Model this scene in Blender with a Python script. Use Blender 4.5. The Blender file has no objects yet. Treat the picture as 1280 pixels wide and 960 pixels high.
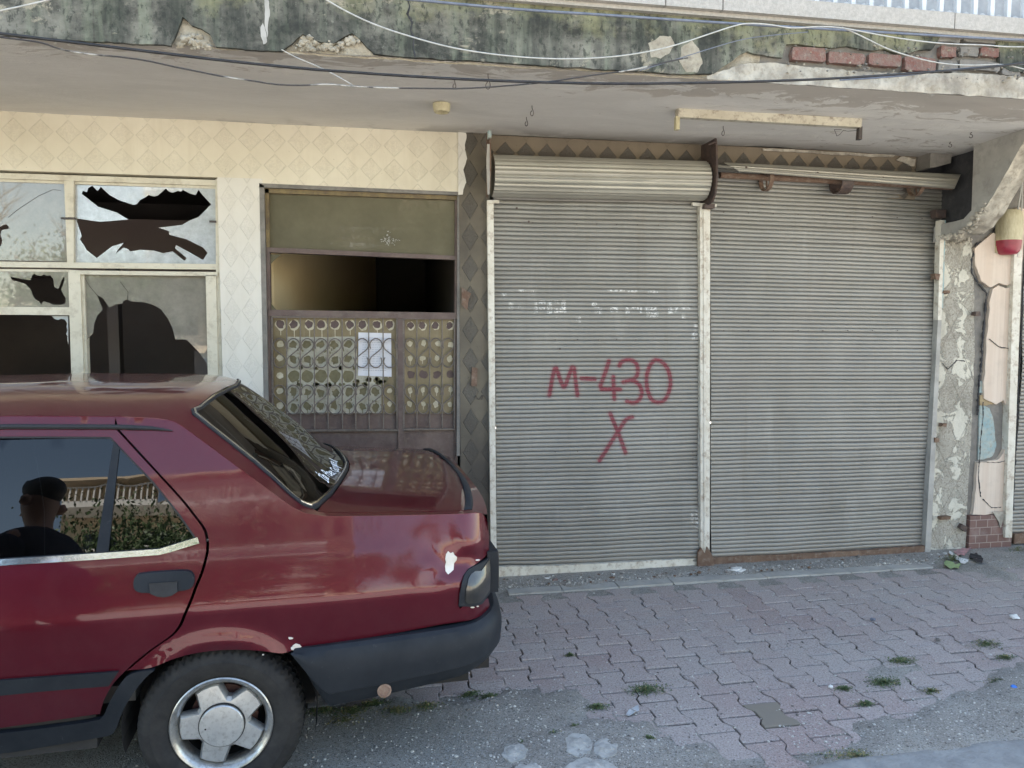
import bpy, bmesh, math, random
import numpy as np
from mathutils import Vector, Matrix, noise
from mathutils.geometry import delaunay_2d_cdt
random.seed(7)
sc = bpy.context.scene
COL = sc.collection

# ---------------------------------------------------------------- camera numbers (survey of the place)
F = 961.0; H = 1.72; PIT = math.radians(4.25); YAW = math.radians(10.5)
def ray(px, py):
    x = (px-640)/F; y = -(py-480)/F
    f = math.cos(PIT)+y*math.sin(PIT); up = y*math.cos(PIT)-math.sin(PIT)
    return (f*math.sin(YAW)+x*math.cos(YAW), f*math.cos(YAW)-x*math.sin(YAW), up)
def PY(px, py, Y=5.1):
    r = ray(px, py); t = Y/r[1]; return Vector((r[0]*t, Y, H+r[2]*t))
def PX(px, py, X):
    r = ray(px, py); t = X/r[0]; return Vector((X, r[1]*t, H+r[2]*t))
def PZ(px, py, Z=0.0):
    r = ray(px, py); t = (Z-H)/r[2]; return Vector((r[0]*t, r[1]*t, Z))

# ---------------------------------------------------------------- node helper
class N:
    def __init__(s, name):
        s.m = bpy.data.materials.new(name); s.m.use_nodes = True
        s.t = s.m.node_tree; s.t.nodes.clear()
        s.out = s.t.nodes.new('ShaderNodeOutputMaterial')
    def n(s, typ, **kw):
        x = s.t.nodes.new(typ)
        for k, v in kw.items(): setattr(x, k, v)
        return x
    def set(s, sock, v):
        if isinstance(v, bpy.types.NodeSocket): s.t.links.new(v, sock)
        else:
            if isinstance(v, (tuple, list)) and len(v) == 3 and sock.type == 'RGBA': v = (*v, 1)
            if isinstance(v, (int, float)) and sock.type == 'RGBA': v = (v, v, v, 1)
            sock.default_value = v
    def pos(s, scale=(1, 1, 1), loc=(0, 0, 0), obj=False):
        if obj: src = s.n('ShaderNodeTexCoord').outputs['Object']
        else: src = s.n('ShaderNodeNewGeometry').outputs['Position']
        mp = s.n('ShaderNodeMapping'); s.t.links.new(src, mp.inputs[0])
        mp.inputs['Scale'].default_value = scale; mp.inputs['Location'].default_value = loc
        return mp.outputs[0]
    def noise(s, scale, detail=4, rough=.55, vec=None, dist=0, col=False):
        x = s.n('ShaderNodeTexNoise'); x.inputs['Scale'].default_value = scale
        x.inputs['Detail'].default_value = detail; x.inputs['Roughness'].default_value = rough
        x.inputs['Distortion'].default_value = dist
        s.t.links.new(vec if vec is not None else s.pos(), x.inputs['Vector'])
        return x.outputs['Color' if col else 'Fac']
    def vor(s, scale, vec=None, feature='F1', out='Distance', rand=1.0):
        x = s.n('ShaderNodeTexVoronoi', feature=feature); x.inputs['Scale'].default_value = scale
        x.inputs['Randomness'].default_value = rand
        s.t.links.new(vec if vec is not None else s.pos(), x.inputs['Vector'])
        return x.outputs[out]
    def ramp(s, fac, stops, interp='LINEAR'):
        x = s.n('ShaderNodeValToRGB'); s.set(x.inputs[0], fac); cr = x.color_ramp; cr.interpolation = interp
        while len(cr.elements) < len(stops): cr.elements.new(.5)
        for e, (p, c) in zip(cr.elements, stops):
            e.position = p
            e.color = (c, c, c, 1) if not isinstance(c, (tuple, list)) else (*c, 1)
        return x.outputs[0]
    def mix(s, fac, a, b, mode='MIX'):
        x = s.n('ShaderNodeMix', data_type='RGBA', blend_type=mode)
        s.set(x.inputs[0], fac); s.set(x.inputs[6], a); s.set(x.inputs[7], b); return x.outputs[2]
    def math(s, op, a, b=0.0, c=0.0, clamp=False):
        x = s.n('ShaderNodeMath', operation=op, use_clamp=clamp)
        s.set(x.inputs[0], a); s.set(x.inputs[1], b); s.set(x.inputs[2], c); return x.outputs[0]
    def sep(s, vec):
        x = s.n('ShaderNodeSeparateXYZ'); s.set(x.inputs[0], vec); return x.outputs
    def attr(s, name, out='Fac'):
        return s.n('ShaderNodeAttribute', attribute_name=name).outputs[out]
    def bump(s, h, strength=.5, dist=.01, nrm=None):
        x = s.n('ShaderNodeBump'); x.inputs['Strength'].default_value = strength; x.inputs['Distance'].default_value = dist
        s.set(x.inputs['Height'], h)
        if nrm is not None: s.set(x.inputs['Normal'], nrm)
        return x.outputs[0]
    def pr(s, base, rough=.8, metal=0.0, nrm=None, coat=0.0, coat_rough=.03, spec=.5, trans=0.0, alpha=None, ior=None, cnrm=None):
        p = s.n('ShaderNodeBsdfPrincipled')
        s.set(p.inputs['Base Color'], base); s.set(p.inputs['Roughness'], rough); s.set(p.inputs['Metallic'], metal)
        s.set(p.inputs['Specular IOR Level'], spec)
        s.set(p.inputs['Coat Weight'], coat); s.set(p.inputs['Coat Roughness'], coat_rough)
        s.set(p.inputs['Transmission Weight'], trans)
        if alpha is not None: s.set(p.inputs['Alpha'], alpha)
        if ior is not None: s.set(p.inputs['IOR'], ior)
        if nrm is not None: s.set(p.inputs['Normal'], nrm)
        if cnrm is not None: s.set(p.inputs['Coat Normal'], cnrm)
        s.t.links.new(p.outputs[0], s.out.inputs[0]); return s.m

def simple(name, c1, c2=None, scale=6, rough=.8, metal=0.0, bump=.3, bscale=60, bdist=.003, lo=.35, hi=.65, obj=False, dirt=None, dirt_amt=.5, stretch=(1, 1, 1), coat=0.0):
    k = N(name); v = k.pos(stretch, obj=obj)
    col = c1
    if c2 is not None: col = k.mix(k.ramp(k.noise(scale, 6, .6, v), [(lo, 0), (hi, 1)]), c1, c2)
    if dirt is not None:
        d = k.ramp(k.noise(scale*2.7, 8, .7, v), [(.5, 0), (.72, dirt_amt)])
        col = k.mix(d, col, dirt)
    nrm = k.bump(k.noise(bscale, 5, .65, v), bump, bdist) if bump else None
    return k.pr(col, rough, metal, nrm, coat=coat)

# ---------------------------------------------------------------- object helpers
def meta(o, label=None, cat=None, group=None, kind=None):
    if label: o['label'] = label
    if cat: o['category'] = cat
    if group: o['group'] = group
    if kind: o['kind'] = kind
    return o
OFF = {}
def thing(name, loc, label, cat, group=None, rotz=0.0):
    o = bpy.data.objects.new(name, None); COL.objects.link(o); o.empty_display_size = .1
    o.location = loc; o.rotation_euler = (0, 0, rotz); meta(o, label, cat, group)
    OFF[o.name] = Matrix.Translation(Vector(loc)) @ Matrix.Rotation(rotz, 4, 'Z')
    return o
def mesh_obj(name, verts, faces, mats, parent=None, smooth=False, midx=None, world=True, loc=None, sharp=None):
    """verts are in world space; a child is moved into its thing's frame"""
    me = bpy.data.meshes.new(name)
    M_ = None
    if parent is not None and world:
        root = parent
        while root.parent is not None: root = root.parent
        M_ = OFF[root.name].inverted()
    vs = [Vector(v) for v in verts]
    if M_ is not None: vs = [M_ @ v for v in vs]
    if loc is not None: vs = [v-Vector(loc) for v in vs]
    me.from_pydata([tuple(v) for v in vs], [], faces)
    if not isinstance(mats, (list, tuple)): mats = [mats]
    for m in mats: me.materials.append(m)
    if midx is not None: me.polygons.foreach_set('material_index', midx)
    if smooth: me.polygons.foreach_set('use_smooth', [True]*len(me.polygons))
    me.update()
    if sharp is not None:
        try: me.set_sharp_from_angle(angle=math.radians(sharp))
        except Exception: pass
    o = bpy.data.objects.new(name, me); COL.objects.link(o)
    if loc is not None: o.location = loc
    if parent is not None: o.parent = parent
    return o
class MB:
    def __init__(s): s.v = []; s.f = []; s.m = []
    def add(s, vs, fs, mi=0):
        b = len(s.v); s.v += [Vector(v) for v in vs]; s.f += [tuple(i+b for i in f) for f in fs]; s.m += [mi]*len(fs)
    def box(s, a, b, mi=0, jit=0.0):
        x0, y0, z0 = a; x1, y1, z1 = b
        vs = [(x0, y0, z0), (x1, y0, z0), (x1, y1, z0), (x0, y1, z0), (x0, y0, z1), (x1, y0, z1), (x1, y1, z1), (x0, y1, z1)]
        if jit: vs = [tuple(c+random.uniform(-jit, jit) for c in v) for v in vs]
        s.add(vs, [(0, 3, 2, 1), (4, 5, 6, 7), (0, 1, 5, 4), (1, 2, 6, 5), (2, 3, 7, 6), (3, 0, 4, 7)], mi)
    def prism(s, pts, d, mi=0):
        """pts: polygon of 3d points, extruded by vector d"""
        n = len(pts); d = Vector(d); p = [Vector(q) for q in pts]
        s.add(p+[q+d for q in p], [tuple(range(n)), tuple(range(2*n-1, n-1, -1))]+[(i, i+n, (i+1) % n+n, (i+1) % n) for i in range(n)], mi)
    def tube(s, pts, r, seg=8, mi=0, cap=True, closed=False):
        p = [Vector(q) for q in pts]; n = len(p); rs = r if isinstance(r, (list, tuple)) else [r]*n
        vs = []; up = None
        for i in range(n):
            if closed: t = p[(i+1) % n]-p[i-1]
            else: t = p[min(i+1, n-1)]-p[max(i-1, 0)]
            if t.length < 1e-9: t = Vector((0, 0, 1))
            t.normalize()
            if up is None: up = Vector((0, 0, 1)) if abs(t.z) < .9 else Vector((1, 0, 0))
            a = t.cross(up)
            if a.length < 1e-4: a = t.cross(Vector((0, 1, 0)))
            a.normalize(); b = a.cross(t).normalized(); up = b
            for k in range(seg):
                an = 2*math.pi*k/seg; vs.append(p[i]+(a*math.cos(an)+b*math.sin(an))*rs[i])
        fs = []
        for i in range(n if closed else n-1):
            j = (i+1) % n
            for k in range(seg):
                l = (k+1) % seg; fs.append((i*seg+k, j*seg+k, j*seg+l, i*seg+l))
        if cap and not closed: fs += [tuple(range(seg-1, -1, -1)), tuple(range((n-1)*seg, n*seg))]
        s.add(vs, fs, mi)
    def lathe(s, prof, c, ax='y', seg=32, mi=0):
        """prof: (r, h) pairs round axis through c"""
        vs = []; c = Vector(c)
        for r, h in prof:
            for k in range(seg):
                a = 2*math.pi*k/seg; q = (r*math.cos(a), h, r*math.sin(a))
                if ax == 'z': q = (q[0], q[2], q[1])
                if ax == 'x': q = (q[1], q[0], q[2])
                vs.append(c+Vector(q))
        fs = [(i*seg+k, (i+1)*seg+k, (i+1)*seg+(k+1) % seg, i*seg+(k+1) % seg) for i in range(len(prof)-1) for k in range(seg)]
        s.add(vs, fs, mi)
    def rock(s, c, r, mi=0, flat=.6):
        t = (1+5**.5)/2
        V = [(-1, t, 0), (1, t, 0), (-1, -t, 0), (1, -t, 0), (0, -1, t), (0, 1, t), (0, -1, -t), (0, 1, -t), (t, 0, -1), (t, 0, 1), (-t, 0, -1), (-t, 0, 1)]
        Fc = [(0, 11, 5), (0, 5, 1), (0, 1, 7), (0, 7, 10), (0, 10, 11), (1, 5, 9), (5, 11, 4), (11, 10, 2), (10, 7, 6), (7, 1, 8), (3, 9, 4), (3, 4, 2), (3, 2, 6), (3, 6, 8), (3, 8, 9), (4, 9, 5), (2, 4, 11), (6, 2, 10), (8, 6, 7), (9, 8, 1)]
        a = random.uniform(0, 6.28); ca, sa = math.cos(a), math.sin(a); sx = random.uniform(.6, 1.3)
        vs = []
        for x, y, z in V:
            k = random.uniform(.7, 1.1)*r/1.9; x, y, z = x*k*sx, y*k, z*k*flat
            vs.append((c[0]+x*ca-y*sa, c[1]+x*sa+y*ca, c[2]+z))
        s.add(vs, Fc, mi)
    def obj(s, name, mats, parent=None, smooth=False, sharp=None, loc=None):
        return mesh_obj(name, s.v, s.f, mats, parent, smooth, s.m, sharp=sharp, loc=loc)

def inpoly(x, y, P):
    c = False; n = len(P); j = n-1
    for i in range(n):
        xi, yi = P[i][0], P[i][1]; xj, yj = P[j][0], P[j][1]
        if (yi > y) != (yj > y) and x < (xj-xi)*(y-yi)/(yj-yi)+xi: c = not c
        j = i
    return c
def subdiv(P, sp):
    out = []
    for i in range(len(P)):
        a = P[i]; b = P[(i+1) % len(P)]; L = math.hypot(b[0]-a[0], b[1]-a[1]); k = max(1, int(math.ceil(L/sp)))
        for j in range(k): out.append((a[0]+(b[0]-a[0])*j/k, a[1]+(b[1]-a[1])*j/k))
    return out
def smooth_poly(P, k=2):
    for _ in range(k):
        Q = []
        for i in range(len(P)):
            a = P[i]; b = P[(i+1) % len(P)]
            Q += [(a[0]*.75+b[0]*.25, a[1]*.75+b[1]*.25), (a[0]*.25+b[0]*.75, a[1]*.25+b[1]*.75)]
        P = Q
    return P
def smooth_line(P, k=2):
    for _ in range(k):
        Q = [P[0]]
        for i in range(len(P)-1):
            a = P[i]; b = P[i+1]
            Q += [tuple(x*.75+y*.25 for x, y in zip(a, b)), tuple(x*.25+y*.75 for x, y in zip(a, b))]
        Q.append(P[-1]); P = Q
    return P
def cdt(outer, holes=(), sp=None, edge=None, rows=None):
    """triangulate a 2d polygon with holes, with grid points inside -> verts, tris, boundary loops"""
    loops = [subdiv(list(outer), edge or sp or 1e9)]+[subdiv(list(h), edge or sp or 1e9) for h in holes]
    vs = []; es = []
    for L in loops:
        b = len(vs); vs += L; es += [(b+i, b+(i+1) % len(L)) for i in range(len(L))]
    if sp:
        xs = [p[0] for p in outer]; ys = [p[1] for p in outer]
        B = np.array([p for L in loops for p in L])
        nx = int((max(xs)-min(xs))/sp)+1; ny = int((max(ys)-min(ys))/sp)+1
        for i in range(nx+1):
            for j in range(ny+1):
                x = min(xs)+i*sp; y = min(ys)+j*sp
                if inpoly(x, y, outer) and not any(inpoly(x, y, h) for h in holes):
                    if np.min((B[:, 0]-x)**2+(B[:, 1]-y)**2) > (sp*.45)**2: vs.append((x, y))
    r = delaunay_2d_cdt([Vector(v) for v in vs], es, [], 0, 1e-6)
    V = [(v[0], v[1]) for v in r[0]]; T = []
    for f in r[2]:
        cx = sum(V[i][0] for i in f)/len(f); cy = sum(V[i][1] for i in f)/len(f)
        if inpoly(cx, cy, outer) and not any(inpoly(cx, cy, h) for h in holes): T.append(tuple(f))
    return V, T
def panel(mb, outer, mapf, thick=.015, holes=(), sp=None, edge=None, mi=0, back=False, rim_mi=None):
    """curved sheet with a folded rim: mapf(a, b, off) -> point, off = depth behind the face"""
    V, T = cdt(outer, holes, sp, edge)
    P = [Vector(mapf(a, b, 0)) for a, b in V]
    mb.add(P, T, mi)
    if thick:
        cnt = {}
        for f in T:
            for i in range(3):
                e = (f[i], f[(i+1) % 3]); cnt[e] = 1
        bd = [e for e in cnt if (e[1], e[0]) not in cnt]
        vs = []; fs = []
        Q = {}
        for a, b in bd:
            k = len(vs)
            for i in (a, b):
                if i not in Q: Q[i] = Vector(mapf(V[i][0], V[i][1], thick))
            vs += [P[a], P[b], Q[b], Q[a]]; fs.append((k+3, k+2, k+1, k))
        mb.add(vs, fs, mi if rim_mi is None else rim_mi)
        if back:
            qs = [Vector(mapf(a, b, thick)) for a, b in V]; mb.add(qs, [tuple(reversed(f)) for f in T], mi)
def flatY(Y, sgn=1):
    return lambda a, b, off: (a, Y+off*sgn, b)
def pxpoly(pts, Y): 
    return [(PY(x, y, Y).x, PY(x, y, Y).z) for x, y in pts]
def rough_line(pts, amp, step, seed=0):
    out = []
    for i in range(len(pts)-1):
        a = pts[i]; b = pts[i+1]; L = math.hypot(b[0]-a[0], b[1]-a[1]); k = max(1, int(L/step))
        for j in range(k):
            t = j/k; x = a[0]+(b[0]-a[0])*t; y = a[1]+(b[1]-a[1])*t
            n1 = noise.noise(Vector((x*9+seed, y*9, seed)))+.5*noise.noise(Vector((x*31+seed, y*31, seed)))+.3*noise.noise(Vector((x*90, y*90, seed)))
            n2 = noise.noise(Vector((x*9+seed+50, y*9, seed)))+.5*noise.noise(Vector((x*31+seed+50, y*31, seed)))
            out.append((x+n2*amp, y+n1*amp))
    out.append(pts[-1]); return out
# ---------------------------------------------------------------- materials
def stucco(name, px, pz, ox, oz, c_smooth, c_rough, rel=.5, dirtc=(.3, .26, .2), dirt=.35, fill=.46, zmax=None):
    k = N(name); x, y, z = k.sep(k.pos())[:3]
    fx = k.math('ABSOLUTE', k.math('SUBTRACT', k.math('FRACT', k.math('DIVIDE', k.math('SUBTRACT', x, ox-1000*px), px)), .5))
    fz = k.math('ABSOLUTE', k.math('SUBTRACT', k.math('FRACT', k.math('DIVIDE', k.math('SUBTRACT', z, oz-1000*pz), pz)), .5))
    w = k.math('MULTIPLY', k.math('SUBTRACT', k.noise(18, 3), .5), .09)
    s = k.math('ADD', k.math('ADD', fx, fz), w)
    mask = k.ramp(s, [(fill-.03, 1), (fill+.012, 0)])
    if zmax: mask = k.math('MULTIPLY', mask, k.math('LESS_THAN', z, zmax))
    groove = k.ramp(k.math('ABSOLUTE', k.math('SUBTRACT', s, fill)), [(0, 0), (.035, 1)])
    curl = k.vor(75, k.pos(), 'DISTANCE_TO_EDGE'); curl2 = k.noise(38, 3, .6, dist=2.2)
    rough_h = k.math('MULTIPLY', mask, k.math('ADD', k.math('MULTIPLY', curl2, 1.0), k.math('MULTIPLY', curl, .6)))
    h = k.math('ADD', k.math('ADD', rough_h, k.math('MULTIPLY', groove, .35)), k.math('MULTIPLY', k.noise(9, 4), .25))
    cr_ = k.mix(k.ramp(curl2, [(.40, 1), (.58, 0)]), c_rough, tuple(c*.92 for c in c_rough)); col = k.mix(mask, c_smooth, cr_)  # relief shading put into the colour: low parts of the curls darker
    big = k.ramp(k.noise(1.7, 6, .62), [(.38, 0), (.72, dirt)])
    col = k.mix(big, col, dirtc)
    st = k.ramp(k.noise(1.0, 5, .65, k.pos((9, 9, .9))), [(.48, 0), (.8, dirt*.8)])
    col = k.mix(st, col, dirtc)
    col = k.mix(k.math('MULTIPLY', k.math('SUBTRACT', 1.0, groove), .22), col, tuple(c*.45 for c in c_smooth))
    sp = k.ramp(k.noise(70, 2), [(.70, 0), (.76, .5)])
    col = k.mix(sp, col, tuple(c*.4 for c in dirtc))
    nrm = k.bump(h, rel, .0065, k.bump(k.noise(240, 3), .35, .001))
    return k.pr(col, .92, nrm=nrm, spec=.2)
M = {}
M['cream'] = stucco('cream_stucco', .1483, .1530, -2.124, 2.6515, (.79, .735, .60), (.80, .745, .61), .5, dirtc=(.38, .31, .2), dirt=.30)
M['cream_tall'] = stucco('cream_stucco_tall', .109, .174, -.902, 2.431, (.78, .75, .68), (.79, .76, .69), .5, dirtc=(.40, .35, .26), dirt=.22)
M['sooty'] = stucco('sooty_stucco', .125, .205, .60, 2.62, (.205, .178, .135), (.155, .142, .12), .9, dirtc=(.09, .08, .07), dirt=.95, fill=.44)
M['lintel'] = stucco('lintel_stucco', .142, .154, .834, 2.799, (.25, .205, .15), (.125, .115, .10), .7, dirtc=(.12, .10, .085), dirt=.4, fill=.455, zmax=2.95)
def k_flaked():
    k = N('flaked_pillar'); x, y, z = k.sep(k.pos())[:3]
    ag = k.vor(120, out='Color'); a = k.sep(ag)[0]
    base = k.mix(k.ramp(k.noise(5, 8, .7), [(.35, 0), (.65, 1)]), (.33, .305, .26), (.44, .41, .35))
    base = k.mix(k.math('MULTIPLY', k.ramp(a, [(.5, 0), (1, 1)]), .5), base, (.58, .55, .48)); base = k.mix(k.ramp(a, [(0, .6), (.25, 0)]), base, (.17, .155, .13))
    fx = k.math('ABSOLUTE', k.math('SUBTRACT', k.math('FRACT', k.math('DIVIDE', k.math('SUBTRACT', x, 4.2-19), .19)), .5))
    fz = k.math('ABSOLUTE', k.math('SUBTRACT', k.math('FRACT', k.math('DIVIDE', k.math('SUBTRACT', z, -34), .34)), .5))
    d = k.math('ADD', fx, fz); n = k.noise(7, 9, .7, dist=.8)
    fl = k.ramp(k.math('ADD', k.math('MULTIPLY', d, .25), n), [(.655, 0), (.675, 1)])
    col = k.mix(fl, base, (.66, .63, .54))
    gr = k.ramp(k.math('ABSOLUTE', k.math('SUBTRACT', k.math('ADD', d, k.math('MULTIPLY', n, .2)), .58)), [(0, .45), (.03, 0)])
    col = k.mix(gr, col, (.17, .155, .13))
    col = k.mix(k.ramp(k.noise(2.5, 7, .7, k.pos((1, 1, .5), (4, 4, 4))), [(.5, 0), (.72, .6)]), col, (.22, .20, .16))
    h = k.math('ADD', k.math('MULTIPLY', fl, .8), k.math('ADD', k.math('MULTIPLY', a, .3), k.math('MULTIPLY', gr, -.6)))
    return k.pr(col, .95, nrm=k.bump(h, .9, .006), spec=.15)
M['rough_pillar'] = k_flaked()

def k_soffit():
    k = N('soffit_plaster'); v = k.pos()
    n1 = k.noise(2.2, 8, .62, k.pos((.6, 2.0, 1)), .6)
    col = k.mix(k.ramp(n1, [(.35, 0), (.65, 1)]), (.70, .67, .62), (.79, .76, .71))
    x, y, z = k.sep(v)[:3]
    # paint flaking in whiter sheets near the outer edge and to the right
    edge = k.math('ADD', k.ramp(k.math('MULTIPLY', k.math('SUBTRACT', 4.35, y), 1.0), [(0, 0), (.6, .30)]), k.ramp(k.math('MULTIPLY', x, .2), [(.15, 0), (.6, .14)]))
    fl = k.noise(3.0, 10, .68, k.pos((.7, 1.6, 1)), 1.4)
    m = k.ramp(k.math('ADD', fl, edge), [(.68, 0), (.72, 1)])
    col = k.mix(k.math('MULTIPLY', m, .75), col, (.80, .77, .71))
    m2 = k.ramp(k.math('ADD', k.noise(4.5, 9, .7, k.pos((.8, 1.5, 1), (3, 5, 0)), 1.0), edge), [(.72, 0), (.76, 1)])
    col = k.mix(k.math('MULTIPLY', m2, .8), col, (.50, .45, .39))
    fine = k.ramp(k.noise(60, 4, .7, k.pos((.25, 2.5, 1))), [(.45, 0), (.8, .25)])
    col = k.mix(fine, col, (.44, .41, .37))
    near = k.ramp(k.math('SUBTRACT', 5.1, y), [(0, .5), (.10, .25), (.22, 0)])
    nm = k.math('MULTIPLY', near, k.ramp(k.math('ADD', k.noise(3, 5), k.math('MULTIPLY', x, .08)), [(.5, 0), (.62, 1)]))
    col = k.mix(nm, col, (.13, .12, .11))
    h = k.math('ADD', k.math('MULTIPLY', m, .5), k.math('ADD', k.math('MULTIPLY', m2, -.4), k.math('MULTIPLY', k.noise(22, 6, .7), .7)))
    return k.pr(col, .9, nrm=k.bump(h, .6, .006), spec=.2)
M['soffit'] = k_soffit()
def k_fascia():
    k = N('mossy_render')
    x, y, z = k.sep(k.pos())[:3]
    base = k.mix(k.ramp(k.noise(3.2, 8, .7, k.pos((1, 1, 1.6))), [(.4, 0), (.62, 1)]), (.055, .056, .050), (.26, .25, .21))
    st = k.ramp(k.noise(1.0, 6, .6, k.pos((16, 1, 1.2))), [(.46, 0), (.68, 1)])
    col = k.mix(k.math('MULTIPLY', st, .55), base, (.27, .30, .22))
    dk = k.ramp(k.noise(1.0, 5, .6, k.pos((7, 1, .8), (3, 0, 2))), [(.44, 0), (.62, .8)])
    col = k.mix(dk, col, (.042, .046, .042))
    up = k.ramp(k.math('ADD', k.math('MULTIPLY', k.math('SUBTRACT', z, 3.05), 1.8), k.noise(5, 6, .65)), [(.72, 0), (.98, 1)])
    col = k.mix(k.math('MULTIPLY', up, .75), col, (.33, .32, .18))
    pt = k.ramp(k.noise(2.3, 7, .7, k.pos((1, 1, 2), (9, 0, 0)), .7), [(.60, 0), (.635, 1)])
    col = k.mix(k.math('MULTIPLY', pt, .8), col, (.38, .34, .26))
    wh = k.ramp(k.noise(30, 6, .75), [(.62, 0), (.72, .55)])
    col = k.mix(wh, col, (.42, .42, .36))
    bl = k.ramp(k.noise(45, 5, .7, k.pos((1, 1, .6), (1, 2, 3))), [(.52, 0), (.62, .7)])
    col = k.mix(bl, col, (.04, .045, .04))
    # dark soot towards the ends of the wall
    h = k.math('ADD', k.math('MULTIPLY', k.noise(40, 6, .7), .8), k.math('MULTIPLY', pt, .3))
    return k.pr(col, .95, nrm=k.bump(h, .7, .004), spec=.15)
M['fascia'] = k_fascia()
M['pale_plaster'] = simple('pale_broken_plaster', (.50, .45, .36), (.34, .30, .23), 14, bump=1.0, bscale=45, bdist=.01, dirt=(.16, .14, .11), dirt_amt=.7)
M['whitewash'] = simple('flaking_whitewash', (.58, .535, .45), (.30, .27, .225), 9, bump=1.0, bscale=30, bdist=.008, dirt=(.22, .19, .15), dirt_amt=.85)
M['grey_concrete'] = simple('grey_concrete', (.27, .25, .225), (.18, .17, .155), 8, bump=.8, bscale=70, bdist=.005, dirt=(.12, .11, .10), dirt_amt=.6)
M['light_concrete'] = simple('light_concrete', (.47, .455, .42), (.36, .345, .32), 5, bump=.6, bscale=60, bdist=.004, dirt=(.2, .19, .17), dirt_amt=.5)
M['hollow_shade'] = simple('dark_recess', (.05, .05, .055), (.03, .03, .034), 7, bump=.6, dirt=(.14, .13, .12), dirt_amt=.3)  # shade of the recess put into a near-black colour; cracks share it
M['brick'] = simple('red_brick', (.23, .10, .08), (.24, .17, .14), 20, bump=1.0, bscale=60, bdist=.01, dirt=(.30, .25, .21), dirt_amt=.95)
M['ledge'] = simple('terrazzo_ledge', (.50, .47, .43), (.40, .375, .34), 60, bump=.5, bscale=120, dirt=(.25, .23, .21), dirt_amt=.5)
M['baluster'] = simple('white_baluster', (.72, .74, .76), (.6, .62, .64), 20, rough=.4, bump=.1)
M['balcony_sheet'] = simple('balcony_sheet', (.40, .42, .45), (.52, .54, .56), 14, rough=.7, bump=.2)
M['frame'] = simple('cream_paint', (.70, .66, .54), (.64, .59, .47), 5, rough=.5, bump=.5, bscale=50, bdist=.002, dirt=(.25, .19, .12), dirt_amt=.5)
M['white_paint'] = simple('white_paint', (.74, .71, .63), (.62, .58, .49), 9, rough=.5, bump=.4, bscale=50, bdist=.002, dirt=(.28, .19, .12), dirt_amt=.9)
M['door_steel'] = simple('brown_steel', (.095, .062, .055), (.15, .105, .09), 9, rough=.55, bump=.3, dirt=(.20, .17, .14), dirt_amt=.5)
M['grille'] = simple('grille_iron', (.10, .08, .07), (.17, .14, .12), 30, rough=.5, bump=.3, dirt=(.3, .26, .2), dirt_amt=.5)
M['olive_frame'] = simple('ochre_frame', (.25, .19, .085), (.15, .11, .06), 14, rough=.6, dirt=(.08, .06, .05), dirt_amt=.7)
M['dark_steel'] = simple('dark_rust_steel', (.055, .04, .04), (.09, .06, .05), 14, rough=.6, bump=.6, dirt=(.18, .12, .08), dirt_amt=.6)
M['rust'] = simple('rusty_steel', (.13, .075, .05), (.20, .13, .09), 12, rough=.8, bump=.8, dirt=(.34, .29, .24), dirt_amt=.6)
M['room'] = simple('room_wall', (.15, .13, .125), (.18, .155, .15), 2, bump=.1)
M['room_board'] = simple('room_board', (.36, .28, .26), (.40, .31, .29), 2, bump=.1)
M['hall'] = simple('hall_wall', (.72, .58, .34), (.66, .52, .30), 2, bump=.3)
M['hall_shaded'] = simple('hall_shade', (.07, .06, .05), (.05, .045, .04), 2, bump=.2)  # dark copy of the hall wall, its shade put into the colour
M['tile'] = None
def k_tile():
    k = N('brown_tile'); b = k.n('ShaderNodeTexBrick'); v = k.pos(); mp = k.n('ShaderNodeMapping'); k.t.links.new(v, mp.inputs[0])
    mp.inputs['Rotation'].default_value = (math.radians(90), 0, 0)
    k.t.links.new(mp.outputs[0], b.inputs[0]); b.inputs['Scale'].default_value = 1
    b.inputs['Color1'].default_value = (.155, .085, .075, 1); b.inputs['Color2'].default_value = (.20, .115, .10, 1)
    b.inputs['Mortar'].default_value = (.33, .27, .24, 1); b.inputs['Brick Width'].default_value = .10; b.inputs['Row Height'].default_value = .06; b.inputs['Mortar Size'].default_value = .003
    b.offset = .35
    col = k.mix(k.ramp(k.noise(12, 6, .7), [(.5, 0), (.8, .6)]), b.outputs[0], (.33, .29, .27))
    return k.pr(col, .5, nrm=k.bump(b.outputs['Fac'], .5, -.003))
M['tile'] = k_tile()
def k_pink():
    k = N('pink_paint'); st = k.noise(1.0, 4, .6, k.pos((22, 22, .7)))
    col = k.mix(k.ramp(st, [(.4, 0), (.62, 1)]), (.66, .54, .44), (.72, .61, .51))
    ln = k.ramp(k.noise(1.0, 2, .5, k.pos((60, 60, .5), (4, 0, 0))), [(.60, 0), (.66, .3)])
    col = k.mix(ln, col, (.45, .34, .27))
    col = k.mix(k.ramp(k.noise(5, 8, .7), [(.52, 0), (.8, .5)]), col, (.45, .38, .32))
    return k.pr(col, .8, nrm=k.bump(st, .3, .003), spec=.3)
M['pink'] = k_pink()
M['blue_paint'] = simple('old_blue_paint', (.27, .40, .43), (.44, .48, .44), 16, bump=.7, bscale=60, dirt=(.33, .29, .22), dirt_amt=.95)
M['ochre_patch'] = simple('ochre_patch', (.33, .24, .13), (.42, .33, .20), 30, bump=.8)
M['lamp_cream'] = simple('yellowed_plastic', (.60, .545, .36), (.47, .41, .26), 18, rough=.45, bump=.2, stretch=(3, 3, .6), dirt=(.28, .22, .12), dirt_amt=.5)
M['lamp_red'] = simple('red_plastic', (.32, .03, .055), (.24, .02, .04), 14, rough=.35, bump=.1)
M['cable_black'] = simple('black_cable', (.012, .012, .014), (.03, .03, .034), 30, rough=.5, bump=.1)
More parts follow.
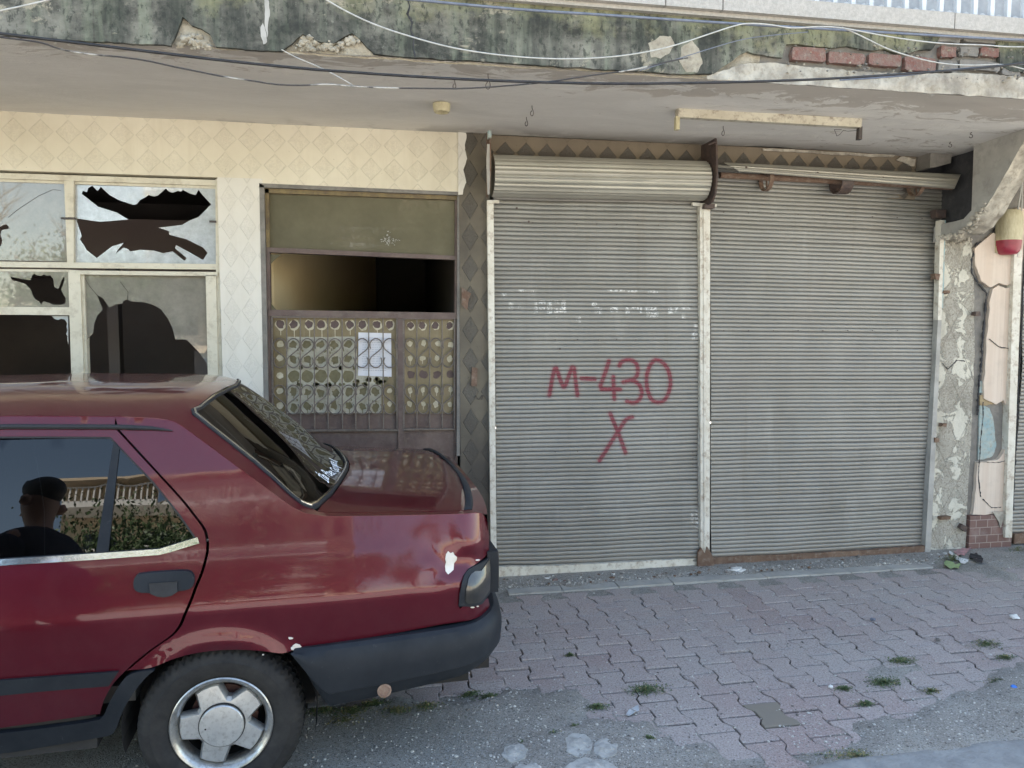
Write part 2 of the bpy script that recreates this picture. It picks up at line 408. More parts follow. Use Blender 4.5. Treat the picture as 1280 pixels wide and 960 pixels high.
M['cable_blue'] = simple('greyblue_cable', (.13, .15, .20), (.20, .22, .27), 30, rough=.5, bump=.1)
M['cable_white'] = simple('white_cable', (.62, .61, .57), (.45, .44, .41), 30, rough=.5, bump=.1)
M['cable_mixed'] = simple('taped_cable', (.06, .055, .055), (.5, .48, .44), 3.2, rough=.6, bump=.1, lo=.52, hi=.56)
M['iron'] = simple('hook_iron', (.05, .045, .045), (.09, .07, .06), 40, rough=.6, bump=.3)
def k_shutter():
    k = N('zinc_shutter')
    x, y, z = k.sep(k.pos())[:3]
    n1 = k.noise(1.0, 6, .62, k.pos((2.2, 1, .8)))
    col = k.mix(k.ramp(n1, [(.35, 0), (.66, 1)]), (.265, .257, .235), (.335, .325, .298))
    band = k.noise(1.0, 5, .7, k.pos((.25, 1, 9)))
    col = k.mix(k.ramp(band, [(.45, 0), (.68, .5)]), col, (.215, .20, .17))
    run = k.noise(1.0, 6, .7, k.pos((11, 1, .55), (2, 0, 7))); col = k.mix(k.ramp(run, [(.56, 0), (.72, .28)]), col, (.20, .175, .14))
    pale = k.noise(1.0, 5, .6, k.pos((5, 1, 1.3), (8, 0, 1))); col = k.mix(k.ramp(pale, [(.60, 0), (.74, .28)]), col, (.48, .465, .43))
    d = k.ramp(k.noise(1.0, 8, .72, k.pos((14, 1, 26))), [(.55, 0), (.78, .5)])
    col = k.mix(d, col, (.20, .185, .155))
    rust = k.ramp(k.noise(26, 6, .7), [(.70, 0), (.76, .6)])
    col = k.mix(rust, col, (.14, .09, .06))
    col = k.mix(k.math('MULTIPLY', k.attr('groove'), .8), col, (.085, .08, .07))
    # dust at the foot of the curtain
    ft = k.math('MULTIPLY', k.ramp(z, [(.02, 1), (.30, 0)]), k.ramp(k.noise(9, 6, .7), [(.35, 0), (.7, .7)]))
    col = k.mix(ft, col, (.30, .275, .24))
    wn = k.noise(70, 4, .75); w = k.math('MULTIPLY', k.attr('white'), k.ramp(wn, [(.46, 0), (.55, 1)]))
    col = k.mix(w, col, (.74, .73, .70))
    rn = k.noise(90, 4, .7); r = k.math('MULTIPLY', k.attr('spray'), k.ramp(rn, [(.22, .35), (.5, 1)]))
    col = k.mix(r, col, (.20, .010, .028))
    met = k.math('MULTIPLY', k.math('SUBTRACT', 1.0, k.math('MAXIMUM', k.attr('spray'), k.attr('white'))), .35)
    return k.pr(col, k.math('ADD', .36, k.math('MULTIPLY', n1, .25)), met, nrm=k.bump(k.noise(1.0, 5, .6, k.pos((30, 1, 12))), .25, .002))
M['shutter'] = k_shutter()
def k_roll():
    k = N('roll_metal')
    col = k.mix(k.ramp(k.noise(1.0, 6, .62, k.pos((2.2, 3, 3))), [(.35, 0), (.66, 1)]), (.36, .34, .29), (.45, .43, .37))
    col = k.mix(k.ramp(k.noise(1.0, 8, .72, k.pos((4, 30, 30))), [(.55, 0), (.78, .6)]), col, (.25, .21, .16))
    col = k.mix(k.ramp(k.noise(20, 6, .7), [(.68, 0), (.76, .7)]), col, (.13, .09, .07))
    return k.pr(col, .38, .4, nrm=k.bump(k.noise(40, 5), .2, .002))
M['roll'] = k_roll()
# --- glass
def k_glass(name, tint, dustc, dust0, refl, rough=.02, dscale=8):
    k = N(name)
    tr = k.n('ShaderNodeBsdfTransparent'); tr.inputs[0].default_value = (*tint, 1)
    gl = k.n('ShaderNodeBsdfGlossy'); gl.inputs['Roughness'].default_value = rough; gl.inputs[0].default_value = (.95, .95, .95, 1)
    df = k.n('ShaderNodeBsdfDiffuse'); df.inputs[0].default_value = (*dustc, 1)
    fr = k.n('ShaderNodeFresnel'); fr.inputs[0].default_value = 1.5
    a = k.n('ShaderNodeMixShader'); k.set(a.inputs[0], k.ramp(k.noise(dscale, 8, .7), [(.3, dust0*.75), (.7, min(1, dust0*1.25))])); k.t.links.new(tr.outputs[0], a.inputs[1]); k.t.links.new(df.outputs[0], a.inputs[2])
    b = k.n('ShaderNodeMixShader'); k.set(b.inputs[0], k.math('MULTIPLY', fr.outputs[0], refl, clamp=True)); k.t.links.new(a.outputs[0], b.inputs[1]); k.t.links.new(gl.outputs[0], b.inputs[2])
    k.t.links.new(b.outputs[0], k.out.inputs[0]); return k.m
M['glass_dusty'] = k_glass('dusty_glass', (.5, .5, .5), (.40, .37, .32), .62, 2.0)
M['glass_pale'] = k_glass('pale_frosted_glass', (.4, .4, .4), (.62, .66, .70), .85, 2.0, dscale=20)
M['glass_clear'] = k_glass('clear_glass', (.75, .75, .75), (.3, .3, .28), .10, 3.0)
M['glass_olive'] = k_glass('olive_glass', (.3, .3, .22), (.175, .158, .108), .93, .5, dscale=3)
M['car_glass'] = k_glass('tinted_car_glass', (.025, .03, .032), (.3, .3, .3), .004, 1.25, rough=.0)
M['car_glass_rear'] = k_glass('tinted_rear_glass', (.06, .065, .062), (.3, .3, .28), .006, 1.15, rough=.0)
# --- ground
def k_paver():
    k = N('paver_block'); v = k.pos()
    rnd = k.attr('tone')
    col = k.mix(rnd, (.355, .27, .25), (.43, .36, .335))
    col = k.mix(k.ramp(k.noise(1.3, 7, .65), [(.38, 0), (.66, .75)]), col, (.40, .365, .335))
    col = k.mix(k.ramp(k.noise(160, 3, .7), [(.5, 0), (.70, .75)]), col, (.60, .57, .55))
    col = k.mix(k.ramp(k.noise(110, 3, .7, k.pos((1, 1, 1), (7, 3, 1))), [(.52, 0), (.68, .8)]), col, (.13, .11, .11))
    st = k.ramp(k.noise(5, 8, .75), [(.62, 0), (.72, .5)])
    col = k.mix(st, col, (.20, .18, .165))
    col = k.mix(k.attr('odd'), col, (.25, .22, .18))
    return k.pr(col, .88, nrm=k.bump(k.noise(140, 5, .7), .55, .003), spec=.3)
M['paver'] = k_paver()
def k_dirt():
    k = N('gritty_dirt')
    col = k.mix(k.ramp(k.noise(2.2, 8, .65), [(.38, 0), (.64, 1)]), (.285, .265, .235), (.39, .37, .335))
    g = k.vor(190, out='Color'); gs = k.sep(g)[0]
    col = k.mix(k.math('MULTIPLY', k.ramp(gs, [(.55, 0), (1, 1)]), .55), col, (.50, .49, .47))
    col = k.mix(k.ramp(gs, [(0, .75), (.22, 0)]), col, (.10, .095, .09))
    col = k.mix(k.ramp(k.noise(9, 8, .75), [(.58, 0), (.70, .6)]), col, (.20, .17, .13))
    zz = k.sep(k.pos())[2]; col = k.mix(k.ramp(k.math('MULTIPLY_ADD', zz, 100, 1.0), [(.25, .9), (.65, 0)]), col, (.055, .045, .038))
    h = k.math('ADD', k.math('MULTIPLY', k.vor(190), -1.0), k.noise(60, 6, .7))
    return k.pr(col, .95, nrm=k.bump(h, .8, .006), spec=.2)
M['dirt'] = k_dirt()
M['asphalt'] = simple('street_asphalt', (.17, .165, .155), (.23, .22, .205), 3, bump=.8, bscale=200, bdist=.004, dirt=(.2, .19, .17), dirt_amt=.5)
M['kerb'] = simple('kerb_concrete', (.36, .365, .36), (.27, .275, .275), 9, bump=1.0, bscale=45, bdist=.010, dirt=(.24, .235, .22), dirt_amt=.6)
M['stone'] = simple('pale_stone', (.52, .51, .48), (.40, .39, .365), 12, bump=1.0, bscale=60, bdist=.006, dirt=(.22, .21, .19), dirt_amt=.6)
M['grit_w'] = simple('grit_pale', (.62, .60, .56), (.5, .48, .44), 50, bump=0)
M['grit_d'] = simple('grit_dark', (.10, .095, .09), (.2, .18, .16), 50, bump=0)
M['grit_m'] = simple('grit_mid', (.30, .285, .265), (.38, .36, .33), 50, bump=0)
M['weed'] = simple('weed_leaf', (.07, .11, .045), (.12, .16, .07), 40, rough=.6, bump=0)
M['weed_dry'] = simple('dry_leaf', (.30, .26, .12), (.22, .19, .09), 40, rough=.8, bump=0)
M['leaf'] = simple('tree_leaf', (.035, .07, .02), (.07, .11, .03), 5, rough=.55, bump=0)
M['bark'] = simple('bark', (.12, .09, .065), (.2, .16, .12), 14, bump=.8)
# --- car
def k_paint():
    k = N('maroon_car_paint'); v = k.pos(obj=True)
    n = k.noise(2.5, 6, .6, v)
    col = k.mix(n, (.085, .0028, .011), (.108, .0036, .014))
    fl = k.ramp(k.noise(900, 2, .5, v), [(.3, .82), (.7, 1.12)])
    col = k.mix(1.0, col, fl, 'MULTIPLY')
    dust = k.ramp(k.noise(6, 8, .7, v), [(.45, .0), (.85, .06)])
    col = k.mix(dust, col, (.30, .19, .17))
    x, y, z = k.sep(v)[:3]
    rd = k.math('ADD', .30, k.math('MULTIPLY', n, .12))
    cr = k.math('ADD', .035, k.math('MULTIPLY', k.ramp(k.noise(9, 6, .7, v), [(.4, 0), (.75, 1)]), .05))
    sc = k.ramp(k.noise(1.0, 3, .5, k.pos((3, 1, 90), obj=True)), [(.70, 0), (.73, .0)])
    col = k.mix(sc, col, (.4, .2, .2))
    # shallow waviness of old repaired sheet metal
    wav = k.noise(3.4, 2, .4, k.pos((.8, 1, 1.4), obj=True))
    return k.pr(col, rd, .45, nrm=k.bump(wav, .22, .010, k.bump(k.noise(1.2, 1, .4, v), .4, .02)), coat=.85, coat_rough=k.math('MULTIPLY', cr, .9), spec=.3, cnrm=k.bump(k.noise(2.2, 1, .4, v), .22, .01))
M['paint'] = k_paint()
def k_plastic():
    k = N('black_plastic'); v = k.pos(obj=True)
    col = k.mix(k.ramp(k.noise(5, 7, .65, v), [(.35, 0), (.7, 1)]), (.013, .016, .021), (.026, .030, .036))
    col = k.mix(k.ramp(k.noise(34, 8, .75, v), [(.62, 0), (.78, .35)]), col, (.20, .19, .18))
    return k.pr(col, k.math('ADD', .42, k.math('MULTIPLY', k.noise(8, 5, .6, v), .2)), nrm=k.bump(k.noise(240, 3, .5, v), .25, .001), spec=.2)
M['plastic'] = k_plastic()
M['rubber'] = simple('door_rubber', (.012, .012, .014), (.02, .02, .022), 30, rough=.6, bump=.1, obj=True)
M['chrome'] = simple('worn_chrome', (.72, .72, .70), (.6, .6, .57), 20, rough=.16, metal=1.0, bump=.1, obj=True)
M['alloy'] = simple('silver_alloy', (.68, .69, .68), (.58, .59, .59), 22, rough=.36, metal=.75, bump=.15, obj=True, dirt=(.18, .17, .16), dirt_amt=.5)
M['alloy_lip'] = simple('dusty_lip', (.55, .55, .53), (.40, .39, .37), 30, rough=.3, metal=.85, bump=.2, obj=True, dirt=(.16, .14, .12), dirt_amt=.7)
M['drum'] = simple('rusty_drum', (.11, .045, .035), (.07, .035, .03), 20, rough=.7, bump=.5, obj=True)
M['under'] = simple('underbody', (.018, .017, .017), (.03, .028, .027), 10, rough=.8, bump=.3, obj=True)
def k_tyre():
    k = N('tyre_rubber'); v = k.pos(obj=True)
    col = k.mix(k.ramp(k.noise(12, 7, .7, v), [(.35, 0), (.7, 1)]), (.016, .016, .017), (.042, .040, .038))
    return k.pr(col, .78, nrm=k.bump(k.noise(120, 4, .6, v), .3, .001), spec=.35)
M['tyre'] = k_tyre()
M['smoke_lens'] = simple('smoked_lens', (.012, .011, .010), (.04, .036, .028), 12, rough=.35, bump=.15, obj=True, coat=1.0)
M['reflector'] = simple('dusty_reflector', (.20, .11, .08), (.30, .22, .17), 60, rough=.35, bump=.2, obj=True)
M['filler'] = simple('white_filler', (.74, .70, .64), (.66, .60, .52), 30, rough=.7, bump=.4, obj=True)
M['sticker'] = simple('white_lettering', (.80, .82, .84), None, rough=.6, bump=0, obj=True)
M['seat'] = simple('car_seat', (.09, .085, .08), (.13, .125, .12), 10, bump=.3, obj=True)
M['paper'] = simple('white_paper', (.78, .78, .82), (.72, .72, .77), 8, rough=.8, bump=.2)
M['ink'] = simple('paper_ink', (.45, .46, .52), (.6, .6, .66), 90, rough=.8, bump=0)
M['plate'] = simple('plain_white', (.78, .78, .76), (.66, .66, .64), 20, rough=.5, bump=.3)
M['blue_cap'] = simple('blue_plastic', (.03, .17, .62), (.05, .22, .7), 20, rough=.4, bump=.1)
M['leaf_pale'] = simple('pale_leaf', (.36, .44, .22), (.28, .36, .16), 30, rough=.7, bump=.2)
M['wrap_dark'] = simple('dark_wrapper', (.03, .03, .035), (.2, .12, .12), 60, rough=.4, bump=.4, lo=.6, hi=.65)
M['wrap_pink'] = simple('pink_wrapper', (.55, .30, .30), (.3, .2, .2), 30, rough=.5, bump=.3)
M['cloth_dark'] = simple('dark_jacket', (.012, .014, .025), (.02, .022, .035), 20, rough=.9, bump=.2)
M['skin'] = simple('skin', (.36, .2, .14), (.40, .23, .16), 20, rough=.5, bump=.1)
M['hair'] = simple('dark_hair', (.015, .012, .01), (.03, .025, .02), 60, rough=.6, bump=.4)
M['trouser'] = simple('grey_trousers', (.05, .05, .06), (.08, .08, .09), 20, rough=.9, bump=.2)
M['opp_wall'] = simple('sunlit_wall', (.62, .50, .36), (.54, .43, .30), 1, bump=.2, bscale=20, dirt=(.35, .3, .24), dirt_amt=.4)
M['opp_white'] = simple('balcony_white', (.74, .72, .68), (.64, .62, .58), 2, bump=.2)
M['opp_glass'] = simple('house_window', (.03, .035, .04), None, rough=.08, bump=0)
# ================================================================ THE BUILDING
bld = thing('building', (0, 5.1, 0), 'shabby concrete building with diamond stucco, broken windows and closed roller shutters behind the car', 'building')
def pq(mb, c, Y, d, mi=0):
    mb.prism([PY(x, y, Y) for x, y in c], (0, d, 0), mi)
def wallpanel(name, outer, mat, Y=5.1, thick=.12, holes=(), parent=None, label=None):
    mb = MB(); panel(mb, outer, flatY(Y), thick, holes)
    o = mb.obj(name, mat, parent or bld)
    if label: o['label'] = label
    return o
# --- wall sheets
wallpanel('upper_wall_band', [(-9, 2.645), (-.645, 2.645), (-.645, 2.60), (.592, 2.585), (.592, 2.99), (-9, 2.99)], M['cream'], label='cream stucco band with two rows of diamonds under the soffit')
wallpanel('wall_strip', [(-.915, 0), (-.645, 0), (-.645, 2.6452), (-.915, 2.6452)], M['cream_tall'], label='white stucco strip between the broken window and the doorway')
wallpanel('wall_below_window', [(-9, 0), (-.9152, 0), (-.9152, .84), (-9, .84)], M['cream_tall'])
wallpanel('wall_beside_window', [(-9, .84), (-3.6, .84), (-3.6, 2.645), (-9, 2.645)], M['cream_tall'])
wallpanel('pillar_face', [(.5925, 0), (.795, 0), (.795, 2.99), (.5925, 2.99)], M['sooty'], Y=5.095, label='soot-darkened stucco pillar between door and shutters')
# ragged cream paint edge over the sooty pillar
mb = MB(); E_ = rough_line([(.64, 2.985), (.625, 2.9), (.645, 2.82), (.625, 2.74), (.64, 2.66), (.615, 2.585)], .012, .015, 3)
panel(mb, [(.586, 2.583), (.586, 2.985)]+E_, flatY(5.088), .006); mb.obj('plaster_edge', M['cream_tall'], bld)
wallpanel('lintel', [(.797, 2.66), (3.98, 2.66), (3.98, 2.985), (.797, 2.985)], M['lintel'], Y=5.13, thick=.2, label='lintel with dark triangle stucco above the shutters')
wallpanel('pillar_face', rough_line([(4.19, 0), (4.50, 0), (4.505, 1.5), (4.47, 2.05), (4.44, 2.33), (4.40, 2.44), (4.19, 2.44)], .008, .03, 5), M['rough_pillar'], Y=5.085, thick=.15, label='flaked grey pillar right of the second shutter')
# recess beside the bracket, its shade put into the colour
mb = MB(); mb.box((3.982, 5.16, 2.36), (4.6, 5.3, 2.985)); mb.obj('recess', M['hollow_shade'], bld)
mb = MB(); panel(mb, rough_line([(3.985, 2.86), (4.15, 2.9), (4.155, 2.975), (3.985, 2.975)], .006, .03, 2), flatY(4.99), .15); mb.obj('lintel_end', M['grey_concrete'], bld)
# whitish scraped edge between lintel and soffit
mb = MB()
P_ = rough_line([(2.75, 2.962), (3.3, 2.955), (3.78, 2.955), (3.80, 2.972), (3.3, 2.975), (2.75, 2.976)], .006, .02, 8)
panel(mb, P_, flatY(5.115), .012)
P_ = rough_line([(3.80, 2.93), (3.96, 2.90), (3.97, 2.955), (3.85, 2.965)], .012, .02, 9)
panel(mb, P_, flatY(5.115), .012)
mb.obj('plaster_edge', M['whitewash'], bld)

# --- pink pier with its cracks, blue remnant and tiles
mb = MB(); mb.box((4.38, 5.10, 0), (4.905, 5.3, 2.98)); mb.obj('pier_core', M['grey_concrete'], bld)
crk = [(4.63, 2.46), (4.60, 2.40), (4.47, 2.33), (4.44, 2.22), (4.45, 2.12), (4.53, 2.03), (4.585, 1.97), (4.575, 1.8), (4.57, 1.62), (4.555, 1.36), (4.55, 1.05)]
mb = MB()
up = rough_line([(4.45, 2.30), (4.46, 2.18), (4.52, 2.06), (4.60, 2.02), (4.66, 2.055), (4.74, 2.03), (4.86, 2.06), (4.88, 2.6), (4.80, 2.62), (4.68, 2.40), (4.60, 2.42), (4.52, 2.36)], .012, .02, 11)
panel(mb, smooth_poly(up, 1), flatY(5.068), .03)
lo = rough_line([(4.62, 2.00), (4.67, 2.035), (4.74, 2.01), (4.865, 2.04), (4.875, 1.05), (4.80, 1.10), (4.76, 1.16), (4.70, 1.13), (4.585, 1.18), (4.59, 1.6), (4.60, 1.9)], .01, .02, 12)
panel(mb, lo, flatY(5.072), .027)
st = rough_line([(4.875, 1.055), (4.835, 1.07), (4.85, .98), (4.845, .80), (4.80, .78), (4.74, .70), (4.56, .69), (4.545, .28), (4.885, .28)], .01, .02, 14)
panel(mb, st, flatY(5.07), .029)
o = mb.obj('paint_layer', M['pink'], bld); o['label'] = 'cracked pale pink paint layer on the pier'
mb = MB()
panel(mb, rough_line([(4.57, .70), (4.70, .72), (4.73, .80), (4.70, 1.0), (4.66, 1.10), (4.57, 1.12)], .015, .02, 15), flatY(5.088), .01)
panel(mb, rough_line([(4.565, 1.22), (4.64, 1.21), (4.645, 1.31), (4.565, 1.31)], .008, .02, 16), flatY(5.088), .01)
o = mb.obj('paint_remnant', M['blue_paint'], bld); o['label'] = 'patch of old blue paint exposed on the pier'
mb = MB(); panel(mb, rough_line([(4.565, 1.125), (4.70, 1.13), (4.71, 1.19), (4.60, 1.205), (4.565, 1.20)], .008, .02, 17), flatY(5.083), .01)
mb.obj('paint_remnant', M['ochre_patch'], bld)
mb = MB(); mb.box((4.51, 5.062, 0), (4.885, 5.099, .275)); o = mb.obj('tile_plinth', M['tile'], bld); o['label'] = 'brown brick-like tiles at the foot of the pink pier'
mb = MB(); panel(mb, rough_line([(4.70, .30), (4.82, .30), (4.80, .24), (4.775, .17), (4.755, .22)], .005, .015, 3), flatY(5.052), .006); mb.obj('paint_flake', M['whitewash'], bld)
# cracks as thin dark grooves standing in the plaster joints
def crack(pts, r, Y, name='crack', mat='hollow_shade'):
    mb = MB(); q = rough_line(pts, .008, .012, random.random()*50)
    mb.tube([(x, Y+random.uniform(-.001, .001), z) for x, z in q], [r*random.uniform(.35, 1.4) for _ in q], 5); return mb.obj(name, M[mat], bld)
crack(crk, .007, 5.084); crack([(4.62, 1.63), (4.70, 1.57), (4.84, 1.545)], .0035, 5.068); crack([(4.62, .40), (4.70, .335), (4.78, .33)], .004, 5.068)
crack([(4.585, 1.15), (4.58, .9), (4.57, .6), (4.60, .42)], .004, 5.068); crack([(4.885, 2.5), (4.885, 1.2), (4.89, .3)], .006, 5.066)
crack([(4.23, 1.45), (4.28, 1.40), (4.35, 1.47), (4.42, 1.46)], .0035, 5.083)
crack([(4.545, .69), (4.7, .685), (4.87, .69)], .003, 5.068)

# --- soffit, bracket, fascia
def rough_sheet(name, x0, x1, z0, z1, Y, amp, sp, mat, seed=0, sc_=6, bot=None, top=None, label=None, mi=None):
    mb = MB(); nx = max(2, int((x1-x0)/sp)); nz = max(2, int((z1-z0)/sp)); vs = []
    for j in range(nz+1):
        for i in range(nx+1):
            x = x0+(x1-x0)*i/nx; lo_ = bot(x) if bot else z0; hi_ = top(x) if top else z1; z = lo_+(hi_-lo_)*j/nz
            d = noise.fractal(Vector((x*sc_+seed, z*sc_, seed)), 1.0, 2.1, 5)*amp+noise.noise(Vector((x*sc_*7, z*sc_*7, seed)))*amp*.3
            vs.append((x, Y+d, z))
    mb.add(vs, [(j*(nx+1)+i, j*(nx+1)+i+1, (j+1)*(nx+1)+i+1, (j+1)*(nx+1)+i) for j in range(nz) for i in range(nx)])
    o = mb.obj(name, mat, bld, smooth=True)
    if label: o['label'] = label
    return o
mb = MB()
nx = 260; ny = 34; vs = []
for j in range(ny+1):
    for i in range(nx+1):
        x = -5+11.0*i/nx; y = 3.765+(5.12-3.765)*j/ny
        a = .004+.010*max(0, (4.25-y)/.5)+(.006 if x > 2.6 else 0)
        z = 2.985+noise.fractal(Vector((x*1.6, y*2.6, 3)), 1, 2.1, 5)*a - .022*max(0, x-3.0)*max(0, (y-4.2))
        vs.append((x, y, z))
mb.add(vs, [(j*(nx+1)+i, (j+1)*(nx+1)+i, (j+1)*(nx+1)+i+1, j*(nx+1)+i+1) for j in range(ny) for i in range(nx)])
mb.box((-9, 3.83, 3.02), (9, 5.3, 3.25))
mb.box((-9, 3.77, 2.985), (-5, 5.1, 3.02)); mb.box((6, 3.77, 2.985), (9, 5.1, 3.02))
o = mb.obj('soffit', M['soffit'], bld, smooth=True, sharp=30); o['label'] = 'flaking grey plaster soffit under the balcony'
# bracket
mb = MB(); prof = [(5.12, 2.35), (4.96, 2.365), (4.83, 2.39), (4.745, 2.425), (4.64, 2.52), (4.50, 2.70), (4.35, 2.90), (4.27, 3.0)]
vs = []; pr_ = []
for i in range(len(prof)-1):
    for k in range(6): t = k/6; pr_.append((prof[i][0]*(1-t)+prof[i+1][0]*t, prof[i][1]*(1-t)+prof[i+1][1]*t))
pr_.append(prof[-1]); n_ = len(pr_)
XB0, XB1 = 4.14, 4.31
for k in range(9):
    X = XB0+(XB1-XB0)*k/8
    for (yy, zz) in pr_:
        d = noise.fractal(Vector((X*11, yy*8, zz*8)), 1, 2.1, 5)*.020+.006*noise.noise(Vector((X*45, yy*45, zz*45)))
        vs.append((X+(d if k in (0, 8) else 0), yy+d, zz+d))
fs = [(k*n_+i, k*n_+i+1, (k+1)*n_+i+1, (k+1)*n_+i) for k in range(8) for i in range(n_-1)]
mb.add(vs, fs, 0)
side = [vs[i] for i in range(n_)]+[(XB0, 4.765, 3.0), (XB0, 4.76, 2.53), (XB0, 4.83, 2.48), (XB0, 5.12, 2.46)]
mb.add(side, [tuple(range(len(side)))], 1)
side = [vs[8*n_+i] for i in range(n_)]+[(XB1, 5.12, 3.0)]
mb.add(side, [tuple(reversed(range(len(side))))], 1)
o = mb.obj('bracket', [M['whitewash'], M['light_concrete']], bld, smooth=True, sharp=35); o['label'] = 'sloping concrete bracket under the right end of the balcony'
mb = MB(); mb.box((4.22, 4.79, 2.42), (4.36, 5.16, 2.98)); mb.obj('recess', M['hollow_shade'], bld)  # dark block standing in for the shade of the hollow
def lumpy(x0, x1, y0, y1, z0, z1, amp, mat, name, seed=0, n=10):
    mb = MB(); F_ = []
    def grid(fn):
        vs = [fn(i/n, j/n) for j in range(n+1) for i in range(n+1)]; vs = [Vector(v) for v in vs]
        vs = [v+Vector((1, 1, 1)).normalized()*amp*noise.fractal(v*14+Vector((seed, 0, 0)), 1, 2.1, 4) for v in vs]
        mb.add(vs, [(j*(n+1)+i, j*(n+1)+i+1, (j+1)*(n+1)+i+1, (j+1)*(n+1)+i) for j in range(n) for i in range(n)])
    L_ = lambda a, b, t: a+(b-a)*t
    grid(lambda u, v: (L_(x0, x1, u), y0, L_(z0, z1, v))); grid(lambda u, v: (x0, L_(y1, y0, u), L_(z0, z1, v))); grid(lambda u, v: (x1, L_(y0, y1, u), L_(z0, z1, v)))
    grid(lambda u, v: (L_(x0, x1, u), L_(y0, y1, v), z1)); grid(lambda u, v: (L_(x0, x1, u), L_(y1, y0, v), z0))
    return mb.obj(name, mat, bld, smooth=True, sharp=50)
mb = MB(); mb.box((4.145, 4.77, 2.455), (4.305, 5.11, 2.475)); mb.obj('bracket_ledge', M['light_concrete'], bld)
# crumbly fragments along the bracket edge
mb = MB()
for i in range(70):
    q = random.choice(pr_[4:26]); X = 4.13+random.uniform(-.015, .05); mb.rock((X, q[0]+random.uniform(-.02, .02), q[1]+random.uniform(-.015, .02)), random.uniform(.006, .022), flat=.9)
for i in range(26): mb.rock((4.2+random.uniform(-.06, .2), 5.05+random.uniform(-.05, .02), 2.38+random.uniform(-.04, .03)), random.uniform(.006, .02), flat=.9)
mb.obj('loose_plaster', M['whitewash'], bld)['kind'] = 'stuff'

bot_px = [(-300, 30), (-60, 41), (0, 45), (100, 50), (213, 57), (219, 45), (224, 30), (228, 21), (240, 31), (252, 36), (262, 42), (270, 59), (352, 64), (356, 60), (365, 55), (372, 48), (378, 43), (384, 46), (392, 50), (402, 52), (418, 54), (425, 50), (434, 44), (440, 42), (450, 50), (458, 58), (468, 67), (520, 72), (640, 79), (760, 87), (850, 92), (893, 92), (903, 84), (914, 77), (925, 68), (935, 64), (945, 67), (965, 70), (978, 72), (983, 55), (990, 54), (1010, 56), (1033, 59), (1040, 60), (1060, 58), (1078, 62), (1088, 64), (1105, 62), (1122, 67), (1135, 66), (1150, 62), (1165, 62), (1172, 52), (1178, 42), (1182, 37), (1200, 40), (1236, 46), (1246, 52), (1250, 66), (1250, 80), (1262, 88), (1290, 91), (1500, 112)]
bp = pxpoly(bot_px, 3.75)
bp = [(-9, bp[0][1])]+bp+[(9, 3.10)]
bp = rough_line(bp, .006, .012, 21)
mb = MB(); panel(mb, bp+[(9, 3.285), (-9, 3.285)], flatY(3.75), .02)
o = mb.obj('fascia', M['fascia'], bld); o['label'] = 'mossy green and black rendered balcony edge'
zi = lambda x: 2.975
rough_sheet('broken_concrete', -4.2, 2.0, 2.978, 3.25, 3.778, .014, .014, M['pale_plaster'], 4, 9, label='pale crumbled concrete exposed where the render fell off')
rough_sheet('broken_concrete', 2.0, 5.6, 2.978, 3.25, 3.780, .012, .014, M['grey_concrete'], 8, 9, label='grey broken concrete behind the exposed bricks')
mb = MB(); mb.box((-9, 3.80, 3.005), (9, 4.0, 3.26)); mb.obj('balcony_beam', M['grey_concrete'], bld)
wl = [(1.70, 2.99), (1.9, 3.06), (2.05, 3.075), (2.3, 3.065), (2.6, 3.06), (2.9, 3.07), (3.2, 3.09), (5.6, 3.10)]
ft = lambda x: float(np.interp(x, [a for a, b in wl], [b for a, b in wl]))+.006*noise.noise(Vector((x*30, 0, 0)))
rough_sheet('beam_edge', 1.70, 5.6, 2.97, 3.1, 3.752, .010, .011, M['whitewash'], 12, 10, bot=lambda x: 2.972+.006*noise.noise(Vector((x*12, 5, 0))), top=ft, label='flaking white lower edge of the balcony beam')
# lips of fallen render
mb = MB()
for px0, py0, n_, s_ in ((236, 50, 26, 14), (400, 58, 60, 30), (385, 50, 20, 8), (440, 50, 18, 8), (250, 57, 16, 12)):
    for i in range(n_):
        p = PY(px0+random.uniform(-s_, s_), py0+random.uniform(-5, 5), 3.765); mb.rock((p.x, 3.765+random.uniform(-.006, .012), p.z), random.uniform(.006, .024), flat=.8)
mb.obj('loose_plaster', M['pale_plaster'], bld)['kind'] = 'stuff'
# bricks showing
def brick(mb, x0, y0, x1, y1, mi=0, Y=3.748):
    a = PY(x0, y0, Y); b = PY(x1, y1, Y); cx = (a.x+b.x)/2; cz = (a.z+b.z)/2; hx = abs(b.x-a.x)/2-.003; hz = abs(a.z-b.z)/2-.002
    base = len(mb.v); P2 = []
    for k in range(28):
        t = 2*math.pi*k/28; c, s_ = math.cos(t), math.sin(t); e = .2
        x = cx+hx*math.copysign(abs(c)**e, c); z = cz+hz*math.copysign(abs(s_)**e, s_)
        q_ = noise.noise(Vector((x*30, z*30, 4)))*.006; P2.append((x+q_+random.uniform(-.003, .003), z+q_+random.uniform(-.003, .003)))
    panel(mb, P2, lambda a_, b_, off: (a_, Y+off+.004*noise.noise(Vector((a_*40, b_*40, 0))), b_), .04, sp=.015, mi=mi)
mb = MB()
for q in [(990, 57, 1033, 78), (1036, 63, 1081, 81), (1086, 66, 1127, 84), (1131, 69, 1170, 90), (1176, 57, 1196, 72), (1226, 58, 1249, 72)]: brick(mb, *q)
for q in [(1173, 74, 1197, 91), (1200, 57, 1224, 71), (1173, 38, 1201, 54), (1204, 40, 1246, 55), (1199, 74, 1251, 90), (1253, 84, 1276, 96)]: brick(mb, *q, mi=1, Y=3.754)
o = mb.obj('brickwork', [M['brick'], M['grey_concrete']], bld, smooth=True, sharp=40); o['label'] = 'row of exposed red bricks in the balcony edge'
mb = MB()
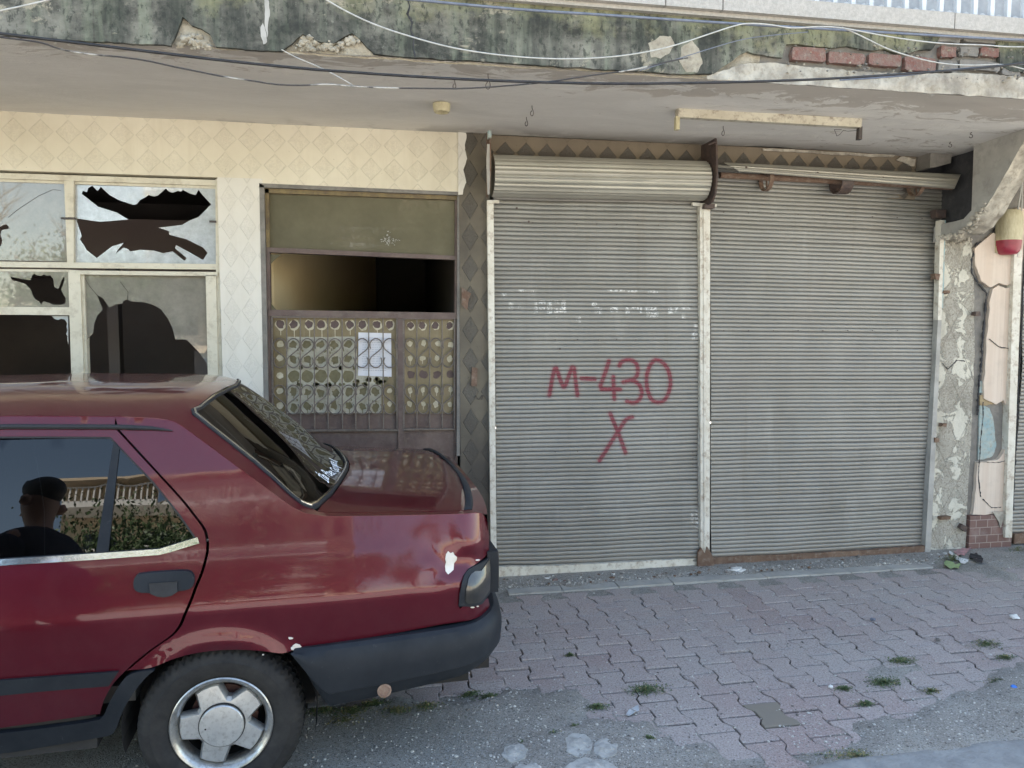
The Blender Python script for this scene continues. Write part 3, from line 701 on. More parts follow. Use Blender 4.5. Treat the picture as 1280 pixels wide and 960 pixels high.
for i in range(130):
    px0 = random.uniform(982, 1285); py0 = random.choice([random.uniform(54, 66), random.uniform(76, 94)])+(px0-982)*.03
    p = PY(px0, py0, 3.748); mb.rock((p.x, 3.748+random.uniform(-.004, .01), p.z), random.uniform(.003, .010), random.choice([0, 0, 1]), flat=.8)
mb.obj('loose_mortar', [M['grey_concrete'], M['pale_plaster']], bld)['kind'] = 'stuff'
# crack and white drips on the fascia
cp = [(508, -6), (512, 8), (509, 17), (515, 28), (513, 38), (518, 48), (517, 60), (519, 72)]
mb = MB(); q = rough_line(pxpoly(cp, 3.748), .004, .01, 2); mb.tube([(x, 3.749, z) for x, z in q], [random.uniform(.002, .0065) for _ in q], 5); mb.obj('crack', M['hollow_shade'], bld)
for pts in ([(329, -4), (334, -4), (336, 20), (333, 45), (331, 30)], [(328, 28), (331, 33), (333, 52), (329, 56), (325, 44), (325, 34)], [(812, 52), (824, 44), (838, 46), (842, 56), (836, 68), (826, 74), (815, 70)], [(852, 58), (866, 50), (874, 60), (878, 80), (872, 90), (858, 90), (850, 76)]):
    mb = MB(); q = pxpoly(pts, 3.747); panel(mb, rough_line(q+[q[0]], .012, .006, 5)[:-1], flatY(3.7475), .003); mb.obj('lime_stain', M['pale_plaster'] if pts[0][0] > 800 else M['light_concrete'], bld)

# --- balcony ledge, balusters and sheet
mb = MB()
z0 = 3.29; xs = [-9, -6.2, -3.6, -1.0, 1.45, 1.75, 3.06, 5.2, 9]
for i in range(len(xs)-1): mb.box((xs[i]+.003, 3.69, z0), (xs[i+1]-.003, 3.95, 3.372))
mb.box((-9, 3.72, 3.27), (9, 3.95, 3.289)); mb.box((-9, 3.95, 3.26), (9, 5.1, 3.36))
mb.obj('balcony_ledge', M['ledge'], bld)
bal = bld
for i in range(34):
    X = 2.61-.104*8+.104*i
    mb = MB(); mb.box((X-.012, 3.75, 3.375), (X+.012, 3.775, 4.25)); mb.obj('baluster', M['baluster'], bld)
mb = MB(); mb.box((1.5, 3.735, 4.25), (5.6, 3.79, 4.30)); mb.obj('handrail', M['baluster'], bld)
mb = MB(); P2 = [(1.6, 4.2), (1.6, 3.44)]
for i in range(33): P2 += [(1.65+.104*i, 3.44), (1.65+.104*i+.052, 3.385)]
P2 += [(5.3, 3.44), (5.3, 4.2)]
mb2 = MB(); mb2.box((1.6, 3.86, 3.378), (5.3, 3.90, 4.2)); mb2.obj('balcony_panel', M['balcony_sheet'], bld)
mb = MB()
for i in range(34):
    X = 1.70+.104*i
    P3 = [(X+.045*math.sin(a*math.pi/10-math.pi/2), 3.378+.075*math.cos(a*math.pi/10-math.pi/2)*(1-.15*abs(a-5)/5)) for a in range(11)]
    panel(mb, P3, flatY(3.848), .008)
mb.obj('scalloped_trim', M['baluster'], bld)

# --- upper storeys (they shade the street)
mb = MB()
def facade(mb, x0, x1, z0, z1, Y, wins, th=.25):
    panel(mb, [(x0, z0), (x1, z0), (x1, z1), (x0, z1)], flatY(Y), th, holes=[[(a, b), (c, b), (c, d), (a, d)] for a, b, c, d in wins])
wins = []
for fl in range(2):
    for i in range(6): wins.append((-8+i*3.0, 4.4+fl*3.1, -6.6+i*3.0, 5.9+fl*3.1))
facade(mb, -9, 9, 3.37, 10.2, 5.1, wins)
mb.box((-9, 5.36, 10.2), (9, 13, 10.4)); mb.box((-9, 13, 0), (9, 13.2, 10.2)); mb.box((-9.2, 5.1, 0), (-9.01, 13, 10.2)); mb.box((9.01, 5.1, 0), (9.2, 13, 10.2))
for fl in range(2): mb.box((-9, 5.4, 3.4+fl*3.1), (9, 13, 3.5+fl*3.1))
mb.obj('upper_storeys', M['light_concrete'], bld)
mb = MB(); panel(mb, [(4.905, 0), (9, 0), (9, 2.985), (4.905, 2.985)], flatY(5.2), .1); mb.obj('wall_beside_shutter', M['grey_concrete'], bld)

# --- left window ------------------------------------------------------------
win = mesh_obj('window', [], [], [M['frame']], bld); bpy.data.objects.remove(win)
wm = MB(); YW = 5.125; D_ = .05
pq(wm, [(-420, 202), (269, 225), (269, 232), (-420, 209)], YW, .07)                       # head
pq(wm, [(-420, 209), (269, 232), (269, 236), (-420, 213)], YW+.02, .05)
pq(wm, [(80, 226), (92, 226), (92, 330), (84, 330)], YW-.004, .06)                        # upper mullion
pq(wm, [(-420, 322), (272, 330), (272, 337), (-420, 329)], YW-.002, .06)                  # transom
pq(wm, [(100, 338), (272, 340), (272, 345), (100, 343)], YW-.012, .06)
pq(wm, [(269, 224), (273, 224), (277, 480), (271, 480)], YW, .07)                         # right jamb
pq(wm, [(257, 344), (270, 344), (273, 480), (260, 480)], YW-.012, .06)                    # casement right stile
pq(wm, [(85, 337), (100, 338), (108, 560), (92, 560)], YW-.006, .07)                      # lower mullion
pq(wm, [(100, 343), (105, 343), (110, 480), (105, 480)], YW+.01, .05)                     # casement left stile
pq(wm, [(-420, 381), (87, 384), (88, 394), (-420, 390)], YW-.003, .06)                    # left transom
pq(wm, [(-420, 332), (86, 337), (86, 340), (-420, 335)], YW+.02, .04)
for xx in (-1.98-1.2, -1.98-2.0):
    wm.box((xx, YW-.003, .9), (xx+.07, YW+.06, 2.62))
a = PY(108, 560, YW); wm.box((-3.6, YW-.02, .84), (-.915, YW+.08, .91)); wm.box((a.x, YW, .9), (-.93, YW+.05, .96))
b_ = PY(98, 550, YW); wm.box((b_.x-.045, YW-.001, .9), (b_.x+.045, YW+.06, 1.35))
wm.box((-.965, YW-.001, .9), (-.921, YW+.06, 1.75))
wino = wm.obj('window', M['frame'], bld); wino['label'] = 'wide cream framed window with smashed panes'
for (x, y) in ((81, 273), (90, 273), (266, 277)):
    mb = MB(); p = PY(x, y, YW-.01); mb.box((p.x-.02, YW-.016, p.z-.006), (p.x+.02, YW-.003, p.z+.006)); mb.obj('hinge', M['iron'], wino)
z4 = lambda pts: [(x/3.428, 200+y/3.428) for x, y in pts]
def jag(P, amp, step, seed): return rough_line(P+[P[0]], amp, step, seed)[:-1]
def pane(outer_px, holes_px, mat, label, Y=5.152, raw=False):
    mb = MB(); hs = [pxpoly(h, Y) for h in holes_px]
    o2 = pxpoly(outer_px, Y)
    panel(mb, o2, flatY(Y), .004, holes=hs, back=True); o = mb.obj('pane', mat, wino); o['label'] = label; return o
TR = z4([(350, 145), (356, 132), (372, 138), (378, 120), (395, 110), (418, 132), (432, 115), (470, 150), (510, 172), (570, 192), (584, 190), (600, 172), (622, 160), (636, 150), (660, 156), (676, 152), (690, 140), (710, 122), (726, 136), (740, 140), (762, 132), (776, 135), (784, 128), (815, 144), (838, 150), (850, 128), (870, 152), (905, 190), (850, 245), (815, 258), (780, 278), (680, 290), (725, 305), (725, 320), (800, 340), (870, 375), (890, 398), (870, 428), (820, 400), (755, 365), (750, 378), (800, 420), (790, 432), (740, 392), (716, 396), (700, 400), (660, 388), (600, 385), (560, 392), (545, 380), (530, 375), (495, 402), (512, 376), (530, 355), (480, 370), (415, 420), (370, 385), (362, 368), (342, 340), (350, 325), (325, 250), (430, 265), (550, 255), (500, 225), (420, 200)])
pane([(91, 231), (270, 236), (271, 331), (94, 329)], [TR], M['glass_pale'], 'frosted upper right pane smashed into a star-shaped hole')
LR = z4([(374, 1060), (374, 770), (398, 742), (404, 700), (418, 664), (440, 642), (428, 610), (416, 580), (440, 590), (468, 632), (498, 618), (522, 616), (532, 602), (545, 597), (562, 606), (620, 610), (660, 622), (690, 640), (720, 680), (738, 720), (745, 742), (750, 768), (800, 770), (850, 820), (885, 870), (892, 930), (890, 1060)])
pane([(103, 342), (262, 344), (265, 512), (107, 512)], [LR], M['glass_dusty'], 'lower right pane with a large rounded hole')
TLh = z4([(-30, 285), (5, 285), (12, 280), (28, 275), (42, 293), (8, 300), (2, 320), (10, 345), (4, 368), (-30, 380)])
pane([(-160, 216), (81, 227), (85, 327), (-160, 322)], [TLh], M['glass_dusty'], 'upper left pane, nearly whole, with a small hole')
MLh = z4([(45, 500), (85, 508), (130, 515), (138, 496), (145, 487), (158, 494), (175, 497), (188, 490), (198, 496), (215, 494), (228, 508), (233, 545), (250, 552), (262, 520), (274, 498), (277, 515), (266, 545), (262, 556), (274, 580), (282, 592), (280, 615), (262, 620), (230, 620), (205, 610), (185, 606), (176, 620), (168, 606), (150, 596), (140, 580), (130, 552), (110, 532), (82, 522), (52, 515)])
pane([(-160, 332), (86, 339), (87, 385), (-160, 382)], [MLh], M['glass_dusty'], 'narrow left pane with a bird-shaped hole')
sh = z4([(222, 668), (292, 668), (293, 790), (288, 770), (290, 755), (282, 745), (290, 730), (284, 715), (288, 700), (278, 684), (262, 680), (248, 686), (232, 680)])
pane(sh, [], M['glass_pale'], 'shard left in the corner of the lower left opening')
# cracks in the panes
for pts in ([(10, 272), (22, 262), (48, 245), (66, 237), (76, 238)], [(104, 344), (112, 358), (124, 372)], [(150, 352), (160, 365), (159, 377)]):
    mb = MB(); mb.tube([PY(x, y, 5.1505) for x, y in pts], .0012, 4); mb.obj('crack', M['iron'], wino)
# broken-glass tabs: a handle
# --- room behind the window (dark, with a board across the back wall)
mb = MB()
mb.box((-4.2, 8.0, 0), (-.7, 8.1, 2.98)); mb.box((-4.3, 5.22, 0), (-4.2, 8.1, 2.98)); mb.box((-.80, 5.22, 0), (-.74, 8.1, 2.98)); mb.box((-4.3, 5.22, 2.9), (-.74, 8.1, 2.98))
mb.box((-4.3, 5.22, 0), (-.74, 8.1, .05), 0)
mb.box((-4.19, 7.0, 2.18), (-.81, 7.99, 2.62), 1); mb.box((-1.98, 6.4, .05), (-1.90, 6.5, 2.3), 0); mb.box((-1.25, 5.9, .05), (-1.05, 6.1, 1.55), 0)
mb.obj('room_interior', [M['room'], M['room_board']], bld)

# --- the door ---------------------------------------------------------------
YD = 5.15
mb = MB()
pq(mb, [(324, 229), (578, 240), (578, 244), (324, 234)], 5.098, .05, 1); pq(mb, [(324, 229), (330, 232), (336, 520), (330, 520)], 5.098, .05, 1)
pq(mb, [(572, 243), (577, 243), (575, 570), (571, 570)], 5.10, .05, 1)
a = PY(336, 520, 5.098); mb.box((a.x-.03, 5.098, 0), (a.x+.005, 5.15, a.z+.01), 1); mb.box((.575, 5.10, 0), (.592, 5.15, .7), 1)
o = mb.obj('door_surround', [M['door_steel'], M['grey_concrete']], bld)
dm = MB()
pq(dm, [(330, 233), (574, 243), (574, 250), (330, 241)], YD-.02, .06, 1)
pq(dm, [(331, 236), (336, 236), (337, 310), (333, 310)], YD-.02, .06, 1)
pq(dm, [(333, 309), (574, 320), (574, 325), (333, 315)], YD-.022, .07, 0)
pq(dm, [(333, 311), (337, 311), (340, 520), (335, 520)], YD-.021, .07, 0)
pq(dm, [(569, 244), (574, 244), (572, 570), (568, 570)], YD-.019, .07, 0)
pq(dm, [(335, 387), (572, 391), (572, 399), (335, 395)], YD-.03, .07, 0)
pq(dm, [(497, 398), (506, 398), (505, 575), (498, 575)], YD-.025, .07, 0)
a = PY(340, 520, YD); dm.box((a.x-.05, YD-.021, 0), (a.x, YD+.05, a.z+.01)); a = PY(568, 570, YD); dm.box((a.x, YD-.019, 0), (a.x+.02, YD+.05, a.z+.01))
a = PY(498, 575, YD); b_ = PY(505, 575, YD); dm.box((a.x, YD-.025, 0), (b_.x, YD+.04, a.z+.01))
dm.box((-.60, YD-.02, 0), (.575, YD+.03, .12))
door = dm.obj('door', [M['door_steel'], M['olive_frame']], bld); door['label'] = 'brown steel double door with scrollwork grille and missing glass'
mb = MB(); panel(mb, pxpoly([(335, 240), (571, 250), (571, 321), (336, 311)], YD+.01), flatY(YD+.01), .004); mb.obj('pane', M['glass_olive'], door)
for sp_ in ([(337, 318), (352, 318), (344, 324), (337, 332)], [(566, 324), (571, 324), (571, 334)], [(337, 376), (341, 382), (346, 388), (337, 388)]): mb = MB(); panel(mb, pxpoly(sp_, YD+.01), flatY(YD+.01), .004); mb.obj('glass_shard', M['glass_olive'], door)
# white scuff on the transom
mb = MB()
for i in range(60):
    cx = random.gauss(486, 6); cy = random.gauss(301, 2.5)
    if i % 3 == 0: cx = random.gauss(486, 1.2); cy = random.uniform(288, 305)
    p = PY(cx, cy, YD+.008); r = random.uniform(.001, .0035)
    panel(mb, [(p.x+r*math.cos(k*1.05)*random.uniform(.6, 1.4)*1.6, p.z+r*math.sin(k*1.05)*random.uniform(.6, 1.4)) for k in range(6)], flatY(YD+.0085), .001)
mb.obj('paint_scuff', M['light_concrete'], door)
# lower skins
z8 = lambda x, y: (330+x/5.12, 380+y/5.12)
g1 = [z8(46, 88), z8(862, 90), z8(862, 705), z8(46, 705)]
g2 = [z8(886, 92), z8(1222, 92), z8(1222, 705), z8(886, 705)]
def k_lace():
    k = N('patterned_film'); v = k.pos()
    x, y, z = k.sep(v)[:3]
    col = k.mix(k.ramp(k.noise(7, 6, .65), [(.35, 0), (.65, 1)]), (.17, .13, .065), (.25, .20, .11))
    dr = k.ramp(k.noise(1.0, 6, .7, k.pos((50, 1, 5))), [(.55, 0), (.7, .4)])
    col = k.mix(dr, col, (.33, .28, .19))
    return k.pr(col, .35, nrm=k.bump(k.noise(60, 4), .2, .002))
M['film'] = k_lace()
M['film_pale'] = simple('pale_film', (.50, .48, .40), (.38, .35, .27), 22, rough=.5, bump=.3, bscale=60, dirt=(.22, .18, .1), dirt_amt=.8)
M['film_cream'] = simple('cream_paint_ring', (.66, .60, .46), (.5, .44, .3), 40, rough=.6, bump=.1)
M['film_olive'] = simple('olive_blotch', (.19, .165, .09), (.14, .12, .06), 40, rough=.6, bump=.2)
M['film_brown'] = simple('brown_blotch', (.09, .055, .05), (.12, .08, .07), 40, rough=.6, bump=.2)
mb = MB(); YG = YD+.012
panel(mb, pxpoly(g1, YG), flatY(YG), .003); panel(mb, pxpoly(g2, YG), flatY(YG), .003)
mb.obj('film_pane', M['film'], door)
mb = MB()
panel(mb, jag(pxpoly([z8(150, 212), z8(585, 208), z8(600, 452), z8(800, 462), z8(800, 480), z8(750, 500), z8(752, 700), z8(150, 697)], YG-.002), .006, .02, 3), flatY(YG-.002), .001, sp=None)
def blob(mb, cx, cy, rx, ry, mi, Yb, drip=0, n=14, jit=.16):
    c = PY(*z8(cx, cy), Yb); sx = rx/5.12/188; sz = ry/5.12/188; P2 = []
    for k in range(n):
        t = 2*math.pi*k/n; q = random.uniform(1-jit, 1+jit); P2.append((c.x+sx*q*math.cos(t), c.z+sz*q*math.sin(t)))
    panel(mb, smooth_poly(P2, 1), flatY(Yb), .0008, mi=mi)
    if drip: 
        w = 3/5.12/188; panel(mb, [(c.x-w, c.z), (c.x+w, c.z), (c.x+w*.6, c.z-sz-drip/5.12/188), (c.x-w*.6, c.z-sz-drip/5.12/188)], flatY(Yb+.0003), .0008, mi=mi)
Y1, Y2, Y3 = YG-.0035, YG-.005, YG-.0065
for cx in (103, 190, 288, 367, 451, 548, 629, 722, 805): blob(mb, cx+3, 134, 31, 34, 1, Y1, drip=random.choice([0, 30, 50])); blob(mb, cx, 131, 25, 26, 3, Y2, jit=.2)
for cx in (938, 1012, 1095, 1188): blob(mb, cx+3, 140, 26, 28, 1, Y1); blob(mb, cx, 137, 21, 23, 3, Y2, jit=.2)
for cy in (258, 345, 460, 555, 650): blob(mb, 102, cy, 21, 20, 1, Y1, jit=.2)
for cx in (940, 1020, 1108, 1190):
    for cy in (254, 346, 552, 638): blob(mb, cx+random.uniform(-8, 8), cy+random.uniform(-6, 6), random.uniform(13, 20), random.uniform(16, 22), 1, Y1, jit=.25, drip=random.choice([0, 0, 20]))
    blob(mb, cx, 452, 25, 27, 3, Y1, jit=.25)
for i in range(7):
    cx = 190+i*88
    if i < 5:
        for cy in (258, 352): blob(mb, cx+random.uniform(-6, 6), cy+random.uniform(-6, 6), 24, 24, 2, Y1, jit=.3)
        blob(mb, cx, 462, 36, 40, 2, Y1, jit=.14)
        for k in range(6): blob(mb, cx+44+random.uniform(-16, 16), 408+random.uniform(-8, 8)+random.choice([0, 108]), 11, 11, 2, Y1, jit=.4)
    for cy in (565, 655): blob(mb, cx+random.uniform(-6, 6), cy+random.uniform(-6, 6), 22, 26, 2, Y1, jit=.35, drip=random.choice([0, 30]))
    for k in range(5): blob(mb, cx+random.uniform(-40, 40), random.choice([300, 395, 505, 610])+random.uniform(-14, 14), 5, 9, 2, Y1, jit=.4)
for cy in (555, 638): blob(mb, 803, cy, 16, 18, 1, Y1, jit=.25)
for k in range(14): blob(mb, random.uniform(590, 830), random.uniform(478, 520), 16, 14, 2, Y1, jit=.4)
mb.obj('film_pattern', [M['film_pale'], M['film_cream'], M['film_olive'], M['film_brown']], door)
mb = MB()
for g in ([z8(46, 700), z8(862, 702), z8(862, 805), z8(46, 808)], [z8(886, 702), z8(1222, 702), z8(1222, 800), z8(886, 802)]): pq(mb, g, YD-.002, .01)
a = PY(*z8(46, 820), YD); mb.box((a.x, YD-.006, .12), (.575, YD+.005, a.z))
mb.obj('kick_plate', M['door_steel'], door)
mb = MB()
pq(mb, [z8(46, 805), z8(862, 802), z8(862, 814), z8(46, 818)], YD-.028, .02); pq(mb, [z8(886, 798), z8(1222, 796), z8(1222, 806), z8(886, 810)], YD-.028, .02)
pq(mb, [z8(46, 80), z8(862, 84), z8(862, 92), z8(46, 88)], YD-.028, .02); pq(mb, [z8(886, 92), z8(1222, 92), z8(1222, 98), z8(886, 98)], YD-.028, .02)
pq(mb, [z8(888, 98), z8(898, 98), z8(900, 800), z8(890, 800)], YD-.028, .02); pq(mb, [z8(1216, 98), z8(1224, 98), z8(1222, 800), z8(1214, 800)], YD-.028, .02)
pq(mb, [z8(46, 88), z8(56, 88), z8(62, 810), z8(50, 810)], YD-.028, .02); pq(mb, [z8(846, 92), z8(854, 92), z8(856, 805), z8(848, 805)], YD-.028, .02)
for xx in (145, 232, 322, 408, 500, 585, 670, 762): a = PY(*z8(xx, 90), YD-.02); b_ = PY(*z8(xx+2, 806), YD-.02); mb.tube([a, b_], .0045, 6)
for xx in (978, 1060, 1140): a = PY(*z8(xx, 96), YD-.02); b_ = PY(*z8(xx, 800), YD-.02); mb.tube([a, b_], .0045, 6)
def scroll(mb, cx, cy, w, flip):
    pts = [(-34, 12), (-40, -8), (-36, -32), (-16, -50), (0, -54), (18, -50), (38, -32), (42, -8), (34, 14), (12, 32), (-12, 50), (-34, 68), (-42, 92), (-38, 112), (-18, 130), (0, 134), (18, 130), (36, 112), (40, 88), (32, 68)]
    pts = smooth_line([(x*w/42*flip, y) for x, y in pts], 2)
    mb.tube([PY(*z8(cx+x, cy+y), YD-.022) for x, y in pts], .0042, 6)
for r_ in (274, 572):
    for i, cx in enumerate((100, 188, 277, 365, 454, 542, 628, 716, 805)): scroll(mb, cx, r_, 41, -1 if i == 0 or i == 8 else (1 if i % 1 == 0 else -1))
    for i, cx in enumerate((938, 1018, 1100, 1180)): scroll(mb, cx, r_-2, 37, (-1) ** i*-1)
o = mb.obj('grille', M['grille'], door); o['label'] = 'wrought iron grille of S-shaped scrolls'
# hall behind the door
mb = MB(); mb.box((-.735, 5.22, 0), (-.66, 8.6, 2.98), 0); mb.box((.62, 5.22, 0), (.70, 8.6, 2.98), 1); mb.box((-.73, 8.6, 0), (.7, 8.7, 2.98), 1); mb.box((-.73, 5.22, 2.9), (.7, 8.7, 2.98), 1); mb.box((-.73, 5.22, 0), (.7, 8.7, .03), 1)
mb.prism([(-.66, 5.4, 0), (-.66, 5.4, 2.9), (.05, 8.4, 2.9), (.05, 8.4, 0)], (.03, .05, 0), 0)  # slanted wall added so the light fades into the hall
mb.obj('hall_interior', [M['hall'], M['hall_shaded']], bld)

# --- roller shutters --------------------------------------------------------
SP = lambda pts: [(660+x/6.0, 430+y/6.0) for x, y in pts]
strokes = [SP(p) for p in ([(160, 385), (180, 270), (205, 158), (232, 240), (262, 322), (280, 318), (305, 240), (340, 150), (356, 260), (372, 385)],
    [(402, 258), (502, 264)], [(608, 128), (575, 230), (532, 338), (600, 338), (688, 340)], [(638, 245), (640, 330), (645, 412)],
    [(684, 162), (694, 138), (718, 124), (752, 118), (785, 124), (812, 150), (822, 190), (818, 228), (800, 258), (765, 272), (712, 284)], [(765, 272), (805, 282), (835, 308), (848, 345), (846, 385), (828, 420), (795, 440), (760, 436), (738, 428)],
    [(950, 118), (922, 138), (900, 180), (884, 240), (884, 310), (896, 375), (920, 420), (950, 434), (990, 434), (1022, 410), (1045, 360), (1060, 290), (1052, 225), (1030, 170), (1000, 132), (965, 120), (950, 118)],
    [(614, 520), (640, 585), (668, 655), (698, 740), (722, 812)], [(774, 546), (740, 556), (712, 585), (680, 640), (640, 700), (585, 785), (532, 872)])]
segs = []
for s_ in strokes:
    q = [PY(x, y, 5.11) for x, y in smooth_line(s_, 1)]
    for i in range(len(q)-1): segs.append((q[i].x, q[i].z, q[i+1].x, q[i+1].z))
segs = np.array(segs)
def seg_dist(x, z):
    d = np.full(x.shape, 9.0)
    for a, b, c, e in segs:
        vx, vz = c-a, e-b; L = vx*vx+vz*vz+1e-12; t = np.clip(((x-a)*vx+(z-b)*vz)/L, 0, 1)
        d = np.minimum(d, np.hypot(x-a-t*vx, z-b-t*vz))
    return d
# faded white letters (remnants of rubbed-off paint), as boxes in pixels
white_px = [(636, 378, 642, 388), (648, 380, 652, 386), (664, 363, 668, 367), (668, 376, 672, 392), (674, 376, 682, 380), (674, 384, 682, 387), (684, 376, 690, 392), (693, 376, 699, 380), (693, 386, 708, 391), (702, 376, 707, 391), (740, 378, 746, 384), (744, 384, 752, 392), (763, 384, 772, 390), (782, 384, 787, 392), (788, 384, 798, 387), (800, 384, 802, 391), (806, 384, 820, 388), (808, 390, 822, 396), (834, 384, 840, 392), (842, 384, 846, 390), (850, 384, 860, 387), (720, 396, 726, 400), (695, 397, 700, 399), (648, 362, 658, 364), (760, 362, 780, 364), (784, 363, 796, 365), (810, 364, 822, 366), (851, 393, 855, 400), (866, 404, 869, 410), (866, 412, 868, 418), (724, 402, 726, 404), (628, 366, 632, 372), (864, 415, 867, 425), (862, 640, 866, 652), (869, 636, 873, 660)]
WB = [(PY(a, b, 5.11), PY(c, d, 5.11)) for a, b, c, d in white_px]
def curtain(name, TL, TR_, BL, BR, pitch, cols, mat, parent, marks=False, amp=.0042, seed=0):
    TL, TR_, BL, BR = map(np.array, (TL, TR_, BL, BR))
    Hh = np.linalg.norm(TL-BL); n = int(Hh/pitch); prof = [(0, -.9), (.06, -.9), (.12, .2), (.25, .75), (.45, 1), (.70, .95), (.86, .7), (.95, .1)]
    ts = []; dp = []; gv = []
    for i in range(n):
        for t, d in prof: ts.append((i+t)/n); dp.append(d); gv.append(1 if d < -.5 else (.25 if d < 0 else 0))
    ts = np.array(ts); dp = np.array(dp); gv = np.array(gv); s_ = np.array(cols)
    S, T = np.meshgrid(s_, ts); Dp = np.repeat(dp[:, None], len(s_), 1); G = np.repeat(gv[:, None], len(s_), 1)
    P = (TL*(1-S[..., None])+TR_*S[..., None])*(1-T[..., None])+(BL*(1-S[..., None])+BR*S[..., None])*T[..., None]
    rng = np.random.RandomState(seed); slat = np.floor(T*n-1e-9).astype(int)
    jz = rng.normal(0, .0009, n+1)[slat]; jy = rng.normal(0, .0012, n+1)[slat]
    bow = .014*np.sin(S*3.1+1)*np.sin(T*5+seed)+.008*np.sin(S*7+T*9)+.003*np.sin(S*23+T*31+seed)
    P[..., 1] += -Dp*amp+jy+bow; P[..., 2] += jz*(1+2*(S-.5))
    R, C = S.shape; idx = np.arange(R*C).reshape(R, C)
    fs = np.stack([idx[:-1, :-1], idx[1:, :-1], idx[1:, 1:], idx[:-1, 1:]], -1).reshape(-1, 4)
    V_ = P.reshape(-1, 3)
    o = mesh_obj(name, V_.tolist(), fs.tolist(), mat, parent, smooth=True)
    at = o.data.attributes.new('groove', 'FLOAT', 'POINT'); at.data.foreach_set('value', G.reshape(-1).astype(np.float32))
    sp_ = np.zeros(len(V_), np.float32); wh = np.zeros(len(V_), np.float32)
    if marks:
        d = seg_dist(V_[:, 0], V_[:, 2]); sp_ = np.clip((.0185-d)/.008, 0, 1)*.92
        sp_ *= (1-.6*G.reshape(-1)); sp_ = np.maximum(sp_, .22*np.clip((.032-d)/.014, 0, 1))
        for a, b in WB:
            m_ = np.minimum(np.minimum(V_[:, 0]-a.x, b.x-V_[:, 0]), np.minimum(a.z-V_[:, 2], V_[:, 2]-b.z)); wh = np.maximum(wh, np.clip(m_/.004+.6, 0, 1))
        wh *= (Dp.reshape(-1) > .3)
    for nm, ar in (('spray', sp_), ('white', wh)):
        at = o.data.attributes.new(nm, 'FLOAT', 'POINT'); at.data.foreach_set('value', ar.astype(np.float32))
    return o
def shutter_root(name, label):
    return None
# left shutter
mb = MB(); pq(mb, [(609, 251), (617, 251), (621, 725), (614, 725)], 5.06, .05); pq(mb, [(609, 250), (624, 250), (624, 254), (609, 254)], 5.05, .03)
shL = mb.obj('roller_shutter', M['white_paint'], bld, sharp=30); shL['label'] = 'left roller shutter sprayed with M-430 and X in red, with a white foot bar'
cl = list(np.linspace(0, 1, 60))
a0 = PY(617, 232, 5.12); a1 = PY(874, 240, 5.10); b0 = PY(621, 712, 5.14); b1 = PY(875, 702, 5.07)
cols = sorted(set([round(c, 4) for c in np.linspace(0, .2, 14)]+[round(c, 4) for c in np.linspace(.2, .92, 240)]+[round(c, 4) for c in np.linspace(.92, 1, 8)]))
curtain('curtain', a0, a1, b0, b1, .0290, cols, M['shutter'], shL, True, seed=1)
def footbar(pts_px, Y, mat, parent, seed, name='foot_bar'):
    P2 = rough_line(pxpoly(pts_px, Y), .004, .02, seed); mb = MB()
    panel(mb, P2, lambda a, b, off: (a, Y+off+.004*noise.noise(Vector((a*14, b*14, seed))), b), .03, sp=.03); return mb.obj(name, mat, parent)
footbar([(619, 709), (700, 707), (780, 703), (872, 698), (873, 712), (800, 715), (720, 718), (621, 723), (619, 709)], 5.07, M['white_paint'], shL, 3)
# rivets and holes
mb = MB()
for x, y in [(646, 260), (661, 277), (849, 264), (638.8, 277.5), (666, 278.5), (694, 279), (721, 280), (746, 280), (771, 280.5), (797, 281), (823, 281.5), (851, 282), (700, 436), (637, 425), (663, 425), (694, 425), (722, 424.5), (748, 425), (771, 424), (795, 425), (819, 424), (844, 424), (694, 565), (722, 564), (748, 564), (787, 563), (819, 563), (830, 563), (858, 562)]:
    p = PY(x, y, 5.095); r = .0035 if y not in (260, 277, 436, 264) else .007
    mb.lathe([(0, -.002), (r, -.002), (r, .004)], (p.x, 5.096, p.z), 'y', 8)
for y in np.arange(262, 700, 7.6):
    p = PY(866.5, y, 5.09); mb.lathe([(0, -.002), (.003, -.002), (.003, .004)], (p.x, 5.096, p.z), 'y', 6)
mb.obj('rivets', M['dark_steel'], shL)
def roll(x0, x1, Yc, zc0, zc1, r, n_cor, parent, mat, name='roll', a0=0, a1=2*math.pi, seg=90, amp=.004, taper=None):
    mb = MB(); vs = []; nx = 12
    for i in range(nx+1):
        t = i/nx; x = x0+(x1-x0)*t; zc = zc0+(zc1-zc0)*t
        rr = r*(1+(taper or 0)*t)
        for k in range(seg+1):
            a = a0+(a1-a0)*k/seg; q = rr+amp*math.sin(a*n_cor)+.0012*math.sin(a*5+x*3)
            vs.append((x, Yc-math.cos(a)*q, zc+math.sin(a)*q))
    mb.add(vs, [(i*(seg+1)+k, (i+1)*(seg+1)+k, (i+1)*(seg+1)+k+1, i*(seg+1)+k+1) for i in range(nx) for k in range(seg)])
    if abs(a1-a0) > 6: 
        c0 = len(mb.v); mb.add([(x0, Yc, zc0)]+[vs[k] for k in range(seg+1)], [(0, k+1, k+2) for k in range(seg)]); mb.add([(x1, Yc, zc1)]+[vs[nx*(seg+1)+k] for k in range(seg+1)], [(0, k+2, k+1) for k in range(seg)])
    return mb.obj(name, mat, parent, smooth=True, sharp=45)
roll(.80, 2.27, 5.03, 2.70, 2.715, .130, 26, shL, M['roll'])
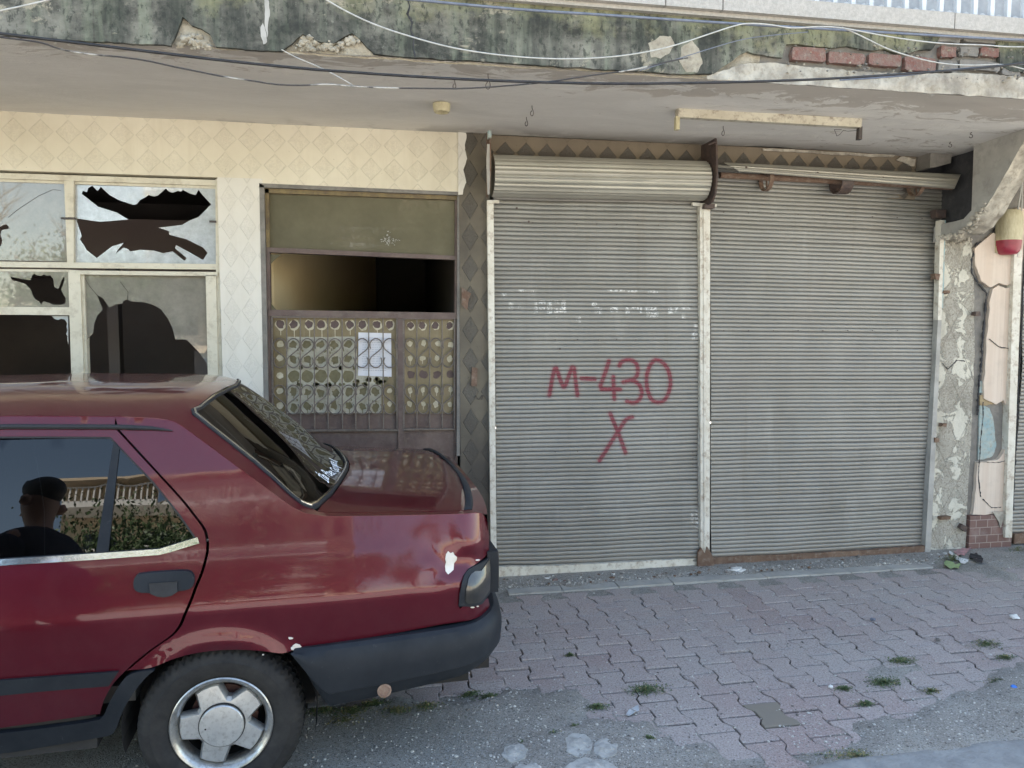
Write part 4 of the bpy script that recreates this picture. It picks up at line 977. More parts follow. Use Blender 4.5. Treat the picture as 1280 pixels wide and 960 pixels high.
# end plates and strap
mb = MB()
pl = [(5.12, 2.97), (5.02, 2.95), (4.97, 2.90), (4.99, 2.80), (4.955, 2.70), (4.97, 2.60), (5.08, 2.555), (5.12, 2.56)]
prof2 = [(5.12, 2.975), (4.90, 2.975), (4.88, 2.90), (4.865, 2.72), (4.88, 2.62), (4.93, 2.56), (5.06, 2.545), (5.12, 2.55)]
mb.prism([(2.285, y, z) for y, z in prof2], (.012, 0, 0)); mb.box((2.27, 5.0, 2.53), (2.34, 5.1, 2.56))
mb.tube([(2.24, 4.90, 2.93), (2.29, 4.885, 2.95)], .006)
mb.obj('end_plate', M['dark_steel'], shL)
mb = MB(); mb.prism([(.765, 5.04, 2.98), (.765, 4.90, 2.93), (.765, 4.895, 2.72), (.765, 4.93, 2.60), (.765, 5.05, 2.565)], (.008, 0, 0)); mb.obj('end_plate', M['rust'], shL)
mb = MB(); mb.prism([PY(x, y, 4.9) for x, y in ((609, 180), (613.5, 180), (613, 205), (612, 243), (609.5, 243), (608, 205))], (0, .01, 0)); mb.obj('strap', M['light_concrete'], shL)
mb = MB(); mb.prism([PY(x, y, 4.88) for x, y in ((610.5, 163), (614.5, 163), (614.5, 172), (610.5, 172))], (0, .05, 0)); mb.obj('strap_bracket', M['blue_paint'], shL)
# middle post
mb = MB(); pq(mb, [(875, 256), (888, 256), (887, 712), (876, 712)], 5.05, .05); pq(mb, [(879.5, 262), (883, 262), (882.5, 705), (880.5, 705)], 5.043, .01)
pq(mb, [(866, 253), (896, 255), (896, 259), (866, 257)], 5.045, .03)
post = mb.obj('guide_post', M['white_paint'], bld); post['label'] = 'cream guide post between the two roller shutters'
mb = MB(); q = rough_line(pxpoly([(873, 690), (877, 684), (881, 692), (884, 683), (890, 694), (895, 716), (872, 716)], 5.038), .006, .01, 4); panel(mb, q, flatY(5.038), .02); mb.obj('rust_patch', M['rust'], post)
# right shutter
mb = MB(); pq(mb, [(1175.5, 275), (1181, 275), (1177, 400), (1172.5, 400)], 5.05, .05, 0); pq(mb, [(1172.5, 400), (1177, 400), (1163, 698), (1156, 698)], 5.052, .05, 1)
pq(mb, [(1170, 262), (1183, 262), (1182, 272), (1171, 272)], 5.04, .06, 2)
pq(mb, [(1181, 275), (1182.5, 275), (1179, 385), (1177.5, 385)], 5.049, .02, 3)
shR = mb.obj('roller_shutter', [M['white_paint'], M['light_concrete'], M['dark_steel'], M['blue_paint']], bld); shR['label'] = 'right roller shutter, plain, with a rusty foot bar and a broken open hood'
a0 = PY(888.5, 205, 5.12); a1 = PY(1186, 222, 5.14); b0 = PY(889, 701, 5.09); b1 = PY(1160, 687, 5.09)
curtain('curtain', a0, a1, b0, b1, .0290, list(np.linspace(0, 1, 46)), M['shutter'], shR, False, seed=5)
footbar([(889, 697), (1000, 692.5), (1090, 687.5), (1158, 682), (1156, 696), (1090, 701), (1000, 706.5), (890, 713), (889, 697)], 5.058, M['rust'], shR, 6)
mb = MB()
for y0, y1 in ((265, 273), (413.5, 413)):
    for i in range(9):
        x = 905+i*31; p = PY(x, y0+(y1-y0)*i/8, 5.105); mb.lathe([(0, -.002), (.0035, -.002), (.0035, .004)], (p.x, 5.108, p.z), 'y', 8)
mb.obj('rivets', M['dark_steel'], shR)
# hood strip (a few slats curled at the top)
mb = MB(); vs = []; A0 = [(905, 203), (1201, 218)]; B0 = [(925, 214), (1193, 236)]
nx = 30; ns = 26
for i in range(nx+1):
    t = i/nx
    for k in range(ns+1):
        s_ = k/ns; x = (905+t*296)*(1-s_)+(925+t*268)*s_; y = (203+t*15)*(1-s_)+(214+t*22)*s_
        Yy = 4.98-.085*math.sin(math.pi*(.12+.62*s_))-.0045*math.sin(s_*math.pi*2*3.5)
        vs.append(PY(x, y, Yy))
mb.add(vs, [(i*(ns+1)+k, i*(ns+1)+k+1, (i+1)*(ns+1)+k+1, (i+1)*(ns+1)+k) for i in range(nx) for k in range(ns)])
b0_ = len(mb.v)
mb.add([v+Vector((0, .004, -.002)) for v in vs], [(i*(ns+1)+k, (i+1)*(ns+1)+k, (i+1)*(ns+1)+k+1, i*(ns+1)+k+1) for i in range(nx) for k in range(ns)])
o = mb.obj('hood', M['roll'], shR, smooth=True); o['label'] = 'tilted strip of curled slats above the right shutter'
mb = MB()
for x, y in ((933, 209), (1022, 216), (1104, 222)): p = PY(x, y, 4.90); mb.lathe([(0, -.003), (.007, -.003), (.007, .006)], (p.x, p.y, p.z), 'y', 8)
mb.obj('bolts', M['dark_steel'], shR)
# axle and drums
pa = PY(900, 219, 5.02); pb = PY(1190, 234, 5.02)
mb = MB(); mb.tube([pa, pb], .021, 12); mb.obj('axle', M['rust'], shR, smooth=True)
for k, (xx, yy, w) in enumerate(((958, 224, .03), (1052, 228, .09), (1145, 231, .03))):
    c = PY(xx, yy, 5.02); R_ = .082; mb = MB(); s2 = 30; vs = []
    for i in range(s2+1):
        a = 2*math.pi*i/s2
        for (rr, xo) in ((R_, -w/2), (R_, w/2), (R_-.008, w/2), (R_-.008, -w/2)): vs.append((c.x+xo, c.y+math.cos(a)*rr, c.z+math.sin(a)*rr))
    mb.add(vs, [(i*4+j, (i+1)*4+j, (i+1)*4+(j+1) % 4, i*4+(j+1) % 4) for i in range(s2) for j in range(4)])
    for a in (0.4, 0.4+2.09, .4+4.18, 1.57): mb.tube([(c.x, c.y, c.z), (c.x, c.y+math.cos(a)*R_, c.z+math.sin(a)*R_)], .006, 6)
    mb.obj('drum', M['rust' if k != 1 else 'dark_steel'], shR, smooth=True, sharp=40)
# next shutter at the right edge
mb = MB(); pq(mb, [(1268, 312), (1278, 312), (1265, 672), (1256.5, 672)], 5.04, .06)
shN = mb.obj('roller_shutter', M['white_paint'], bld); shN['label'] = 'third roller shutter cut off at the right edge of the view'
curtain('curtain', (4.93, 5.12, 2.55), (6.6, 5.12, 2.55), (4.95, 5.12, .10), (6.6, 5.12, .10), .0302, list(np.linspace(0, 1, 20)), M['shutter'], shN, False, seed=9)
mb = MB(); mb.box((4.93, 5.08, .03), (6.6, 5.11, .11)); mb.obj('foot_bar', M['rust'], shN)
# ================================================================ THE CAR
TH = math.radians(2.5); C0 = Vector((-.54, 2.79, 0)); DU = Vector((math.cos(TH), math.sin(TH), 0)); DV = Vector((-math.sin(TH), math.cos(TH), 0)); CW = 1.75
car = thing('car', (C0.x, C0.y, 0), 'old maroon saloon car with a dented rear corner parked in front of the doorway', 'car', rotz=TH)
_z = np.linspace(.1, 1.6, 1501)
_k = [(.1, .11), (.3, .052), (.45, .026), (.60, .009), (.728, -.004), (.745, -.001), (.80, .012), (.88, .034), (.93, .051), (.96, .060), (1.0, .0715), (1.06, .089), (1.2, .129), (1.37, .180), (1.42, .196), (1.6, .25)]
_v = np.interp(_z, [a for a, b in _k], [b for a, b in _k])
_g = np.exp(-np.linspace(-2.5, 2.5, 25)**2); _g /= _g.sum(); _vs = np.convolve(np.pad(_v, 12, 'edge'), _g, 'valid')
_vs[(_z > .70) & (_z < .76)] = (_v*.75+_vs*.25)[(_z > .70) & (_z < .76)]
def V(u, z):
    v = float(np.interp(z, _z, _vs))
    if u > .35: v += .055*((u-.35)/.6)**2
    if u > .90: v += 1.6*(u-.90)**2*4
    if u < -2.6: v += .25*(u+2.6)**2
    # flare round the arch
    r = math.hypot((u-.0)*1.0, z-.29)
    if z < .75: v -= .016*math.exp(-((r-.315)/.035)**2)*(1 if z > .45 else max(0, (z-.3)/.15))
    # the dent ahead of the tail lamp
    if u > .55:
        d = math.hypot((u-.90)/.10, (z-.80)/.055); v += .028*math.exp(-d*d)
        d = math.hypot((u-.82)/.12, (z-.88)/.05); v += .007*math.exp(-d*d)
        d = math.hypot((u-.93)/.05, (z-.90)/.05); v -= .007*math.exp(-d*d)
        d = math.hypot((u-.84)/.05, (z-.76)/.03); v -= .008*math.exp(-d*d)
        v += .004*noise.noise(Vector((u*14, z*18, 1)))*math.exp(-((u-.9)/.14)**2-((z-.82)/.13)**2)*2.0
    return v
def PC(px, py, extra=0):
    v = .05; r = ray(px, py)
    for i in range(14):
        t = (v+C0.dot(DV))/(r[0]*DV.x+r[1]*DV.y); P = Vector((r[0]*t, r[1]*t, 0))-C0; u = P.dot(DU); z = H+r[2]*t; v = V(u, z)-extra
    return (u, z)
pcl = lambda pts: [PC(x, y) for x, y in pts]
_E = [(-3.2, .84), (-2.9, .90), (-2.1, .965), (-2.05, .985), (-1.60, 1.345), (-1.52, 1.372), (-1.3, 1.40), (-.7, 1.408), (-.35, 1.397), (-.22, 1.388), (-.16, 1.378), (-.12, 1.352), (.25, 1.062), (.30, 1.034), (.37, 1.020), (.6, 1.008), (.948, .988), (.985, .975), (1.02, .95)]
def EZ(u): return float(np.interp(u, [a for a, b in _E], [b for a, b in _E]))
_pu = np.linspace(-3.3, 1.1, 2201); _pz = np.interp(_pu, [a for a, b in _E], [b for a, b in _E]); _gg = np.exp(-np.linspace(-2.2, 2.2, 31)**2); _gg /= _gg.sum(); _pzs = np.convolve(np.pad(_pz, 15, 'edge'), _gg, 'valid')
def PR(u): return float(np.interp(u, _pu, _pzs))
def top(u, s, off=0):
    e = EZ(u); half = CW/2-V(u, e); v = CW/2+s*half; q = 1-abs(s)**3.3
    bl = math.exp(-((u-.1)/.55)**4); bf = math.exp(-((u+1.85)/.5)**4)
    up = u-.11*q*bl+.10*q*bf
    cr = float(np.interp(u, [-3.2, -2.2, -1.5, -.2, .25, .4, 1.0], [.035, .05, .085, .088, .072, .040, .034]))
    z = PR(up)*q+e*(1-q)+cr*q
    return Vector((u, v, z-off+.012*v))
def PT(px, py):
    """where a line of sight meets the car's upper surface, as (u, s)"""
    r = ray(px, py); last = None
    t = 1.5
    while t < 9:
        P = Vector((r[0]*t, r[1]*t, 0))-C0; u = P.dot(DU); v = P.dot(DV); z = H+r[2]*t
        e = EZ(u); half = CW/2-V(u, min(e, 1.42)); s = (v-CW/2)/half
        if -1.02 <= s <= 1.02 and -3.2 < u < 1.1:
            if z < top(u, max(-1, min(1, s))).z: return (u, s)
            last = (u, s, z-top(u, max(-1, min(1, s))).z)
        t += .004
    return ('miss', last)
def sidef(far=False, lift=0.0):
    if not far: return lambda a, b, off: (a, V(a, b)-lift+off, b)
    return lambda a, b, off: (a, CW-V(a, b)+lift-off, b)
def rev(mb, k0):
    for i in range(k0, len(mb.f)): mb.f[i] = tuple(reversed(mb.f[i]))
def carobj(name, mb, mat, parent=None, smooth=True, sharp=32, label=None):
    o = mesh_obj(name, mb.v, mb.f, mat, parent or car, smooth, mb.m, world=False, sharp=sharp)
    if label: o['label'] = label
    return o
def cpanel(name, outer, mat, thick=.014, sp=.03, edge=.02, holes=(), lift=0.0, both=True, parent=None, label=None, rim=None, merge=True):
    mats = mat if isinstance(mat, list) else [mat]
    mb = MB(); panel(mb, outer, sidef(False, lift), thick, holes, sp, edge, rim_mi=rim)
    o = carobj(name, mb, mats, parent, label=label); o2 = None
    if both:
        m2 = MB(); panel(m2, outer, sidef(True, lift), thick, holes, sp, edge, rim_mi=rim); rev(m2, 0); o2 = carobj(name, m2, mats, parent if not isinstance(parent, tuple) else parent)
    return o, o2

# outlines traced on the near flank (u along the car, z up)
gap = pcl([(146, 537), (182, 576), (217, 614), (232, 631), (244, 647), (252, 657), (257, 667), (259, 685), (256, 700), (251, 717), (244, 733), (238, 750), (230, 768), (225, 781), (217, 792), (205, 801), (190, 811), (176, 822), (163, 833), (153, 843), (144, 852), (136, 864), (130, 876), (127, 886), (125, 895)])
gap = smooth_line(gap, 1)
gap_r = [(a+.008, b) for a, b in gap]
arch = smooth_line(pcl([(157, 838), (175, 837), (192, 834), (215, 824), (240, 817), (265, 813.5), (290, 812), (320, 813), (338, 815), (352, 817), (360, 815)]), 1)
edgeE = [(u, EZ(u)) for u in np.linspace(-.355, .985, 60)]
tailc = pcl([(604, 668), (607, 680), (606, 703)])
lampN = pcl([(592, 707), (585, 711), (580, 718), (577, 728), (574, 742), (573, 757)])
# body: rear quarter, C-pillar and rear corner
q_out = edgeE + [(1.0, .955), (1.012, .93), (1.015, .88), (1.012, .815)] + lampN + [PC(575, 761), (.90, .655), (1.0, .640), (1.01, .60)] + [(.98, .585), (.80, .585), (.60, .573), (.42, .562), (.28, .552)] + list(reversed(arch)) + [PC(150, 842)] + list(reversed(gap_r[:-8]))
gi = [g for g in gap_r if g[1] > PC(150, 842)[1]+.01]
q_out = edgeE + [(1.0, .955), (1.012, .93), (1.015, .88), (1.012, .815)] + lampN + [PC(575, 761), (.90, .655), (1.0, .640), (1.01, .60)] + [(.98, .585), (.80, .585), (.60, .573), (.42, .562), (.28, .552)] + list(reversed(arch)) + list(reversed(gi))
qo, qf = cpanel('rear_wing', q_out, M['paint'], sp=.022, edge=.016, label='maroon rear wing, dented and flaking ahead of the tail lamp')
# rear door
door_front = -1.12
fr_line = [(door_front, .36), (door_front, 1.345)]
win_top = pcl([(0, 547), (134, 547)])
zt = EZ(-.7)-.036
d_out = [(door_front, .352), (-.9, .354), (-.72, .357), (gap[-1][0], .372)] + list(reversed([(a-.002, b) for a, b in gap])) + [(-.36, 1.357), (-.7, 1.368), (door_front, 1.366)]
w_hole = [(door_front+.055, .945), PC(0, 703), PC(120, 696), PC(200, 690), PC(248, 676), PC(225, 643), PC(193, 603), PC(138, 546), PC(60, 545.5), PC(0, 545.5), (door_front+.055, 1.335)]
dn, df = cpanel('rear_door', d_out, M['paint'], holes=[w_hole], sp=.025, edge=.018)
# window rubber, divider, glass, chrome
def ring(outer, w):
    c = (sum(p[0] for p in outer)/len(outer), sum(p[1] for p in outer)/len(outer)); n = len(outer); res = []
    for i in range(n):
        a, b, d = outer[i-1], outer[i], outer[(i+1) % n]
        e1 = Vector((b[0]-a[0], b[1]-a[1])).normalized(); e2 = Vector((d[0]-b[0], d[1]-b[1])).normalized()
        n1 = Vector((-e1.y, e1.x)); n2 = Vector((-e2.y, e2.x)); m_ = (n1+n2)
        if m_.length < 1e-3: m_ = n1
        m_ = m_/max(.3, m_.length_squared)*2
        # pick the side facing the centre
        if m_.dot(Vector((c[0]-b[0], c[1]-b[1]))) < 0: m_ = -m_
        res.append((b[0]+m_.x*w, b[1]+m_.y*w))
    return res
for d_, far in ((dn, False), (df, True)):
    def cp(name, outer, mat, thick=.01, sp=.03, edge=.03, holes=(), lift=0., label=None, par=None):
        mb = MB(); panel(mb, outer, sidef(far, lift), thick, holes, sp, edge)
        if far: rev(mb, 0)
        return carobj(name, mb, mat, par or d_, label=label)
    cp('window_seal', w_hole, M['rubber'], holes=[ring(w_hole, .007)], lift=-.003, thick=.008, sp=None)
    gl = [(door_front+.058, .944), PC(0, 700), PC(121, 693), PC(142.5, 553), PC(137, 548), (door_front+.058, 1.332)]
    cp('window_glass', gl, M['car_glass'], thick=.004, sp=.05, lift=-.007)
    ql = [PC(134, 692), PC(200, 686), PC(244, 674), PC(222, 641), PC(191, 604), PC(147, 558)]
    cp('quarter_glass', ql, M['car_glass'], thick=.004, sp=.05, lift=-.007)
    cp('window_divider', [PC(119.5, 692), PC(135, 691), PC(149, 560), PC(146, 556), PC(142, 551)], M['plastic'], thick=.012, sp=None, lift=-.001)
    ch = [(door_front+.03, .936), PC(0, 706.5), PC(120, 699), PC(165, 695.5), PC(200, 693), PC(212, 690), PC(249.5, 678.5), PC(247, 671), PC(211, 682), PC(200, 685.5), PC(165, 688), PC(120, 691), PC(0, 698.5), (door_front+.03, .951)]
    cp('chrome_trim', ch, M['chrome'], thick=.014, sp=None, edge=.05, lift=.007)
    st = [(door_front+.01, .537), PC(0, 868), PC(60, 862), PC(137, 856), PC(149, 838), PC(80, 843), PC(0, 849), (door_front+.01, .572)]
    cp('side_moulding', st, M['plastic'], thick=.016, sp=None, edge=.05, lift=.012)
    # handle
    hp = pcl([(168, 727), (170, 719), (176, 715), (225, 711.5), (238, 712), (243.5, 718), (244, 726), (241, 733), (233, 736), (222, 737), (216, 742), (207, 744), (198, 743), (190, 740), (187, 739), (176, 739), (169, 735)])
    ho = cp('handle', smooth_poly(hp, 1), M['plastic'], thick=.022, sp=None, edge=.008, lift=.018)
    hl = pcl([(188, 728), (223, 725.5), (223.5, 737), (216, 742), (207, 744), (198, 743), (190, 739.5)])
    cp('handle_flap', hl, M['rubber'], thick=.012, sp=None, lift=.024, par=d_)
    hl = pcl([(188, 726.5), (224, 724), (224, 725.6), (188, 728.2)]); cp('handle_slot', hl, M['under'], thick=.002, sp=None, lift=.0245, par=d_)
# roof side rail and front flank (front door and wing)
rail = [(u, EZ(u)) for u in np.linspace(-1.52, -.355, 30)] + [(-.355, 1.360), (-.7, 1.372), (-1.12, 1.370), (-1.45, 1.33), (-1.56, 1.30)]
cpanel('roof_rail', rail, M['paint'], sp=.03, edge=.03)
FD = [(-1.128, .352), (-1.128, 1.366), (-1.42, 1.335), (-1.98, .955), (-2.06, .93), (-2.08, .6), (-2.02, .352)]
fw = [(-1.18, .945), (-1.18, 1.332), (-1.40, 1.312), (-1.86, .955)]
fn, ff = cpanel('front_door', FD, M['paint'], holes=[fw], sp=.04, edge=.03)
for d_, far in ((fn, False), (ff, True)):
    for nm, o_, mt, l_ in (('window_glass', fw, M['car_glass'], -.007), ('handle', [(-1.35, .82), (-1.18, .82), (-1.18, .87), (-1.35, .87)], M['plastic'], .018), ('side_moulding', [(-2.05, .53), (-1.14, .535), (-1.14, .572), (-2.05, .57)], M['plastic'], .012), ('chrome_trim', [(-1.88, .938), (-1.17, .936), (-1.17, .951), (-1.88, .955)], M['chrome'], .007)):
        mb = MB(); panel(mb, o_, sidef(far, l_), .01, (), .05, .05)
        if far: rev(mb, 0)
        carobj(nm, mb, mt, d_)
fa = [(-2.49+.33*math.cos(a), .29+.30*math.sin(a)) for a in np.linspace(math.pi*.98, math.pi*.02, 16)]
FWg = [(-2.09, .93), (-2.06, .955)] + [(u, EZ(u)) for u in np.linspace(-2.07, -3.08, 12)] + [(-3.10, .80), (-3.10, .58), (-2.82, .55), (-2.82, .36)] + fa + [(-2.16, .36), (-2.09, .36)]
cpanel('front_wing', FWg, M['paint'], sp=.04, edge=.03)
apil = [(-1.42, 1.337), (-1.52, 1.370), (-1.60, 1.345)] + [(u, EZ(u)) for u in np.linspace(-1.64, -2.04, 10)] + [(-2.06, .958), (-1.985, .96)]
cpanel('windscreen_pillar', apil, M['paint'], sp=.04, edge=.03)
# sill skirt with the flare round the rear arch
sk = [(-2.16, .30), (-2.16, .352), (-1.2, .350), (-.9, .351)] + pcl([(0, 915), (60, 908), (124, 899), (131, 893), (136, 880), (143, 866), (152, 852), (161, 842), (178, 837), (196, 835), (186, 842), (172, 858), (160, 876), (152, 892), (147, 908), (141, 917), (120, 921), (60, 931), (0, 941)]) + [(-.9, .272), (-1.2, .27)]
cpanel('sill_skirt', smooth_poly(sk, 1), M['plastic'], sp=.03, edge=.02, lift=.012, thick=.03)
# black drip rail along the roof edge
for far in (False, True):
    mb = MB(); L = []
    for u in np.linspace(-1.5, -.16, 40):
        z = EZ(u)-.034-(.006 if u < -1 else 0); v = V(u, z)-.008; L.append((u, v if not far else CW-v, z))
    mb.tube(L, [.009]*36+[.008, .007, .005, .002], 8); carobj('drip_rail', mb, M['rubber'])

# --- upper surfaces
def tpanel(name, outer, mat, sp=.04, edge=.03, thick=.012, lift=0., holes=(), label=None, parent=None):
    mb = MB()
    # outer in (u, s*0.7) so that the grid is nearly square
    sc2 = lambda P: [(u, s*.7) for u, s in P]
    panel(mb, sc2(outer), lambda a, b, off: top(a, max(-1, min(1, b/.7)), off-lift), thick, [sc2(h) for h in holes], sp, edge)
    return carobj(name, mb, mat, parent, label=label)
sline = lambda u, n=14, a=-1, b=1: [(u, a+(b-a)*i/n) for i in range(n+1)]
def sym(near):   # near side points (s<0) from front to back -> closed outline
    return near+[(u, -s) for u, s in reversed(near)]
RG = [(-.028, 0), (-.033, -.2), (-.047, -.42), (-.076, -.646), (-.098, -.775), (-.116, -.832), (-.108, -.862), (-.05, -.872), (0, -.875), (.109, -.884), (.18, -.900), (.29, -.942), (.330, -.945), (.352, -.90), (.372, -.83), (.400, -.72), (.43, -.53), (.452, -.34), (.468, -.17), (.476, 0)]
RGc = RG + [(u, -s) for u, s in reversed(RG[1:-1])]
def inset(P, k, cu=.18):
    return [(cu+(u-cu)*(1-k*1.6), s*(1-k*.9)) for u, s in P]
side_r = [(.985, 1), (.978, .962), (.345, .962)]
i_b = RG.index((.330, -.945))
nearside = RG[:i_b+1]
body_top = sline(-1.5) + [(u, 1) for u in np.linspace(-1.4, .95, 50)] + [(.985, 1), (.955, .962), (.345, .962)] + [(u, -s) for u, s in reversed(nearside)] + nearside[1:] + [(.345, -.962), (.955, -.962), (.985, -1)] + [(u, -1) for u in np.linspace(.95, -1.4, 50)]
tpanel('roof', body_top, M['paint'], sp=.045, edge=.03, thick=.012)
tpanel('rear_window', inset(RGc, .035), M['car_glass_rear'], sp=.05, edge=.03, thick=.004, lift=-.002)
tpanel('window_gasket', RGc, M['rubber'], sp=None, edge=.02, thick=.012, lift=.006, holes=[inset(RGc, .04)])
ch = inset(RGc, .018); tpanel('chrome_bead', ch, M['chrome'], sp=None, edge=.02, thick=.004, lift=.010, holes=[inset(RGc, .030)])
lid = [(u+.006, s) for u, s in RG[i_b+1:]]
lid_rear = [(.935, -.957), (.955, -.86), (.972, -.72), (.990, -.5), (1.005, -.25), (1.010, 0)]
lid_out = [(.348, -.957)] + lid + [(u, -s) for u, s in reversed(lid[:-1])] + [(.348, .957)] + [(u, -s) for u, s in lid_rear] + [(u, s) for u, s in reversed(lid_rear[:-1])]
lidt = tpanel('boot_lid', lid_out, M['paint'], sp=.045, edge=.03, thick=.014)
# rubber lip on the trailing edge
mb = MB(); lipc = smooth_line(lid_rear + [(u, -s) for u, s in reversed(lid_rear[:-1])], 2); L = len(lipc); vs = []
sec = [(-.030, .0), (-.027, .006), (-.018, .009), (-.006, .010), (.004, .007), (.007, -.002), (.004, -.016)]
for k, (u, s) in enumerate(lipc):
    e = min(1, min(k, L-1-k)/3+.25)
    for du_, dz_ in sec: vs.append(top(u+du_, s, 0)+Vector((0, 0, dz_*e)))
ns = len(sec)
mb.add(vs, [(k*ns+j, (k+1)*ns+j, (k+1)*ns+j+1, k*ns+j+1) for k in range(L-1) for j in range(ns-1)])
mb.f = [tuple(reversed(f)) for f in mb.f]
mb.f += [tuple(range(ns)), tuple(reversed(range((L-1)*ns, L*ns)))]; mb.m += [0, 0]
carobj('boot_lip', mb, M['plastic'], lidt, sharp=50, label='black rubber lip along the trailing edge of the boot lid')
# tail panel
mb = MB(); vs = []; NS = 40; NZ = 14
for j in range(NZ+1):
    for i in range(NS+1):
        s = -1+2*i/NS; ul = float(np.interp(abs(s), [0, .25, .5, .72, .86, .957, 1], [1.010, 1.005, .990, .972, .955, .935, .93])); tp_ = top(ul-.004, s); zt_ = top(.98, s).z-.012; z = zt_+(.60-zt_)*(j-1)/(NZ-1)
        v0 = V(1.005, .88)+.012; v = v0+(CW-2*v0)*(s+1)/2
        u = 1.004+.022*(1-abs(s)**6)+.012*math.sin(math.pi*j/NZ)-.01*(j/NZ)
        if j == 0: u, v, z = tp_.x, tp_.y, tp_.z-.003
        vs.append((u, v, z))
mb.add(vs, [(j*(NS+1)+i, (j+1)*(NS+1)+i, (j+1)*(NS+1)+i+1, j*(NS+1)+i+1) for j in range(NZ) for i in range(NS)])
tail = carobj('tail_panel', mb, M['paint'])
# tail lamps
lens = lampN + [PC(583, 757), PC(592, 757), PC(602, 754), (1.008, .66), (1.012, .80)]
for far in (False, True):
    mb = MB(); panel(mb, lens, sidef(far, .010), .02, (), .02, .012)
    if far: rev(mb, 0)
    k0 = len(mb.v)
    for (a, b) in ((.15, .56),):
        y0, y1 = (a, b) if not far else (CW-b, CW-a)
        mb.box((1.0, y0, .655), (1.045, y1, .822))
    tl = carobj('tail_lamp', mb, M['plastic'], label=None)
    l2 = pcl([(601, 712), (593, 712.5), (588, 716), (585, 722), (582, 735), (581, 750), (584, 753), (592, 753), (600, 751)])
    l2 = l2 + [(1.006, .675), (1.010, .795)]
    mb = MB(); panel(mb, l2, sidef(far, .0145), .012, (), .02, .012)
    if far: rev(mb, 0)
    y0, y1 = (.16, .55) if not far else (CW-.55, CW-.16)
    mb.box((1.01, y0, .668), (1.050, y1, .81))
    carobj('lens', mb, M['smoke_lens'], tl)
# bumper
bt = pcl([(366, 811.5), (420, 804), (470, 797), (530, 788), (598, 775)]); bb = [PC(366, 814), PC(378, 832), PC(390, 852), PC(410, 876), PC(450, 868.5), PC(500, 857), PC(550, 845), PC(590, 834)]
bz = lambda L, u: float(np.interp(u, [a for a, b in L], [b for a, b in L]))
path = [(bt[0][0]+.002, .0), (.28, -.010), (.31, -.016), (.35, -.018), (.39, -.018), (.5, -.016), (.65, -.010), (.78, .0), (.87, .015), (.93, .036), (.98, .068), (1.02, .115), (1.045, .18), (1.06, .28), (1.07, .45), (1.078, .65), (1.08, CW/2)]
path = smooth_line(path, 1)
path = path + [(u, CW-v) for u, v in reversed(path[:-1])]
mb = MB(); vs = []; NP = 12
for k, (u, v) in enumerate(path):
    a = path[max(0, k-1)]; b = path[min(len(path)-1, k+1)]; t = Vector((b[0]-a[0], b[1]-a[1])).normalized(); n = Vector((t.y, -t.x))
    far_ = v > CW/2; uu = min(u, .94)
    zt_ = bz(bt, uu)+(.02*max(0, u-.94)/.1); zb = bz(bb, uu)+.03*max(0, (u-.9))/.15
    hgt = zt_-zb; big = min(1, hgt/.2)
    sec = [(-.05, zt_+.004), (-.012, zt_+.004), (.004, zt_-.008), (.014, zt_-.030*big), (.020, zt_-.062*big), (.021, zt_-.45*hgt), (.017, zt_-.72*hgt), (.012, zt_-.735*hgt), (.002, zb+.16*hgt), (-.012, zb+.05*hgt), (-.022, zb), (-.05, zb+.004)]
    for o_, z_ in sec: vs.append((u+n.x*o_, v+n.y*o_, z_))
mb.add(vs, [(k*NP+j, k*NP+j+1, (k+1)*NP+j+1, (k+1)*NP+j) for k in range(len(path)-1) for j in range(NP-1)])
mb.f += [tuple(reversed(range(NP))), tuple(range((len(path)-1)*NP, len(path)*NP))]; mb.m += [0, 0]
mb.f = [tuple(reversed(f)) for f in mb.f]
bump_ = carobj('bumper', mb, M['plastic'], sharp=28, label='black plastic rear bumper')
c = PC(479, 853); mb = MB(); y0 = -.028
mb.lathe([(.026, 0), (.026, -.006), (.020, -.008), (.0195, -.004), (0, -.004)], (c[0], y0+.010, c[1]), 'y', 24); carobj('fog_socket', mb, M['reflector'], bump_, label='empty round lamp socket in the bumper')
# chips of filler and bare paint
ppx = [(520+x/8, 640+y/8) for x, y in [(320, 390), (345, 412), (370, 400), (385, 430), (410, 450), (405, 480), (380, 510), (375, 575), (345, 603), (320, 622), (295, 590), (290, 540), (300, 500), (292, 470), (300, 420)]]
mb = MB(); panel(mb, pcl(ppx), sidef(False, .0025), .003, (), .01, .006); carobj('filler_patch', mb, M['filler'], qo, label='bare white filler where the paint has flaked off')
for cx, cy, r_, n_ in ((371, 808, 5, 7), (363, 797.5, 2.6, 6), (367, 810, 4, 6), (597, 700, 2, 6), (590, 759, 2, 6), (597, 757.5, 1.6, 5), (329, 818, 1.5, 5)):
    P2 = [(cx+r_*random.uniform(.6, 1.3)*math.cos(k*2*math.pi/n_)*1.3, cy+r_*random.uniform(.5, 1.2)*math.sin(k*2*math.pi/n_)*.7) for k in range(n_)]
    mb = MB(); panel(mb, pcl(P2), sidef(False, .003), .003, (), None, None); carobj('paint_chip', mb, M['filler'], qo)
